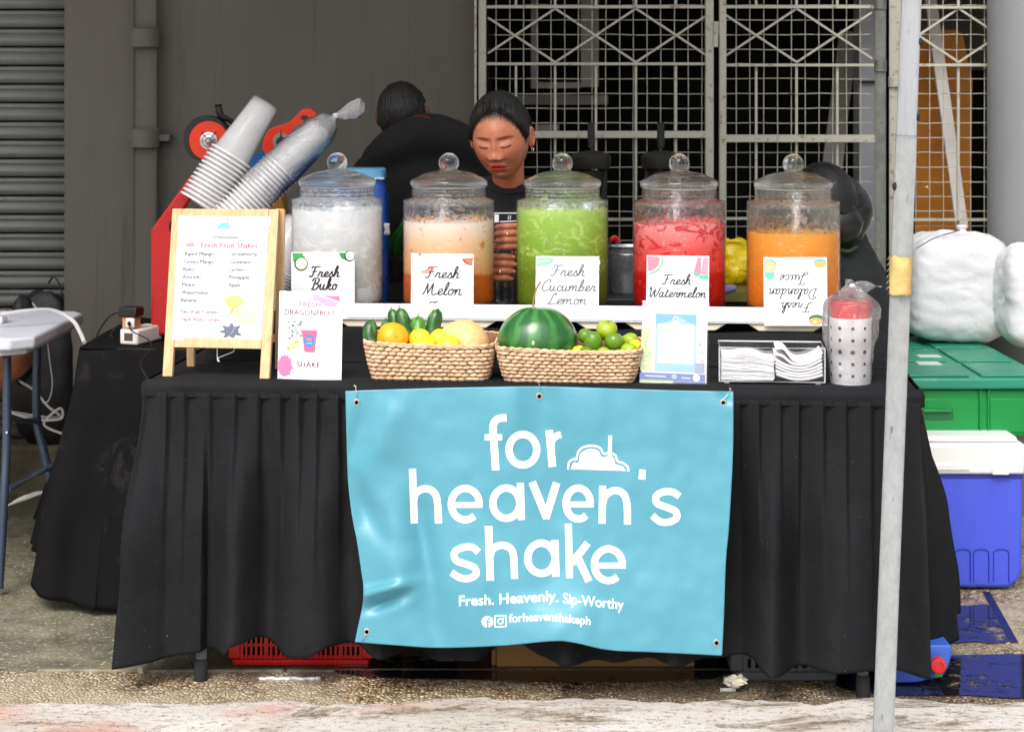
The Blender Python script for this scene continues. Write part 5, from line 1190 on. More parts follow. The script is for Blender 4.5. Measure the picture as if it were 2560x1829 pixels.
for a in (na + .012, nb - .022): mb = MB(); mb.box(a, a + .012, nv0 + .004, nv0 + .014, TZ + .001, TZ + .0045, M=Mt); mb.build('foot', M_ACE, t)
M_NAP = mk('white_paper_napkin', S(240, 240, 242), .8, var=.02, bump=.25, bs=90)
def napstack(name, label, ua, ub, n, zb, fn, th):
    t = thing(name, label, 'napkins', TW((ua + ub) / 2, .09, zb), 'stacks of napkins in the clear box')
    for k in range(n):
        mb = MB(); rn = random.Random(k * 3 + int(ua * 100)); du, dv = rn.uniform(-.002, .002), rn.uniform(-.002, .002)
        mb.grid(lambda a, b: TW(lerp(ua + .003, ub - .003, a) + du, lerp(nv0 + .006, nv1 - .008, b) + dv, zb + th * k + fn(a, b, k) + .0012 * N3(a * 4 + k, b * 4, k * .3)), 26, 10); mb.build('napkin', M_NAP, t, smooth=60, solid=th * .8, fix=False)
um = lerp(na, nb, .535)
napstack('napkin_stack', 'neat flat stack of white napkins in the left half of the clear box', na + .003, um, 16, TZ + .010, lambda a, b, k: -.010 * (k / 16) * sstep(.45, 1, a) + .0035 * math.sin(a * 9 + k * .2) * (k / 16), .0040)
napstack('napkin_stack', 'crumpled napkins bulging out of the right half of the clear box', um - .003, nb - .003, 7, TZ + .012, lambda a, b, k: (.012 + .002 * k) * (abs(a - .5) * 2) ** 2 + (.010 * math.exp(-((a - .16) / .16) ** 2) if k > 4 else 0) * (k - 4), .0070)
# ------------------------------------------------------------------ cutlery holder in a bag
c = T(2126, .085, TZ); t = thing('utensil_holder', 'perforated white steel utensil holder with a red inner cup', 'holder', c)
M_HOLD = mk('satin_steel_white', S(232, 232, 236), .35, .0, var=.04); M_RED = mk('glossy_red_plastic', S(206, 16, 24), .25, var=.08, sc=6)
H_ = .158; rt, rb_ = .0500, .0475
mb = MB(); mb.lathe([(0, .003), (rb_, .003), (rb_, 0), (rb_ + .0012, .0), (rt + .001, H_), (rt, H_ + .001), (rt - .0012, H_), (rb_ - .0012, .004)], c, 56); mb.build('perforated_wall', M_HOLD, t)
hi = 0
for col_ in range(10):
    a = R(-90 + (col_ - 1) * 36 + 14)
    for k in range(5):
        if col_ % 2 == 1: zz = .022 + k * .0285
        else: zz = .022 + k * .0285
        if (col_ == 2 and k % 2): pass
        r_ = lerp(rb_, rt, zz / H_) + .0014; q = c + Vector((r_ * math.cos(a - R(18)), r_ * math.sin(a - R(18)), zz)); nn = Vector((math.cos(a - R(18)), math.sin(a - R(18)), 0))
        M = nn.to_track_quat('Z', 'Y').to_matrix(); rad = .0040 if k != 2 else .0054
        mb = MB(); mb.lathe([(rad, -.001), (rad + .0009, .0004), (rad + .0012, -.0006)], q, 14, M=M); mb.lathe([(.0001, .0001), (rad, .0001)], q, 14, M=M, mi=1)
        mb.build('hole', [M_HOLD, mk('red_seen_through_hole', S(150, 14, 18), .4) if (col_ in (1,) or k == 3) else M_DARK], t, fix=False); hi += 1
mb = MB(); mb.lathe([(.0, .05), (.042, .05), (.0455, .10), (.0475, H_ + .004), (.0500, H_ + .034), (.052, H_ + .040), (.0512, H_ + .042), (.046, H_ + .012), (.04, H_ - .02), (0, H_ - .02)], c, 48); mb.build('inner_cup', M_RED, t)
bg = thing('plastic_bag', 'knotted clear plastic bag pulled over the utensil holder', 'bag', c)
def bagf(a, b):
    t_ = 2 * math.pi * a
    if b < .86:
        q = b / .86; z = lerp(.004, .215, q); r_ = interp([(0, .050), (.15, .0525), (.3, .056), (.55, .066), (.75, .072), (.9, .064), (1, .040)], q)
        r_ *= 1 + .12 * N3(math.cos(t_) * 1.6, math.sin(t_) * 1.6, z * 22) * sstep(0, .5, q) + .05 * N3(math.cos(t_) * 5, math.sin(t_) * 5, z * 40)
        r_ = max(r_, .0512 + .002 * q if z < H_ + .038 else 0)
    else:
        q = (b - .86) / .14; r_ = lerp(.040, .006, q ** .6) * (1 + .15 * math.sin(9 * t_)); z = lerp(.215, .232, q)
    return c + Vector((r_ * math.cos(t_), r_ * math.sin(t_), z))
mb = MB(); mb.grid(bagf, 90, 46, wrap=True); mb.build('bag_body', M_FILM, bg, smooth=80, fix=False)
kn = c + Vector((.004, 0, .234)); mb = MB(); mb.ell(kn, (.008, .007, .006), 12, 8, disp=lambda d: 1 + .3 * N3(d.x * 3, d.y * 3, d.z * 3)); mb.build('knot', m_film('bag_knot', (.9, .9, .92), .7), bg)
def ear(tip, w):
    d = tip - kn; x = d.normalized().cross(Vector((0, 1, 0))).normalized()
    def f(a, b):
        s_ = a; wd = w * math.sin(min(1, s_ * 1.15 + .08) * math.pi) ** .7 * (1 if s_ < .87 else .7); an = 2 * math.pi * b
        return kn + d * s_ + x * wd * math.cos(an) + Vector((0, 1, 0)) * wd * .28 * math.sin(an) + Vector((.002 * N3(s_ * 9, b * 5, w), 0, .003 * N3(s_ * 7, b * 6, 3 + w)))
    mb = MB(); mb.grid(f, 14, 14); mb.build('bag_ear', M_FILM, bg, smooth=80, fix=False)
ear(PT(2112, 697, .08), .011); ear(PT(2204, 716, .08), .013); ear(PT(2085, 748, .07), .012); ear(PT(2190, 775, .06), .014)
# ------------------------------------------------------------------ left covered side table
def cloth_box(name, label, pts_top, pts_bot, ztop, hem, amp, seed, parent=None, mat=None, hv=None):
    "cloth over a table: plan outline at the top and at the hem"
    t = thing(name, label, 'tablecloth', (*pts_top[0], 0)); n = 260
    def res(pts):
        P_ = [Vector(p) for p in pts]; L_ = [0]
        for a, b in zip(P_, P_[1:]): L_.append(L_[-1] + (b - a).length)
        out = []
        for i in range(n + 1):
            s = L_[-1] * i / n; k = 0
            while k < len(P_) - 2 and L_[k + 1] < s: k += 1
            out.append(lerp(P_[k], P_[k + 1], (s - L_[k]) / max(1e-6, L_[k + 1] - L_[k])))
        for _ in range(4): out = [out[0]] + [(out[i - 1] + out[i] * 2 + out[i + 1]) / 4 for i in range(1, n)] + [out[-1]]
        return out
    A, B = res(pts_top), res(pts_bot)
    def f(a, b):
        i = min(n, int(round(a * n))); p, q = A[i], B[i]; j, k = max(0, i - 1), min(n, i + 1); d = (B[k] - B[j]).normalized(); nn = Vector((d.y, -d.x))
        w = amp * sstep(0, .8, b) * (math.sin(a * 34 + 2 * N3(a * 5, seed)) + .7 * N3(a * 26, b * 1.2, seed))
        x = lerp(p, q, b ** .9) + nn * w; zh = interp(hem, a); rr_ = sstep(0, .03, b)
        z = lerp(ztop, zh, b) if b > 0 else ztop
        return Vector((x.x, x.y, z + .003 * N3(a * 12, b * 6, 4)))
    mb = MB(); mb.grid(f, n, 44); mb.build('hanging_cloth', mat or M_CLOTH, t, smooth=70, fix=False, solid=.002)
    mb = MB(); cx = sum((Vector(p) for p in pts_top), Vector((0, 0))) / len(pts_top); vs = [Vector((p.x, p.y, ztop + .003)) for p in A]; mb.add(vs, [tuple(range(len(vs)))]); mb.build('cloth_top', mat or M_CLOTH, t, smooth=0)
    return t
def xy(px, D): return ((px - 1280) / FPX * D, D)
M_CLOTHS = NT('dusty_black_cloth')
_st = M_CLOTHS.ramp(M_CLOTHS.noise(7, 6, .68, vec=M_CLOTHS.co((1.3, 1.3, .8)), dist=.9), [(.60, (0, 0, 0)), (.74, (.55,) * 3)])
M_CLOTHS.set(Base_Color=M_CLOTHS.mix(_st, M_CLOTHS.ramp(M_CLOTHS.noise(5), [(.3, (.0055, .0055, .006)), (.7, (.009, .0085, .009))]), S(66, 62, 64)), Roughness=.85); M_CLOTHS.b.inputs['Specular IOR Level'].default_value = .08; M_CLOTHS.bump(M_CLOTHS.noise(14, 5), .5, .004); M_CLOTHS = M_CLOTHS.m
XS0 = xy(192, 5.2)[0]
cloth_box('tablecloth', 'dusty black cloth over the side table behind the left end of the stall', [(XS0 + .01, 5.95), (XS0, 5.55), (XS0, 5.22), (XS0 + .03, 5.2), (XS0 + .35, 5.2), (-.5, 5.2), (-.35, 5.2)],
          [(xy(110, 5.9)[0], 5.9), (xy(100, 5.45)[0], 5.45), (xy(96, 5.3)[0], 5.24), (xy(130, 5.1)[0], 5.10), (xy(230, 5.02)[0], 5.03), (xy(330, 5.05)[0], 5.1), (-.3, 5.12)], .715,
          [(0, .10), (.30, .10), (.42, .05), (.50, .02), (.60, .015), (.66, .10), (1, .10)], .030, 3, mat=M_CLOTHS)
# power strip
c = P(340, 845, 5.30); c.z = .7195; t = thing('power_strip', 'white power strip with stacked plugs on the dusty black cloth', 'power strip', c)
M_WPL = mk('white_plastic', S(230, 228, 222), .35, var=.04); M_BLK = mk('black_rubber', S(22, 22, 24), .45, var=.1); M_ORP = mk('orange_tinted_plastic', S(214, 150, 104), .4)
rz = Matrix.Rotation(R(-20), 4, 'Z'); Mx = Matrix.Translation(c) @ rz
def mbx(name, m, x0, x1, y0, y1, z0, z1, par, M=None, bevel=.003): mb = MB(); mb.box(x0, x1, y0, y1, z0, z1, M=M); return mb.build(name, m, par, bevel=bevel)
mbx('strip_body', M_WPL, -.030, .030, -.04, .10, 0, .045, t, Mx, .006); mbx('outlet_label', mk('outlet_dark_label', S(84, 64, 58), .5), -.014, .014, -.0412, -.0402, .012, .034, t, Mx, .0005)
mbx('wall_adapter', M_ORP, -.024, .016, -.036, .0, .0455, .080, t, Mx); mbx('adapter_face', M_WPL, -.008, .020, -.044, -.0365, .050, .078, t, Mx); mbx('top_plug', M_BLK, -.030, .028, -.046, .0, .0805, .108, t, Mx, .004)
mb = MB(); q = Mx @ Vector((.006, -.047, .064)); mb.tube([q, q + Vector((.003, -.012, -.002))], .005, 10); mb.build('plug', M_BLK, t)
def cable(label, pts, r, m, name='cable', cat='cable'):
    mb = MB(); q = cr(pts, 8); mb.tube(q, r, 8); o = mb.build(name, m, loc=q[0]); return tag(o, label, cat)
cable('thin black cord looping from the plug to the side table edge on its left', [Mx @ Vector((-.031, -.02, .094)), P(275, 790, 5.35), P(250, 822, 5.4), P(240, 846, 5.42)], .0022, M_BLK)
cable('thin dark cord hanging from the power strip down to the stall table', [q, q + Vector((.012, -.018, -.02)), P(372, 850, 5.15), P(378, 872, 5.1), P(352, 905, 4.98), P(362, 935, 4.88), P(374, 950, 4.84)], .0019, M_BLK)
cable('black coiled cord lying behind the power strip', [P(345, 810, 5.45), P(300, 812, 5.5), P(283, 826, 5.5), P(276, 838, 5.48), P(285, 843, 5.44)], .0035, M_BLK)
# ------------------------------------------------------------------ white folding table at the left edge
M_PLT = mk('white_table_plastic', S(214, 218, 226), .45, var=.03, sc=3)
t = thing('folding_table', 'white plastic folding table cut off by the left edge of the photo', 'table', (-1.7, 5.55, 0)); zt = .741
mb = MB(); o_ = [(-2.6, 5.235), (-1.43, 5.235), (-1.372, 5.29), (-1.362, 5.84), (-1.40, 5.90), (-2.6, 5.90)]
q = cr([Vector(p) for p in o_], 1); mb.extr(o_, lambda a, b: Vector((a, b, zt)), Vector((0, 0, -.035))); mb.build('table_top', M_PLT, t, bevel=.008, bseg=3)
mb = MB(); mb.extr([(-2.6, 5.26), (-1.46, 5.26), (-1.40, 5.31), (-1.39, 5.82), (-2.6, 5.87)], lambda a, b: Vector((a, b, zt - .0355)), Vector((0, 0, -.018))); mb.build('under_rim', M_PLT, t, bevel=.004)
grime(M_PLT, S(150, 150, 150), .4, 9); M_LEGB = mk('blue_grey_coated_steel', S(66, 78, 96), .28, .3, var=.1)
for nm, pts, r in (('leg', [P(17, 870, 5.33), P(17, 1085, 5.33), P(10, 1250, 5.30), P(-2, 1470, 5.28)], .0125), ('leg', [P(93, 850, 5.62), P(92, 1040, 5.62), P(108, 1120, 5.62), P(134, 1230, 5.62), P(152, 1330, 5.62)], .0125)):
    pts[-1].z = max(pts[-1].z, .004); mb = MB(); mb.tube(cr(pts, 6), r, 16); mb.build(nm, M_LEGB, t)
for a, b, r in ((P(-60, 1045, 5.48), P(95, 1052, 5.6), .011), (P(20, 1222, 5.4), P(128, 1165, 5.6), .010)): mb = MB(); mb.tube([a, b], r, 12); mb.build('cross_brace', M_LEGB, t)
for q in (P(17, 1082, 5.318), P(93, 1052, 5.606)): mb = MB(); mb.ell(q, (.005, .003, .005), 10, 6); mb.build('rivet', M_EYE, t)
t2 = thing('white_box', 'small white box standing on the folding table at the left edge', 'box', P(0, 783, 5.6)); mbx('carton', M_WPL, P(-60, 0, 5.6).x, P(13, 0, 5.6).x, 5.57, 5.63, zt + .001, zt + .033, t2)
M_WC = mk('white_cable_rubber', S(214, 212, 214), .4)
cable('thick white cable lying over the folding table and hanging to the side table', [P(-40, 792, 5.45), P(60, 778, 5.5), P(130, 776, 5.55), P(180, 800, 5.55), P(200, 830, 5.5), P(211, 856, 5.45)], .0065, M_WC)
cable('thin white cable hanging under the folding table', [P(118, 845, 5.75), P(124, 900, 5.75), P(131, 960, 5.75), P(122, 1000, 5.78), P(108, 1006, 5.8)], .0022, M_WC)
cable('white cables tangled in front of the plinth, left of the side table', [P(48, 952, 6.1), P(85, 975, 6.05), P(120, 1015, 6.0), P(150, 1040, 6.0), P(110, 1042, 5.95), P(30, 1030, 5.95), P(90, 1048, 5.9), P(152, 1046, 5.9), P(150, 1020, 5.9), P(110, 1060, 5.9), P(160, 1085, 5.9)], .0042, M_WC)
mb = MB(); mb.grid(lambda a, b: P(lerp(20, 122, a), 1262 - 34 * math.sin(a * 1.4) + (b - .5) * 12 * math.sin(a * math.pi * .9 + .2), 6.1) + Vector((0, .01 * N3(a * 3, b), 0)), 14, 4)
tag(mb.build('foam_strip', M_WPL, loc=P(70, 1260, 6.1), solid=.006), 'curved white strip lying on the floor under the folding table', 'strip')
# ------------------------------------------------------------------ cup rack with cup stacks
M_REDM = mk('red_shiny_plastic', S(186, 22, 24), .3, var=.1, sc=5)
DR = 5.36; rk = thing('cup_rack', 'tall red plastic cup rack behind the easel sign', 'rack', P(550, 838, DR))
def rplate(name, pts, D, dep, m=M_REDM, par=rk, bev=.006):
    mb = MB(); mb.extr(pts, lambda a, b: P(a, b, D), Vector((0, dep, 0))); return mb.build(name, m, par, bevel=bev)
rplate('side_panel', [(377, 838), (377, 575), (478, 436), (491, 441), (490, 474), (437, 560), (437, 838)], DR, .03); rplate('side_wall', [(377, 838), (377, 575), (384, 566), (384, 838)], DR + .031, .22)
rplate('sloping_top', [(379, 576), (480, 438), (489, 444), (388, 582)], DR + .031, .22)
rplate('hole_rim', [(a, b) for a, b in ell2d(430, 566, 8, 14, 12)], DR - .003, .004, mk('rack_hole', S(40, 8, 8), .8), bev=0)
rplate('divider', [(512, 540), (541, 497), (556, 492), (590, 500), (596, 515), (575, 545)], DR - .01, .24); rplate('front_panel', [(437.5, 838), (437.5, 620), (760, 620), (760, 838)], DR + .01, .02); rplate('back_panel', [(385, 838), (385, 600), (760, 560), (760, 838)], DR + .255, .02)
rplate('shelf_edge', [(700, 700), (735, 640), (735, 730), (700, 735)], DR - .04, .02); rplate('divider', [(700, 640), (735, 622), (735, 650), (705, 668)], DR - .045, .05)
M_CUP = m_film('clear_cup_plastic', (.97, .97, .97), .19, .2, .03, 60)
M_RIM = m_film('cup_rim_plastic', (.98, .98, .98), .78, .2, .02, 60); M_CUP.node_tree.nodes['Principled BSDF'].inputs['Roughness'].default_value = .15
CUPV = MB(); CUPV.lathe([(.0265, .0), (.0285, .002), (.034, .055), (.040, .104), (.0450, .1075), (.0455, .112), (.041, .112), (.0395, .106), (.0335, .055), (.027, .003), (.0, .003)], (0, 0, 0), 28)
CUPM = None
def cup_stack(label, pb, pt, n, D, group, zs=1.5, scale=1.):
    global CUPM
    "cups nested mouth down: pb mouth end, pt closed end"
    a, b = P(*pb, D), P(*pt, D + .06); d = (b - a).normalized(); t = thing('cup_stack', label, 'cups', a, group)
    t.rotation_euler = (d.to_track_quat('Z', 'Y')).to_euler(); L_ = (b - a).length; body = .112 * zs; gap = (L_ - body) / (n - 1)
    for k in range(n):
        if CUPM is None:
            c0 = CUPV.build('cup', M_CUP, smooth=60); WO.pop('cup', None); c0.parent = t; CUPM = c0; c = c0; rm = MB(); rm.lathe([(.0435, .1085), (.0470, .1085), (.0472, .1118), (.0435, .1120)], (0, 0, 0), 28, closed=True); rm = rm.build('rim', M_RIM, smooth=60); rm.parent = c0; WO.pop('rim', None)
        else:
            c = part_copy(CUPM, t)
            for g_ in CUPM.children: part_copy(g_, c)
        # mouth down: flip about x
        c.rotation_euler = (math.pi, 0, k * .7); c.location = (0, 0, k * gap + .112 * zs); c.scale = (scale, scale, zs)
    return t
gc = 'stacks of clear plastic cups leaning in the red rack'
cup_stack('upper clear cup stack leaning up to the right out of the red rack', (500, 512), (664, 256), 13, DR - .03, gc, 1.70, 1.42)
cup_stack('bagged clear cup stack with a knotted bag end, leaning beside the white drink jar', (560, 566), (806, 316), 19, DR - .06, gc, 1.55, 1.30)
cup_stack('lower clear cup stack half hidden between the easel and the white jar', (650, 780), (745, 545), 15, DR - .12, gc, 1.5, 1.25)
# bag over the second stack
b2 = thing('plastic_bag', 'clear plastic bag round the middle cup stack, knotted at its top end', 'bag', P(700, 440, DR)); A_, B_ = P(640, 480, DR - .06), P(832, 296, DR)
d = (B_ - A_); dn = d.normalized(); x_, y_ = frame_of(dn)
mb = MB()
def bf(a, b):
    r_ = interp([(0, .060), (.5, .057), (.8, .050), (.93, .034), (1, .006)], b) * (1 + .06 * N3(a * 9, b * 9, 4)); t_ = 2 * math.pi * a; return A_ + d * b * 1.03 + x_ * r_ * math.cos(t_) + y_ * r_ * math.sin(t_)
mb.grid(bf, 40, 30, wrap=True); mb.build('bag_body', m_bag('thin_bag_film', .10, 1., .7, 60), b2, smooth=80, fix=False)
k0 = A_ + d * 1.03; mb = MB(); mb.ell(k0, .009, 12, 8); mb.build('knot', m_film('tight_knot', (.9, .9, .9), .75), b2)
k1 = P(905, 268, DR)
def tf(a, b):
    p = lerp(k0, k1, b); w = interp([(0, .006), (.5, .022), (.85, .027), (1, .02)], b) * (1 + .25 * N3(a * 8, b * 5, 8)); t_ = 2 * math.pi * a; return p + Vector((0, 0, 1)) * w * math.cos(t_) * 1.1 + Vector((.5, .6, 0)) * w * math.sin(t_) * .7
mb = MB(); mb.grid(tf, 30, 14, wrap=True); mb.build('bag_tail', m_bag('crinkled_bag_tail', .20, 1.2, .9, 60), b2, smooth=80, fix=False)
# cup sealing machine
DSM = 5.72; sm = thing('sealing_machine', 'orange and black cup sealing machine behind the cup stacks', 'machine', P(640, 560, DSM)); M_ORM = mk('bright_orange_enamel', S(240, 58, 22), .3, var=.03); M_BLM = mk('blue_enamel', S(20, 104, 180), .3); M_YEM = mk('mustard_enamel', S(178, 122, 40), .4)
RX = Matrix.Rotation(R(90), 3, 'X')
mb = MB(); mb.lathe([(.0, -.06), (.071, -.06), (.0725, -.055), (.0725, .0), (.071, .004), (.0, .004)], P(519, 350, DSM) + Vector((-.003, 0, .003)), 48, M=RX); mb.build('film_reel', M_BLK, sm)
c = P(523, 352, DSM - .01); mb = MB(); mb.lathe([(.0, .0), (.058, 0), (.061, .002), (.061, .006), (.059, .008), (0, .008)], c, 48, M=RX); mb.build('reel_disc', M_ORM, sm)
mb = MB(); mb.lathe([(.026, .008), (.027, .012), (.021, .013), (.018, .010), (.012, .012), (.010, .022), (.006, .026), (0, .026)], c, 32, M=RX); mb.build('hub', M_EYE, sm)
for a in (50, 130): mb = MB(); mb.bar(c + Vector((.012 * math.cos(R(a)), -.014, .012 * math.sin(R(a)))), c + Vector((.036 * math.cos(R(a)), -.012, .036 * math.sin(R(a)))), .003, .002); mb.build('spoke', M_BLK, sm)
mb = MB(); mb.tube(cr([P(545, 262, DSM + .02), P(553, 290, DSM + .02), P(580, 305, DSM + .03), P(604, 340, DSM + .05)], 5), [.011] * 8 + [.008] * 8, 14); mb.build('black_arm', M_BLK, sm)
def orl():
    o = [(792, 292), (788, 325), (768, 345), (742, 358), (735, 385), (700, 402), (672, 392), (656, 368), (668, 330), (690, 316), (722, 306), (742, 288), (758, 273), (778, 274)]
    return [tuple(p) for p in cr([Vector(a) for a in o], 4, True)]
mb = MB(); mb.extr(orl(), lambda a, b: P(a, b, DSM - .02), Vector((0, .05, 0))); mb.build('side_plate', M_ORM, sm, bevel=.002)
mb = MB(); mb.add([P(a, b, DSM - .0212) for a, b in [tuple(p) for p in cr([Vector(q) for q in [(752, 292), (762, 288), (772, 294), (775, 306), (768, 307), (756, 300)]], 4, True)]], [tuple(range(24))]); mb.build('handle_slot', mk('slot_dark', S(70, 60, 58), .8), sm, smooth=0)
for cx_, cy_, r_, m in ((744, 320, .011, mk('plate_window', S(150, 100, 88), .5)), (703, 354, .0265, M_EYE)): mb = MB(); mb.lathe([(.0, .001), (r_, .001), (r_, -.004)], P(cx_, cy_, DSM - .022), 28, M=RX); mb.build('disc_cap', m, sm)
c = P(703, 354, DSM - .024); mb = MB(); mb.lathe([(.016, .0), (.015, .006), (.008, .008), (.007, .016), (0, .016)], c, 24, M=RX); mb.build('hub', M_BLK, sm)
for a in (90, 4): mb = MB(); mb.bar(c + Vector((.010 * math.cos(R(a)), -.010, .010 * math.sin(R(a)))), c + Vector((.035 * math.cos(R(a)), -.008, .035 * math.sin(R(a)))), .003, .002); mb.build('spoke', M_BLK, sm)
mb = MB(); mb.lathe([(.0, -.02), (.062, -.02), (.062, 0), (0, 0)], P(672, 424, DSM + .03), 40, M=RX); mb.build('blue_disc', M_BLM, sm)
mb = MB(); mb.extr([(596, 600), (602, 462), (640, 448), (700, 452), (720, 600)], lambda a, b: P(a, b, DSM + .06), Vector((0, .12, 0))); mb.build('machine_body', M_YEM, sm, bevel=.006)
mb = MB(); mb.extr([(585, 838), (596, 601), (720, 601), (740, 838)], lambda a, b: P(a, b, DSM + .06), Vector((0, .12, 0))); mb.build('machine_base', M_BLK, sm, bevel=.006)
# ------------------------------------------------------------------ counter behind and what stands on it
cb = thing('back_counter', 'dark worktable behind the drink jars', 'table', (.35, 5.62, 0)); M_CNT = mk('dark_counter_laminate', S(32, 36, 36), .45, var=.2)
mbx('counter_top', M_CNT, -.25, 1.05, 5.45, 5.85, .80, .83, cb); mbx('counter_panel', M_CNT, -.22, 1.02, 5.50, 5.80, .01, .799, cb)
jg = thing('water_jug', 'blue plastic water jug with a pale blue lid right behind the white drink jar', 'jug', P(940, 760, 5.35)); M_JUG = mk('blue_translucent_plastic', S(16, 70, 160), .28, var=.1, sc=4, sss=.1)
c = P(905, 560, 5.36); z0 = .745; zt_ = P(0, 445, 5.36).z; mb = MB()
mb.lathe([(.0, 0), (.066, 0), (.074, .008), (.076, .03), (.076, zt_ - z0 - .06), (.070, zt_ - z0 - .02), (.060, zt_ - z0), (.0, zt_ - z0)], (c.x, c.y, z0), 4 * 10, wob=lambda t_, z: 1 / max(abs(math.cos(t_)) ** 6 + abs(math.sin(t_)) ** 6, 1e-6) ** (1 / 6.)); mb.build('jug_body', M_JUG, jg)
mb = MB(); mb.lathe([(.0, .028), (.062, .028), (.068, .024), (.069, .0), (.0, .0)], (c.x, c.y, zt_ + .001), 40, wob=lambda t_, z: 1 / max(abs(math.cos(t_)) ** 6 + abs(math.sin(t_)) ** 6, 1e-6) ** (1 / 6.)); mb.build('jug_lid', mk('pale_blue_plastic', S(92, 160, 200), .35), jg)
s = Sheet(lambda a, b, h=0: P(a, b, 5.36) + Vector((0, -.0705 - h, 0)))
for k in range(6): s.rect(942 + k * 4, 440, 944 + k * 4, 447 - (k % 3), (236, 244, 248))
s.done(jg, 'lid_print')
mb = MB(); mb.grid(lambda a, b: P(960 + 14 * a + 5 * N3(a * 3, b * 3), 558 + 30 * b, 5.36 - .0775) , 4, 4); mb.build('torn_label', mk('torn_grey_label', S(170, 176, 180), .6), jg, solid=.0008)
pl = thing('plant', 'green strappy leaves between the blue jug and the melon jar', 'plant', P(985, 760, 5.5)); M_LEAF = mk('green_leaf', S(28, 100, 36), .4, var=.2)
rr = random.Random(3)
for a, b in (((975, 640), (1012, 520)), ((980, 640), (1010, 546)), ((985, 650), (1000, 590)), ((972, 640), (985, 560))):
    p0, p1 = P(*a, 5.5), P(*b, 5.45); d = p1 - p0; x = d.normalized().cross(Vector((0, 1, 0)))
    mb = MB(); mb.grid(lambda u_, w_: p0 + d * u_ + x * (w_ - .5) * .018 * math.sin(min(1, u_ * 1.0 + .1) * math.pi) + Vector((.01 * u_ * u_, .006 * abs(w_ - .5), -.01 * u_ * u_)), 10, 2); mb.build('leaf', M_LEAF, pl, solid=.0008)
mb = MB(); mb.lathe([(0, 0), (.035, 0), (.045, .07), (.0, .07)], P(980, 705, 5.5), 20); mb.build('pot', M_BLK, pl)
M_STL = mk('brushed_stainless', S(186, 190, 196), .28, .8, var=.15, sc=9)
st = thing('steel_pot', 'stainless steel pot on the counter between the green and red jars', 'pot', T(1565, 1.12, .83)); c = P(1570, 700, 5.62); c.z = .831; hh = P(0, 622, 5.5).z - .831
mb = MB(); mb.lathe([(0, 0), (.052, 0), (.056, .005), (.057, hh - .008), (.062, hh - .004), (.063, hh), (.058, hh - .001), (.055, hh - .01), (.053, .01), (0, .01)], c, 48); mb.build('pot_body', M_STL, st)
mb = MB(); mb.lathe([(.0575, 0), (.0585, .002), (.0575, .004)], c + Vector((0, 0, hh * .82)), 48); mb.build('band', M_STL, st)
rh = thing('red_ladle', 'red handled ladle standing behind the steel pot', 'ladle', c + Vector((-.03, .05, .0))); mb = MB(); mb.tube(cr([c + Vector((-.03, .07, .01)), c + Vector((-.035, .07, hh)), P(1527, 600, 5.65), P(1538, 592, 5.65), P(1548, 606, 5.65)], 6), .006, 10); mb.build('handle', M_REDM, rh)
yb = thing('yellow_bag', 'crumpled yellow plastic bag between the red and orange jars', 'bag', P(1838, 690, 5.5))
c = P(1835, 660, 5.55); mb = MB(); mb.ell(c, (.068, .07, .072), 48, 32, disp=lambda d: 1 + .22 * N3(d.x * 1.7 + 3, d.y * 1.7, d.z * 1.7) + .11 * abs(N3(d.x * 4, d.y * 4 + 5, d.z * 4)) + .05 * N3(d.x * 9, d.y * 9, d.z * 9)); mb.build('bag_body', mk('crinkly_yellow_plastic', S(216, 186, 10), .3, var=.12, sc=18, bump=.5, bs=40, bd=.006), yb, smooth=60)
rr = random.Random(8)
for k in range(7):
    a = P(1815 + k * 6, 604, 5.5); mb = MB(); mb.tube([a, a + Vector((rr.uniform(-.01, .01), 0, rr.uniform(.008, .018)))], [.006, .0015], 6); mb.build('bag_frill', MC['crinkly_yellow_plastic'], yb)
t = thing('cloth_roll', 'small purple grey roll in front of the yellow bag', 'cloth', P(1825, 725, 5.3)); mb = MB(); mb.tube(cr([P(1805, 726, 5.3), P(1825, 722, 5.3), P(1842, 720, 5.3)], 4), [.011, .013, .013, .013, .012, .011, .010, .009, .005], 12); mb.build('roll_body', mk('purple_grey_cloth', S(120, 112, 160), .7), t)
t = thing('olive_board', 'olive chopping board under the yellow bag', 'board', P(1838, 760, 5.45)); mbx('board_face', mk('olive_board_face', S(96, 92, 30), .6), P(1800, 0, 5.4).x, P(1880, 0, 5.4).x, 5.36, 5.50, .8305, .865, t)
t = thing('wire_hook', 'bent black wire standing by the yellow bag', 'wire', P(1842, 700, 5.35)); mb = MB(); mb.tube(cr([P(1838, 708, 5.35), P(1850, 674, 5.35), P(1868, 680, 5.36)], 1), .0012, 6); mb.build('wire', M_BLK, t)
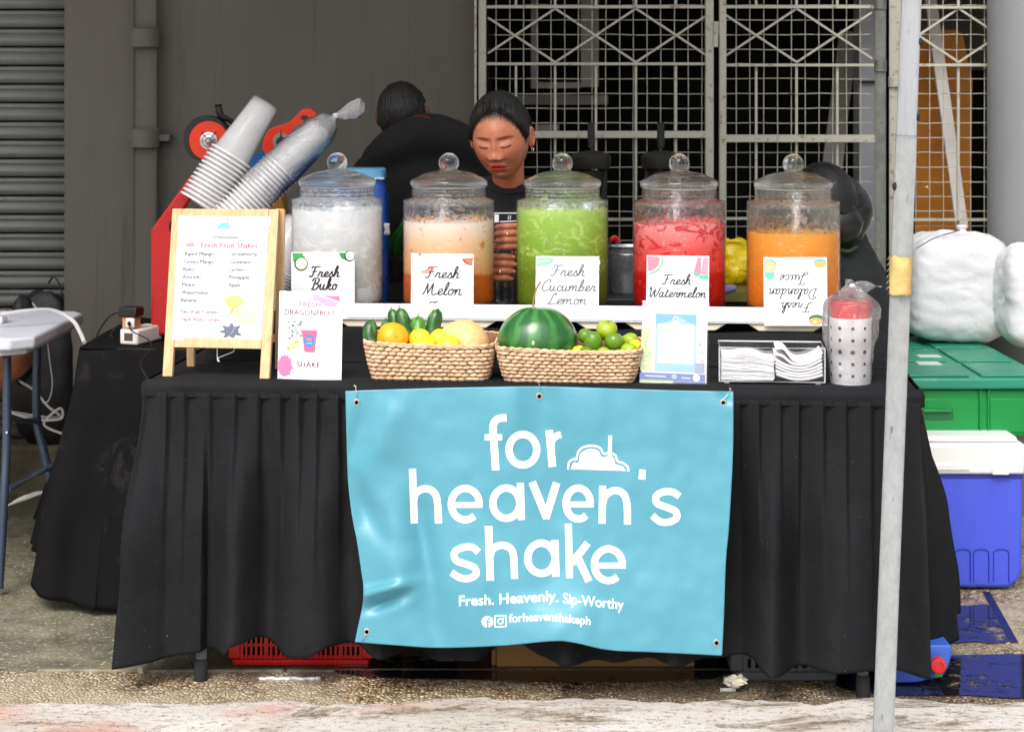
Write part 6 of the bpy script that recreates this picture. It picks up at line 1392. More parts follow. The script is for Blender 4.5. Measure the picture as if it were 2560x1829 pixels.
for lb, px in (('black manual juice press behind the green jar, left of two', 1478), ('black manual juice press behind the red jar, right of two', 1652)):
    D = 6.05; t = thing('juice_press', lb, 'juice press', P(px, 560, D), 'black juice presses behind the drink jars'); M_PR = mk('dark_press_iron', S(22, 22, 21), .5, .2, var=.25); M_PRG = mk('grey_press_iron', S(46, 44, 38), .5, .2, var=.2)
    def pb(nm, x0, x1, y0, y1, d0, d1, m=M_PR): a, b = P(px + x0, y1, D), P(px + x1, y0, D); return mbx(nm, m, a.x, b.x, D + d0, D + d1, a.z, b.z, t, bevel=.004)
    pb('lever', -9, 9, 306, 372, -.01, .01); mb = MB(); c_ = P(px, 400, D); mb.lathe([(.0, -.028), (.060, -.028), (.064, -.02), (.066, .012), (.055, .022), (.02, .03), (0, .03)], c_, 32); mb.build('press_head', M_PRG, t)
    pb('column', -40, -24, 420, 600, .0, .02); pb('column', 24, 40, 420, 600, .0, .02); mb = MB(); mb.lathe([(.0, -.045), (.03, -.045), (.044, .02), (.044, .03), (0, .03)], P(px, 450, D), 24); mb.build('cone', M_PR, t); pb('press_base', -50, 50, 600, 640, -.05, .06)
pt_ = thing('press_shelf', 'dark stand that carries the two juice presses', 'stand', P(1565, 700, 6.05)); mbx('stand_body', M_CNT, P(1400, 0, 6.05).x, P(1740, 0, 6.05).x, 5.98, 6.2, .02, P(0, 641, 6.05).z, pt_)
# ------------------------------------------------------------------ right side: sacks, crates, cooler
M_SACK = mk('white_woven_sack', S(218, 218, 222), .5, var=.03, sc=4, bump=.45, bs=9, bd=.02)
def sack(label, c, r, seed, knot=None):
    t = thing('white_sack', label, 'sack', c - Vector((0, 0, r[2])), 'full white plastic sacks on the green crates')
    def dsp(d):
        an = math.atan2(d.y, d.x); q = 1 + .035 * abs(N3(an * 1.5 + seed, d.z * 5 + d.x * 2, 1)) + .07 * N3(d.x * 1.3 + seed, d.y * 1.3, d.z * 1.3); q *= 1 / max((abs(d.x) ** 5 + abs(d.y) ** 5 + abs(d.z * (.92 if d.z > 0 else 1.1)) ** 4) ** (1 / 4.5), .01) * .9
        w = N3(d.x * 2 + seed, d.y * 2, d.z * 7 + d.x * 1.5); q += .020 * (1 - abs(w) * 3) + .010 * N3(d.x * 2.5, d.y * 2.5, d.z * 11)
        if d.z > .3: q += .018 * math.sin(math.atan2(d.y, d.x) * 13 + seed) * (d.z - .3)
        return q
    mb = MB(); mb.ell(c, r, 90, 60, disp=dsp); mb.build('sack_body', M_SACK, t, smooth=80)
    if knot:
        mb = MB(); k = P(*knot); mb.lathe([(.075, -.040), (.045, -.024), (.018, -.008), (.011, 0), (.015, .006), (.018, .011), (.012, .016), (0, .015)], k, 22, wob=lambda t_, z: 1 + .18 * math.sin(7 * t_)); mb.build('tied_neck', M_SACK, t, smooth=70)
sack('big white sack with a knotted top on the green crates, left of two', Vector((P(2384, 0, 6.2).x, 6.2, .609 + .168)), (.184, .165, .200), 2., (2405, 574, 6.2))
sack('white sack at the right edge of the photo', Vector((P(2604, 0, 5.98).x, 5.98, .609 + .160)), (.150, .14, .180), 6.)
mb = MB(); 
cable('dark thin ribbon lying across the top of the big white sack', [P(2290, 622, 6.06), P(2330, 598, 6.04), P(2370, 584, 6.04), P(2400, 576, 6.06)], .0016, M_BLK, 'ribbon', 'ribbon')
M_GRN = mk('green_crate_plastic', S(6, 136, 62), .38, var=.05, sc=4); M_GRL = mk('faded_green_lid', S(34, 134, 106), .45, var=.12, sc=4); grime(M_GRN, S(10, 80, 44), .5, 9); grime(M_GRL, S(150, 196, 178), .6, 7); M_GRD = mk('green_recess', S(8, 96, 46), .5)
gcz = thing('green_crate', 'green plastic fish crate with a faded lid under the white sacks', 'crate', P(2420, 1085, 5.42)); D = 5.42
a, b = P(2252, 1092, D), P(2620, 966, D); zb_, zt2 = a.z, P(0, 972, D).z
mbx('crate_body', M_GRN, a.x, b.x, D, D + .90, zb_, zt2, gcz, bevel=.008)
for x0, x1, y0, y1, dd, m in ((2290, 2446, 996, 1080, .004, M_GRN), (2474, 2620, 996, 1080, .004, M_GRN), (2447, 2452, 972, 1085, .010, M_GRN), (2467, 2472, 972, 1085, .010, M_GRN)):
    p, q = P(x0, y1, D), P(x1, y0, D); mbx('raised_panel', m, p.x, q.x, D - dd, D - .0003, p.z, q.z, gcz, bevel=.002)
p, q = P(2300, 1048, D), P(2382, 1022, D); mbx('handle_recess', M_GRD, p.x, q.x, D - .0062, D - .0042, p.z, q.z, gcz, bevel=.001); p, q = P(2306, 1028, D), P(2376, 1022, D); mbx('handle_grip', M_GRN, p.x, q.x, D - .014, D - .0064, p.z, q.z, gcz, bevel=.002)
p = P(2246, 968, D - .02); q = P(2626, 942, D - .02); lid = mbx('lid', M_GRL, p.x, q.x, D - .02, D + .92, zt2 + .002, zt2 + .034, gcz, bevel=.006)
def lidp(x0, x1, d0, d1, h=.006, m=M_GRL): mbx('lid_panel', m, x0, x1, D + d0, D + d1, zt2 + .0345, zt2 + .0345 + h, gcz, bevel=.003)
xa, xm, xz = p.x + .02, P(2440, 0, D).x, q.x - .02
for x0, x1 in ((xa, xm - .012), (xm + .012, xz)):
    for d0, d1 in ((.0, .26), (.29, .56), (.59, .88)): lidp(x0 + .006, x1 - .006, d0 + .006, d1)
for d0, d1 in ((.20, .27), (.36, .42)):
    x0 = P(2300, 0, D + d0).x; mb = MB(); mb.box(x0, x0 + .07, D + d0, D + d1, zt2 + .0408, zt2 + .0414); mb.build('paper_label', mk('pale_lid_label', S(196, 222, 212), .5), gcz)
M_COOL = mk('cooler_blue_plastic', S(72, 90, 216), .35, var=.03, sc=3); M_COOLW = mk('cooler_white_plastic', S(232, 232, 230), .35, var=.02, sc=3)
grime(M_COOL, S(46, 56, 150), .5, 8); grime(M_COOLW, S(170, 166, 156), .5, 12, lo=.6); D = 5.31; ck = thing('cooler_box', 'blue cooler box with a white lid under the green crate', 'cooler', P(2400, 1480, D)); x0, x1 = P(2150, 0, D).x, P(2556, 0, D).x; zl = P(0, 1185, D).z; zt3 = P(0, 1092, D).z
mb = MB(); zc = .012
prof_ = [(x0 + .03, zc), (x1 - .04, zc), (x1 - .012, zc + .018), (x1, zc + .05), (x1 + .002, zl), (x0, zl), (x0, zc + .03)]
mb.extr(prof_, lambda a_, b_: Vector((a_, D, b_)), Vector((0, .40, 0))); mb.build('cooler_body', M_COOL, ck, bevel=.012, bseg=3)
mbx('cooler_lid', M_COOLW, x0 - .006, x1 + .006, D - .012, D + .41, zl + .001, zt3 - .018, ck, bevel=.008); mbx('lid_top', M_COOLW, x0 + .015, x1 - .012, D + .006, D + .39, zt3 - .0175, zt3, ck, bevel=.008); mbx('body_rim', mk('cooler_rim_blue', S(40, 50, 170), .4), x0 - .001, x1 + .003, D - .004, D + .404, zl - .010, zl - .001, ck, bevel=.002)
p, q = P(2480, 1184, D - .016), P(2522, 1172, D - .016); mbx('latch', M_COOLW, p.x, q.x, D - .022, D - .0125, p.z - .002, q.z, ck, bevel=.002); p, q = P(2330, 1172, D), P(2420, 1158, D); mbx('lid_step', M_COOLW, p.x, q.x, D - .016, D - .0125, p.z, q.z, ck, bevel=.001)
for xx in (2388, 2434, 2484):
    a_, b_ = P(xx, 1478, D - .001), P(xx + 38, 1372, D - .001); w_ = b_.x - a_.x; mb = MB()
    pts = [Vector((a_.x, D - .0005, .03)), Vector((a_.x, D - .0005, b_.z - .012))] + [Vector((a_.x + w_ / 2 - w_ / 2 * math.cos(R(k)), D - .0005, b_.z - .012 + .012 * math.sin(R(k)))) for k in range(15, 180, 15)] + [Vector((b_.x, D - .0005, b_.z - .012)), Vector((b_.x, D - .0005, .03))]
    mb.tube(pts, .0022, 6); mb.build('moulded_arch', mk('cooler_groove_blue', S(40, 52, 168), .5), ck)
# ------------------------------------------------------------------ under the table
def plastic_crate(name, label, px0, px1, py0, py1, D, depth, m, cells, lip=.016):
    a, b = P(px0, py1, D), P(px1, py0, D); z0 = max(.004, a.z); t = thing(name, label, 'crate', Vector(((a.x + b.x) / 2, D, z0))); H__ = b.z - z0
    mbx('base_lip', m, a.x + .012, b.x - .012, D - .002, D + depth, z0, z0 + lip, t, bevel=.004)
    mbx('corner_post', m, a.x, a.x + .032, D, D + depth, z0 + lip + .0002, b.z, t, bevel=.004); mbx('corner_post', m, b.x - .032, b.x, D, D + depth, z0 + lip + .0002, b.z, t, bevel=.004)
    mb = MB(); n = cells; w = (b.x - a.x - .066) / n
    for k in range(n + 1): x = a.x + .033 + k * w; mb.box(x - w * (.22 if k % 5 else .4), x + w * (.22 if k % 5 else .4), D + .002, D + .006, z0 + lip + .0003, b.z - .0003)
    z = z0 + lip; 
    while z < b.z: mb.box(a.x + .0325, b.x - .0325, D + .0062, D + .0095, z, z + .008); z += .030
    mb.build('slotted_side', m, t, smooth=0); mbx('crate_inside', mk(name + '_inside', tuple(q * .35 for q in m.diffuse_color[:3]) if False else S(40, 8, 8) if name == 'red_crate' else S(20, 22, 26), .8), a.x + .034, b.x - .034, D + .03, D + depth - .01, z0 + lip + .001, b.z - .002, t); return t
plastic_crate('red_crate', 'red slotted plastic crate under the left half of the stall table', 570, 934, 1560, 1692, 4.62, .34, mk('red_crate_plastic', S(214, 18, 10), .35, var=.05), 24)
plastic_crate('grey_crate', 'grey slotted plastic crate under the right end of the stall table', 1826, 2104, 1560, 1716, 4.50, .3, mk('grey_crate_plastic', S(84, 88, 94), .45, var=.08), 9, .022)
M_CARD = mk('brown_cardboard', S(152, 114, 68), .8, var=.08, sc=3, bump=.15, bs=30); a, b = P(1241, 1684, 4.60), P(1737, 1560, 4.60); t = thing('cardboard_box', 'brown cardboard box under the middle of the stall table', 'box', Vector(((a.x + b.x) / 2, 4.6, .01)))
mbx('carton', M_CARD, a.x, b.x, 4.60, 4.9, max(.006, a.z), b.z, t); mbx('side_flap', M_CARD, a.x - .012, a.x - .001, 4.61, 4.9, max(.008, a.z), b.z, t, bevel=.001)
mb = MB(); mb.ell(P(1838, 1706, 4.42) + Vector((0, 0, .004)), (.026, .02, .014), 20, 12, disp=lambda d: 1 + .5 * N3(d.x * 2.2, d.y * 2.2, d.z * 2.2) + .2 * N3(d.x * 6, d.y * 6, d.z * 6)); tag(mb.build('crumpled_paper', mk('crumpled_tissue', S(212, 206, 186), .8), loc=P(1838, 1716, 4.42), smooth=30), 'crumpled cream paper on the ground beside the grey crate', 'paper')
mb = MB(); mb.grid(lambda u_, w_: P(lerp(1800, 1840, u_), lerp(1732, 1722, w_), 4.41) + Vector((0, 0, .003)), 3, 2); tag(mb.build('paper_scrap', mk('wet_paper_scrap', S(190, 188, 182), .6), loc=P(1820, 1726, 4.41), solid=.001), 'flat wet paper scrap on the ground left of the grey crate', 'paper')
jc = thing('jerrycan', 'blue plastic jerrycan lying with its red cap forward, right of the table leg', 'jerrycan', P(2300, 1702, 4.46)); D = 4.46; M_JC = mk('blue_jerrycan_plastic', S(66, 108, 214), .35, var=.05)
mb = MB(); o_ = [(2225, 1700), (2222, 1640), (2236, 1618), (2366, 1612), (2378, 1624), (2377, 1646), (2368, 1672), (2352, 1692), (2320, 1698), (2300, 1704), (2262, 1706)]
mb.extr([tuple(p) for p in cr([Vector(q) for q in o_], 3, True)], lambda a_, b_: P(a_, b_, D) , Vector((0, .24, 0))); mb.build('can_body', M_JC, jc, bevel=.010, bseg=3)
mbx('moulded_rib', M_JC, P(2304, 0, D).x, P(2312, 0, D).x, D - .006, D + .01, .02, .085, jc); c = P(2340, 1655, D - .004)
mb = MB(); mb.lathe([(.012, .0), (.012, .010), (.019, .011), (.0195, .026), (.017, .030), (.011, .031), (.010, .027), (.004, .028), (0, .028)], c, 28, M=RX); mb.build('red_cap', mk('coral_red_cap', S(214, 50, 48), .4), jc); mb = MB(); mb.box(c.x - .008, c.x + .012, D - .022, D - .004, c.z - .030, c.z - .019); mb.build('green_clip', mk('green_cap_clip', S(70, 160, 70), .4), jc, bevel=.002)
t = thing('blue_drum', 'blue container standing on the floor behind the two tablecloths', 'container', P(330, 1450, 5.45)); mb = MB(); c = P(350, 1400, 5.6); mb.lathe([(0, 0), (.07, 0), (.075, .01), (.075, .3), (.06, .33), (0, .33)], (c.x, c.y, .006), 32); mb.build('drum_body', M_JUG, t)
t = thing('metal_leg', 'bright metal table leg seen between the two tablecloths', 'leg', P(290, 1470, 5.3)); mb = MB(); mb.tube([P(286, 1350, 5.3), P(297, 1478, 5.3)], .008, 10); mb.build('leg_tube', M_GALVD, t)
t = thing('wood_block', 'small pale block on the ground behind the left front table foot', 'block', P(362, 1688, 4.55)); mb = MB(); mb.bar(P(350, 1688, 4.56) + Vector((0, 0, .012)), P(378, 1668, 4.60) + Vector((0, 0, .012)), .016, .016); mb.build('block_body', mk('pale_block_wood', S(176, 168, 152), .7), t, bevel=.002)
mb = MB(); q = []
for k in range(40): q.append(Vector((lerp(P(645, 0, 4.5).x, P(800, 0, 4.5).x, k / 39), 4.505 + .01 * N3(k * .2, 2), .008)))
mb.tube(q, [.004 + .003 * abs(N3(k * .5, 5)) for k in range(40)], 6); tag(mb.build('crumpled_plastic', m_film('foil_scrap', (.8, .8, .8), .7), loc=q[0]), 'crumpled clear plastic strip on the ground before the red crate', 'plastic')
# ------------------------------------------------------------------ people
from mathutils.bvhtree import BVHTree
def skin_mat(name, base):
    n = NT(name); at = n.new('ShaderNodeAttribute'); at.attribute_name = 'tint'
    f = n.noise(40, 5, .6); c = n.ramp(f, [(.3, (base[0] * .88, base[1] * .80, base[2] * .78)), (.7, tuple(min(1, q * 1.10) for q in base))]); c = n.mix(n.ramp(n.noise(260, 3, .7), [(.56, (0, 0, 0)), (.70, (.35,) * 3)]), c, tuple(q * .6 for q in base))
    n.set(Base_Color=n.mix(at.outputs['Alpha'], c, at.outputs['Color']), Roughness=n.ramp(n.noise(90, 3), [(.3, (.28,) * 3), (.7, (.46,) * 3)]))
    n.b.inputs['Subsurface Weight'].default_value = .18; n.b.inputs['Subsurface Radius'].default_value = (.010, .004, .002); n.b.inputs['Subsurface Scale'].default_value = 1
    n.bump(n.noise(420, 3), .3, .0008); return n.m
M_HAIR = NT('black_hair'); _n = M_HAIR.noise(55, 4, .7, vec=M_HAIR.co((3, .5, .7)), dist=.4)
M_HAIR.set(Base_Color=M_HAIR.ramp(_n, [(.3, (.004, .0035, .003)), (.7, (.011, .0085, .0075))]), Roughness=.5); M_HAIR.bump(_n, .7, .003); M_HAIR = M_HAIR.m
M_SHIRT = mk('black_tshirt', (.0075, .0095, .0085), .85, var=.25, bump=.4, bs=18, bd=.006)
def remeshed(mb, vox, smooth=6):
    me = bpy.data.meshes.new('tmp'); me.from_pydata([tuple(v) for v in mb.v], [], mb.f)
    bm = bmesh.new(); bm.from_mesh(me); bmesh.ops.recalc_face_normals(bm, faces=bm.faces); bm.to_mesh(me); bm.free()
    ob = bpy.data.objects.new('tmp', me); COL.objects.link(ob)
    q = ob.modifiers.new('r', 'REMESH'); q.mode = 'VOXEL'; q.voxel_size = vox
    q = ob.modifiers.new('s', 'SMOOTH'); q.factor = .5; q.iterations = smooth
    dg = bpy.context.evaluated_depsgraph_get(); dg.update(); out = bpy.data.meshes.new_from_object(ob.evaluated_get(dg))
    o = MB(); o.v = [v.co.copy() for v in out.vertices]; o.f = [list(p.vertices) for p in out.polygons]; o.m = [0] * len(o.f)
    bpy.data.objects.remove(ob); bpy.data.meshes.remove(me); bpy.data.meshes.remove(out); return o
def chain(mb, pts, rs, seg=14, n=5):
    "rounded limb with varying thickness"
    q = cr([(*p, r) for p, r in zip([Vector(p) for p in pts], rs)] if False else [Vector((p[0], p[1], p[2])) for p in pts], n)
    rr = [interp([(i * n, r) for i, r in enumerate(rs)], k) for k in range(len(q))]
    mb.tube(q, rr, seg); mb.ell(q[0], rr[0] * .999, 12, 8); mb.ell(q[-1], rr[-1] * .999, 12, 8)
def G(x, z, cx, cz, rx, rz): return math.exp(-((x - cx) / rx) ** 2 - ((z - cz) / rz) ** 2)
def head_pt(d, W_=.075, Y_=.094, Z_=.115):
    x, y, z = d.x * W_, d.y * Y_, d.z * Z_
    if d.z < .05:
        s = (.05 - d.z) / 1.05; x *= 1 - .25 * s ** 1.8; y *= (1 - .10 * s) if d.y < 0 else (1 - .42 * s)
        if d.z < -.6: y += .010 * (-.6 - d.z) / .4 if d.y > 0 else 0
    if d.z > .3: x *= 1 - .05 * (d.z - .3)
    if d.y < 0:
        m = sstep(0, .35, -d.y); a = abs(x); f = 0
        f -= .006 * (1 - G(x, 0, 0, 0, .06, 9)) * 0
        f += .0045 * G(a, z, 0, .048, .040, .02)
        f -= .0125 * G(a, z, .027, .018, .018, .012); f += .0078 * G(a, z, .0295, .012, .0135, .0085); f -= .0022 * G(a, z, .0295, .0225, .014, .0022)
        f -= .0016 * G(a, z, .0300, .0035, .013, .0018)
        f += .0030 * G(a, z, .026, .032, .016, .006)
        f += .0075 * G(x, z, 0, .004, .0075, .020) + .0175 * G(x, z, 0, -.021, .0140, .0120) + .0110 * G(a, z, .0155, -.0245, .0075, .0070)
        f -= .0075 * G(a, z, .0065, -.0325, .0042, .0028); f -= .004 * G(a, z, .020, -.026, .004, .008)
        f += .0060 * G(a, z, .043, -.020, .022, .022); f -= .003 * G(a, z, .035, -.056, .010, .014)
        f -= .0018 * G(x, z, 0, -.040, .0028, .006)
        f += .0085 * G(x, z + 8 * x * x, 0, -.0470, .019, .0060) + .0105 * G(x, z + 6 * x * x, 0, -.0605, .0175, .0076) - .0085 * G(x, z + 9 * x * x, 0, -.0535, .019, .0021)
        f -= .0035 * G(x, z, 0, -.074, .017, .005); f += .0060 * G(x, z, 0, -.090, .026, .014)
        y -= f * m
    return Vector((x, y, z))
HLINE = None
def head_tint(p):
    a = abs(p.x); x, y, z = p
    if HLINE:
        az = math.degrees(math.atan2(abs(x) / .075, -y / .094)); g = z - interp(HLINE, az) + .010 * N3(az * .35, z * 60, 3) + .004 * N3(az * 1.3, z * 30)
        if g > -.010: return (.010, .008, .007, sstep(-.010, .005, g) * .97)
    if y > -.02: return None
    up = .0086 * (1 - (a / .0232) ** 2) if a < .0232 else -1; lo = .0122 * (1 - (a / .0215) ** 2) if a < .0215 else -1
    zc = -.0525 - .0045 * (a / .02) ** 2
    if up > 0 and -lo < z - zc < up + .0022 * max(0, 1 - abs(a - .005) / .006):
        return (*S(190, 24, 30), .92) if z < zc - .0012 or z > zc + .0008 else (*S(88, 20, 20), .95)
    bz = .0272 + .0022 * math.sin(min(1, max(0, (a - .012) / .034)) * math.pi) + .0005 - .12 * max(0, a - .040)
    if .013 < a < .050 and abs(z - bz) < .0030 * (1.15 - (a - .013) / .05): return (*S(64, 38, 28), .62)
    ez = .0022 + .0042 * ((a - .030) / .014) ** 2
    if .0165 < a < .0440 and abs(z - ez) < .0021: return (*S(20, 12, 10), .92)
    if .0165 < a < .0440 and abs(z - .0205 + 3 * (a - .03) ** 2) < .0012: return (*S(96, 48, 34), .6)  # upper eyelid crease: its shade is put into the skin tint
    g = G(a, z, .0070, -.0325, .0034, .0022)
    if g > .5: return (*S(70, 26, 22), .8)
    r = .34 * G(a, z, .040, -.018, .018, .016) + .3 * G(x, z, 0, -.024, .016, .01)
    if r > .05: return (*S(196, 84, 70), r)
    return None
def person(name, label, loc): return thing(name, label, 'person', loc)
def add_head(c, M, res=(170, 130), ears=True):
    mb = MB(); nu, nv = res; tints = []
    for j in range(nv + 1):
        ph = math.pi * j / nv
        for i in range(nu):
            t = 2 * math.pi * i / nu; d = Vector((math.sin(ph) * math.cos(t), math.sin(ph) * math.sin(t), -math.cos(ph)))
            p = head_pt(d); mb.v.append(c + M @ p); tints.append(head_tint(p))
    for j in range(nv):
        for i in range(nu): mb.f.append([j * nu + i, j * nu + (i + 1) % nu, (j + 1) * nu + (i + 1) % nu, (j + 1) * nu + i]); mb.m.append(0)
    if ears:
        for sx in (-1, 1):
            def ear_fn(a, b, sx=sx):
                t = 2 * math.pi * a; r = b; rim = .0045 * math.exp(-((r - .82) / .14) ** 2) - .0035 * math.exp(-((r - .45) / .2) ** 2)
                ex = (.0105 + rim) * (1 - max(0, r - .9) * 6); ox = .0165 * r * math.cos(t) * (1 + .15 * math.sin(t)); oz = .030 * r * math.sin(t)
                return c + M @ Vector((sx * (.0700 + ex + .25 * max(0, ox)), .006 + ox, .000 + oz - .002))
            k = len(mb.v); mb.grid(ear_fn, 26, 10); tints += [None] * (len(mb.v) - k)
    return mb, tints
def finish_body(name, mbs, mat, par, tints=None):
    mb = MB(); tt = []
    for m_, t_ in mbs:
        k = len(m_.v); mb.add(m_.v, m_.f); tt += (t_ or [None] * k)
    o = mb.build(name, mat, par, smooth=70, fix=False); at = o.data.color_attributes.new('tint', 'FLOAT_COLOR', 'POINT')
    buf = []
    for t in tt: buf += list(t) if t else [0, 0, 0, 0]
    at.data.foreach_set('color', buf); return o
def hair_cap(c, M, line, thick, par, name='hair', noise_=.002, res=(140, 100), extra=None, vol=None):
    mb = MB(); nu, nv = res
    def f(a, b):
        ph = math.pi * b; t = 2 * math.pi * a; d = Vector((math.sin(ph) * math.cos(t), math.sin(ph) * math.sin(t), -math.cos(ph)))
        p = head_pt(d); az = math.degrees(math.acos(max(-1, min(1, -d.y / max(1e-6, math.hypot(d.x, d.y)))))); hl = interp(line, az)
        hl += .0025 * N3(d.x * 14, d.y * 14, 2); k = sstep(-.001, .026, p.z - hl); nrm = Vector((d.x / .075, d.y / .094, d.z / .115)).normalized()
        o = lerp(-.007, thick * (1 + (vol(d) if vol else 0)), k) + k * noise_ * N3(d.x * 16, d.y * 2.5, d.z * 3)
        return c + M @ (p + nrm * o)
    mb.grid(f, nu, nv, wrap=True)
    if extra: extra(mb)
    return mb.build(name, M_HAIR, par, smooth=80, fix=False)
M_SKW = skin_mat('warm_brown_skin', S(208, 133, 100)); M_SKM = skin_mat('brown_skin', S(120, 74, 54))
LINE_W = [(0, .083), (22, .080), (38, .070), (52, .052), (62, .026), (70, .000), (76, -.012), (82, .004), (90, .026), (104, .016), (118, -.03), (135, -.06), (180, -.075)]
HLINE = LINE_W
# the woman holding a bottle
HC = P(1253, 345, 5.36); HM = Euler((R(19), R(-3), R(-13))).to_matrix() @ Matrix.Diagonal((1.10, 1.06, 1.08))
wp = person('person', 'woman in a black t-shirt looking down at the bottle in her hands', (P(1262, 0, 5.5).x, 5.5, 0))
hm, ht = add_head(HC, HM, (260, 210)); HLINE = None
mb = MB(); chest = P(1262, 640, 5.50)
chain(mb, [HC + HM @ Vector((0, .030, -.045)), P(1272, 460, 5.46), P(1268, 520, 5.50)], [.050, .048, .052])
mb.ell(chest, (.140, .085, .165)); chain(mb, [P(1150, 505, 5.52), P(1262, 490, 5.53), P(1385, 500, 5.52)], [.042, .052, .042])
chain(mb, [chest, P(1262, 860, 5.52), P(1262, 980, 5.52)], [.13, .12, .15])
HR_, HL_ = P(1318, 592, 5.155), P(1205, 668, 5.155)
chain(mb, [P(1390, 505, 5.51), P(1425, 640, 5.45), P(1400, 700, 5.36), P(1345, 612, 5.17), HR_], [.052, .045, .042, .029, .026]); chain(mb, [P(1145, 505, 5.51), P(1105, 640, 5.45), P(1120, 720, 5.36), P(1185, 680, 5.18), HL_], [.052, .045, .042, .029, .026])
for sx in (-1, 1): chain(mb, [P(1262 + 70 * sx, 980, 5.52), P(1262 + 72 * sx, 1150, 5.50), P(1262 + 66 * sx, 1430, 5.54), Vector((P(1262 + 66 * sx, 0, 5.54).x, 5.46, .03))], [.085, .06, .042, .035])
bodyb = remeshed(mb, .0065, 5)
# fingers: right hand from the right, left hand from the left, both round the bottle
mb = MB(); BX = 1263
mb.ell(HR_ + Vector((.004, -.012, 0)), (.020, .034, .042)); mb.ell(HL_ + Vector((-.004, -.012, 0)), (.020, .034, .042))
for k, (y, r) in enumerate(((566, .0090), (583.5, .0095), (601, .0094), (618, .0082))):
    chain(mb, [P(1326, y + 3, 5.15), P(1312, y, 5.110), P(1290, y - 1, 5.086), P(1263, y, 5.078), P(1243 + (5 if k == 3 else 0) - (2 if k == 1 else 0), y + 2, 5.090)], [r * 1.28, r * 1.16, r * .95, r * 1.08, r * .84], 12, 5)
for k, (y, r) in enumerate(((641, .0092), (659, .0096), (677, .0095), (695, .0083))):
    chain(mb, [P(1198, y - 3, 5.15), P(1214, y, 5.110), P(1236, y + 1, 5.086), P(1263, y + 1, 5.078), P(1284 - (5 if k == 3 else 0) + (2 if k == 1 else 0), y + 3, 5.090)], [r * 1.28, r * 1.16, r * .95, r * 1.08, r * .84], 12, 5)
chain(mb, [P(1320, 600, 5.17), P(1305, 630, 5.165), P(1278, 640, 5.168)], [.015, .012, .010]); chain(mb, [P(1205, 660, 5.17), P(1222, 625, 5.165), P(1246, 615, 5.168)], [.015, .012, .010])
handb = remeshed(mb, .0024, 3)
finish_body('body', [(bodyb, None), (handb, None), (hm, ht)], M_SKW, wp)
M_NAIL = mk('finger_nail', S(214, 150, 128), .25)
for k, (x, y) in enumerate(((1243, 568), (1241, 585.5), (1243, 603), (1284, 644), (1286, 662), (1284, 680))):
    q = P(x, y - .5, 5.0815); mb = MB(); mb.ell(q, (.0045, .0016, .0042), 10, 6); mb.build('nail', M_NAIL, wp)
M_GOLD = mk('pale_gold', S(222, 196, 150), .2, .9)
for x, y, r in ((1268, 584, .0108), (1250, 677.5, .0108)):
    mb = MB(); q = P(x, y, 5.078); mb.tube([q + Vector((0, -r * math.cos(R(a)), r * math.sin(R(a)))) for a in range(0, 360, 24)], .0011, 6, closed=True); mb.build('ring', M_GOLD, wp)
hair_w = hair_cap(HC, HM, LINE_W, .0105, wp, vol=lambda d: .55 * max(0, d.z) * (1 - .5 * max(0, -d.y)), extra=lambda m: m.ell(HC + HM @ Vector((0, .105, .01)), (.042, .034, .042), 24, 16))
for k, (a, b) in enumerate((((.074, -.02, -.002), (.074, .0, -.030)),)):
    pass
rr = random.Random(2)
mb = MB()
for k in range(60):
    th = rr.uniform(-1.5, 1.5); q0 = Vector((math.sin(th) * .080, rr.uniform(-.03, .05), math.cos(th) * .121 + .002)); q1 = q0 + Vector((math.sin(th) * rr.uniform(.002, .010) + rr.uniform(-.01, .01), rr.uniform(-.004, .022), rr.uniform(-.006, .010)))
    mb.tube([HC + HM @ q for q in cr([q0, (q0 + q1) / 2 * 1.012, q1], 3)], .00035, 3)
for k in range(46):
    az = R(rr.uniform(-70, 70)); s0 = Vector((math.sin(az) * .071, -math.cos(az) * .090, 0)); zz = interp(LINE_W, abs(math.degrees(az))) + .002
    f = math.sqrt(max(.05, 1 - (zz / .115) ** 2)); p0 = Vector((s0.x * f, s0.y * f, zz)); p1 = Vector((p0.x * .9 + rr.uniform(-.004, .004), p0.y * .72, p0.z + .032)); q0 = p0 * 1.015; q1 = p1 * 1.10
    mb.tube([HC + HM @ q for q in cr([q0, (q0 + q1) / 2 * 1.035, q1], 4)], .0007, 4)
tag(mb.build('hairline_strands', M_HAIR, wp), kind='stuff')
mb = MB(); q = HC + HM @ Vector((.0800, .004, -.036)); mb.tube([q + Vector((.0058 * math.cos(R(a)) * .5, .0058 * math.cos(R(a)) * .8, .0058 * math.sin(R(a)) - .002)) for a in range(0, 360, 30)], .0016, 8, closed=True); mb.build('hoop_earring', mk('silver_hoop', S(214, 210, 200), .15, .95), wp)
mb = MB(); mb.ell(P(1264, 645, 5.50), (.172, .118, .205)); chain(mb, [P(1140, 508, 5.52), P(1262, 500, 5.54), P(1395, 505, 5.52)], [.068, .078, .068]); chain(mb, [chest, P(1262, 860, 5.52), P(1262, 1010, 5.52)], [.145, .135, .165])
chain(mb, [P(1395, 508, 5.51), P(1428, 620, 5.46)], [.064, .058]); chain(mb, [P(1140, 508, 5.51), P(1102, 620, 5.46)], [.064, .058])
chain(mb, [P(1268, 500, 5.50), P(1272, 478, 5.475)], [.088, .068])
shb = remeshed(mb, .007, 6)
for v in shb.v: v += Vector((N3(v.x * 14, v.y * 14, v.z * 9), N3(v.x * 14 + 5, v.y * 14, v.z * 9), 0)) * .005
sho = shb.build('shirt', M_SHIRT, wp, smooth=80, fix=False)
bvh = BVHTree.FromPolygons(shb.v, shb.f); CP = Vector((0, 0, CAM_H))
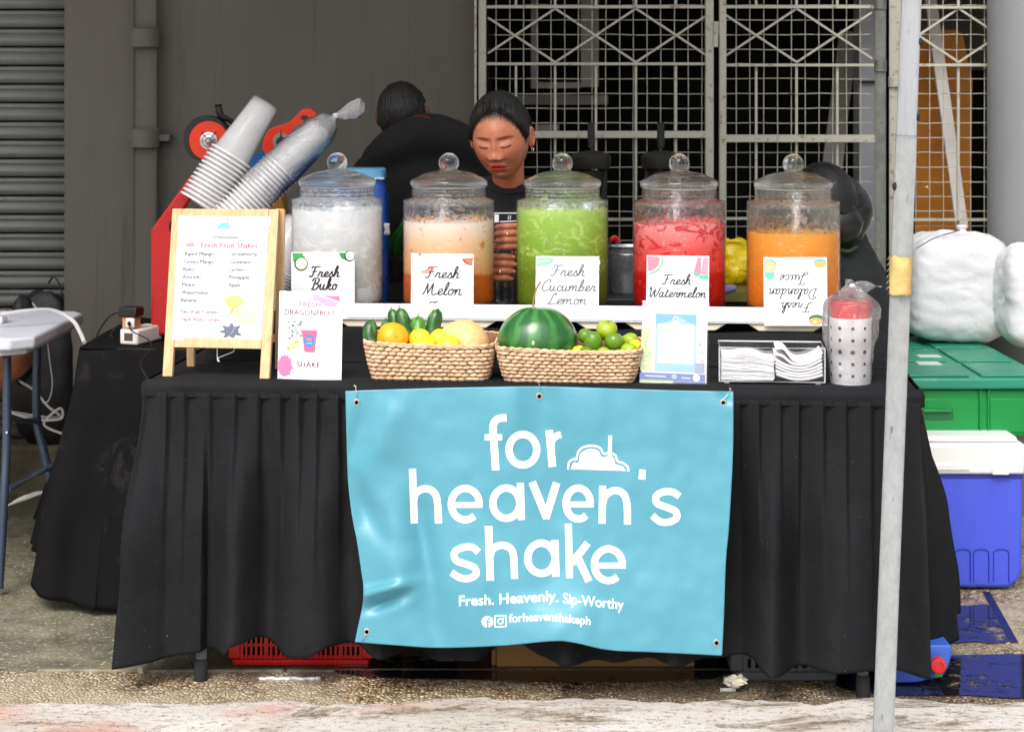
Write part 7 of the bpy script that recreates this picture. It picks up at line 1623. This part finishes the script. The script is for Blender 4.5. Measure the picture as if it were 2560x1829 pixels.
def onto(bv, px, py, lift):
    d = (P(px, py, 5) - CP).normalized(); h = bv.ray_cast(CP, d); return (h[0] if h[0] is not None else P(px, py, 5.4)) - d * lift
mb = MB(); nk = [onto(bvh, 1272 + 52 * math.cos(R(a)), 462 + 20 * math.sin(R(a)), .001) for a in range(10, 171, 8)]; mb.tube(nk, .0042, 8); mb.build('collar', M_SHIRT, wp)
s = Sheet(lambda a, b, h=0: onto(bvh, a, b, .0015 + h)); WH = (232, 232, 238)
for x in range(1228, 1300, 9): s.rect(x, 531.5, x + 9, 534.2, WH)
s.rect(1236, 536, 1247, 556, WH); s.line([(1272, 539), (1270, 549)], 1.8, WH); s.line([(1277, 539), (1275, 549)], 1.8, WH)
for x in range(1250, 1292, 7): s.rect(x, 553 - (x - 1250) * .05, x + 7, 555.5 - (x - 1250) * .05, WH)
s.done(wp, 'shirt_print')
bt = thing('bottle', 'clear plastic bottle held in the hands of the woman', 'bottle', P(BX, 757, 5.118)); c = P(BX, 757, 5.118); rb2 = .0265
pf = [(0, .004), (.018, 0), (.024, .003)] + [(rb2 - (.0022 if k % 2 else 0), .010 + k * .0075) for k in range(14)] + [(rb2, .125), (rb2, .165), (.024, .18), (.012, .198), (.011, .215), (0, .215)]
mb = MB(); mb.lathe(pf, c, 36, wob=lambda t, z: 1 + .02 * math.cos(6 * t)); mb.build('bottle_body', m_glass('thin_pet_plastic', .3, .35, (.9, .95, 1.)), bt, smooth=60)
# the man behind, seen from the back
mp_ = person('person', 'person in black bending forward with the back to the camera, against the taupe wall', (P(1060, 0, 6.0).x, 6.0, 0))
hc = P(1008, 288, 5.98); M = Euler((R(-30), R(6), R(172))).to_matrix() @ Matrix.Diagonal((1.02, .95, .92)); hm, ht = add_head(hc, M, (90, 70))
mb = MB(); chain(mb, [hc + Vector((.01, 0, -.03)), P(1052, 345, 5.95), P(1075, 400, 5.98)], [.058, .062, .10]); mb.ell(P(1070, 560, 6.0), (.17, .12, .26)); chain(mb, [P(935, 440, 5.98), P(1070, 380, 6.0), P(1210, 420, 5.98)], [.06, .09, .06]); chain(mb, [P(1070, 700, 6), P(1070, 850, 6)], [.14, .15])
for sx in (-1, 1): chain(mb, [P(1072 + 150 * sx, 440, 5.98), P(1072 + 185 * sx, 600, 6.0), P(1072 + 130 * sx, 700, 6.15)], [.055, .045, .035]); chain(mb, [P(1070 + 75 * sx, 860, 6), P(1070 + 75 * sx, 1100, 6), Vector((P(1070 + 75 * sx, 0, 6).x, 6.0, .03))], [.09, .065, .045])
bb = remeshed(mb, .010, 5); finish_body('body', [(bb, None), (hm, ht)], M_SKM, mp_)
LINE_M = [(0, .075), (50, .06), (72, .01), (80, .02), (95, .03), (108, -.02), (130, -.055), (180, -.07)]
hair_cap(hc, M, LINE_M, .009, mp_, noise_=.004)
mb = MB(); mb.ell(P(1072, 560, 6.0), (.205, .155, .30)); mb.ell(P(1082, 415, 5.98), (.165, .14, .13)); mb.ell(P(1072, 480, 5.93), (.20, .125, .185)); chain(mb, [P(950, 425, 5.98), P(1075, 385, 5.99), P(1205, 430, 5.98)], [.075, .11, .075]); chain(mb, [P(1050, 330, 5.97), P(1070, 370, 5.98)], [.072, .11]); chain(mb, [P(950, 400, 5.90), P(1000, 366, 5.88), P(1075, 345, 5.88), P(1150, 368, 5.90), P(1215, 420, 5.95)], [.062, .074, .082, .078, .07])
for sx in (-1, 1): chain(mb, [P(1072 + 140 * sx, 440, 5.98), P(1072 + 165 * sx, 560, 6.0)], [.075, .065])
chain(mb, [P(1070, 700, 6), P(1070, 880, 6)], [.17, .17]); sb = remeshed(mb, .010, 8)
for v in sb.v: v += Vector((N3(v.x * 9, v.y * 9, v.z * 7), N3(v.x * 9 + 5, v.y * 9, v.z * 9), 0)) * .008
sb.build('shirt', mk('plain_black_shirt', (.0045, .0045, .0045), .9, var=.2, bump=.3, bs=16, bd=.005), mp_, smooth=80, fix=False)
bv2 = BVHTree.FromPolygons(sb.v, sb.f); mb = MB(); mb.tube([onto(bv2, 1012 + k * 7, 296 - 6 * math.sin(k / 9 * math.pi), .001) for k in range(10)], .0022, 6); mb.build('red_collar_edge', mk('red_trim', S(130, 20, 20), .7), mp_)
# person at the right, head bowed
rp_ = person('person', 'person in dark clothes with a bowed head behind the orange juice jar', (P(2100, 0, 5.45).x, 5.45, 0))
hc = P(2068, 510, 5.45); M = Euler((R(34), R(8), R(-160))).to_matrix(); hm, ht = add_head(hc, M, (90, 70))
mb = MB(); chain(mb, [hc + Vector((.02, 0, -.05)), P(2110, 600, 5.48), P(2120, 680, 5.5)], [.050, .046, .05]); mb.ell(P(2105, 790, 5.5), (.10, .08, .14)); chain(mb, [P(2110, 860, 5.5), P(2110, 960, 5.5)], [.13, .13])
for sx in (-1, 1): chain(mb, [P(2110 + 62 * sx, 960, 5.5), P(2110 + 55 * sx, 1150, 5.5), Vector((P(2110 + 55 * sx, 0, 5.5).x, 5.5, .03))], [.08, .055, .04])
bb = remeshed(mb, .010, 5); finish_body('body', [(bb, None), (hm, ht)], M_SKM, rp_)
LINE_R = [(0, .055), (40, .04), (70, .0), (90, -.02), (120, -.06), (180, -.09)]
def bun(m):
    pass
M_HAIRS = NT('smooth_black_hair'); M_HAIRS.set(Base_Color=(.007, .008, .008), Roughness=.34); _n = M_HAIRS.noise(30, 4, .6, vec=M_HAIRS.co((1, 1, .6)), dist=.5); M_HAIRS.bump(_n, .35, .003); M_HAIRS = M_HAIRS.m
ho = hair_cap(hc, M, LINE_R, .014, rp_, vol=lambda d: .4 * max(0, d.y))
mb = MB(); mb.ell(P(2075, 492, 5.46), (.102, .09, .076), 40, 24); mb.ell(P(2134, 530, 5.47), (.056, .062, .080), 40, 24); mb.ell(P(2132, 588, 5.46), (.034, .04, .034), 20, 14); mb.ell(P(2098, 558, 5.405), (.070, .055, .066), 24, 16)
hb = remeshed(mb, .005, 10); ho.data.materials.clear(); ho.data.materials.append(M_HAIRS)
for v in hb.v: v += Vector((1, 0, .4)) * .0025 * N3(v.x * 30, v.y * 8, v.z * 26)
hb.build('gathered_hair', M_HAIRS, rp_, smooth=80, fix=False)
mb = MB(); mb.tube([P(2148, 604, 5.45), P(2149, 625, 5.45)], [.004, .001], 6); mb.build('hair_tie_end', M_HAIRS, rp_)
mb = MB(); mb.ell(P(2105, 790, 5.5), (.150, .13, .215)); chain(mb, [P(2060, 690, 5.45), P(2140, 680, 5.52), P(2172, 740, 5.52)], [.075, .075, .07]); chain(mb, [P(2120, 610, 5.48), P(2125, 660, 5.5)], [.064, .085]); chain(mb, [P(2105, 860, 5.5), P(2105, 980, 5.5)], [.15, .145])
chain(mb, [P(2165, 730, 5.5), P(2190, 850, 5.45)], [.066, .055]); sb = remeshed(mb, .009, 8)
for v in sb.v: v += Vector((N3(v.x * 12, v.y * 9, v.z * 7), N3(v.x * 9 + 5, v.y * 9, v.z * 9), 0)) * .008
sb.build('shirt', mk('dark_green_black_shirt', (.0085, .0125, .0120), .85, var=.25, bump=.3, bs=16, bd=.005), rp_, smooth=80, fix=False)
mb = MB(); mb.tube(cr([P(2098, 622, 5.41), P(2120, 628, 5.405), P(2142, 616, 5.42)], 4), .006, 8); mb.build('green_collar', mk('olive_green_collar', S(52, 74, 40), .8), rp_)
# seated person at the left edge and a black bag
sp_ = person('person', 'seated person at the far left, bare knee showing under the white folding table', (P(-250, 0, 6.3).x, 6.3, 0))
hc = P(-330, 420, 6.3); M = Euler((R(10), 0, R(30))).to_matrix(); hm, ht = add_head(hc, M, (70, 50)); mb = MB()
chain(mb, [hc, P(-330, 560, 6.32), P(-320, 880, 6.35)], [.05, .13, .15]); 
for dd in (0, .22): chain(mb, [P(-310, 890, 6.25 + dd), P(-100, 880, 6.1 + dd), P(50, 888, 6.02 + dd), P(-30, 980, 6.12 + dd), P(-90, 1200, 6.25 + dd)], [.09, .07, .048, .045, .035])
for dd in (-.1, .12): chain(mb, [P(-330, 540, 6.28 + dd), P(-280, 700, 6.2 + dd), P(-150, 760, 6.0 + dd)], [.06, .045, .03])
finish_body('body', [(remeshed(mb, .010, 5), None), (hm, ht)], skin_mat('tanned_skin', S(170, 104, 72)), sp_); hair_cap(hc, M, LINE_M, .010, sp_)
mb = MB(); mb.ell(P(-325, 680, 6.33), (.19, .15, .30)); sb = remeshed(mb, .012, 2); sb.build('shirt', M_SHIRT, sp_)
st_ = thing('stool', 'low stool under the seated person at the far left', 'stool', (P(-320, 0, 6.35).x, 6.35, 0)); mbx('seat', M_BLK, P(-440, 0, 6.35).x, P(-220, 0, 6.35).x, 6.2, 6.55, .38, .41, st_)
for a, b in ((-430, 6.22), (-235, 6.22), (-430, 6.52), (-235, 6.52)): mb = MB(); x = P(a, 0, 6.35).x; mb.tube([(x, b, .0), (x, b, .379)], .014, 8); mb.build('leg', M_BLK, st_)
bgb = thing('black_bag', 'slouched black bag standing on the plinth behind the white folding table', 'bag', P(100, 1100, 6.75)); M_BAG = mk('black_nylon', (.008, .008, .009), .6, var=.3, bump=.5, bs=20, bd=.01)
c = P(112, 920, 6.70); mb = MB(); mb.ell(c, (.125, .075, .30), 48, 36, disp=lambda d: (1 + .10 * N3(d.x * 2 + 7, d.y * 2, d.z * 2.2) + .03 * N3(d.x * 8, d.y * 5, d.z * 8)) / max((abs(d.x) ** 3 + abs(d.y) ** 3 + abs(d.z) ** 3) ** (1 / 3.), .01) * .93); mb.build('bag_body', M_BAG, bgb, smooth=70)
mb = MB(); mb.ell(P(60, 850, 6.66), (.060, .07, .16), 30, 20, disp=lambda d: 1 + .15 * N3(d.x * 2, d.y * 2, d.z * 2 + 4)); mb.build('side_pocket', M_BAG, bgb); mb = MB(); mb.tube(cr([P(122, 708, 6.64), P(134, 692, 6.62), P(150, 712, 6.62), P(156, 740, 6.62)], 6), .005, 8, flat=.4); mb.build('strap', mk('grey_strap', S(60, 58, 60), .7), bgb)
mb = MB(); mb.tube(cr([P(80, 756, 6.55), P(86, 764, 6.55), P(94, 774, 6.55)], 4), .003, 6); mb.build('cord_end', M_WC, bgb)
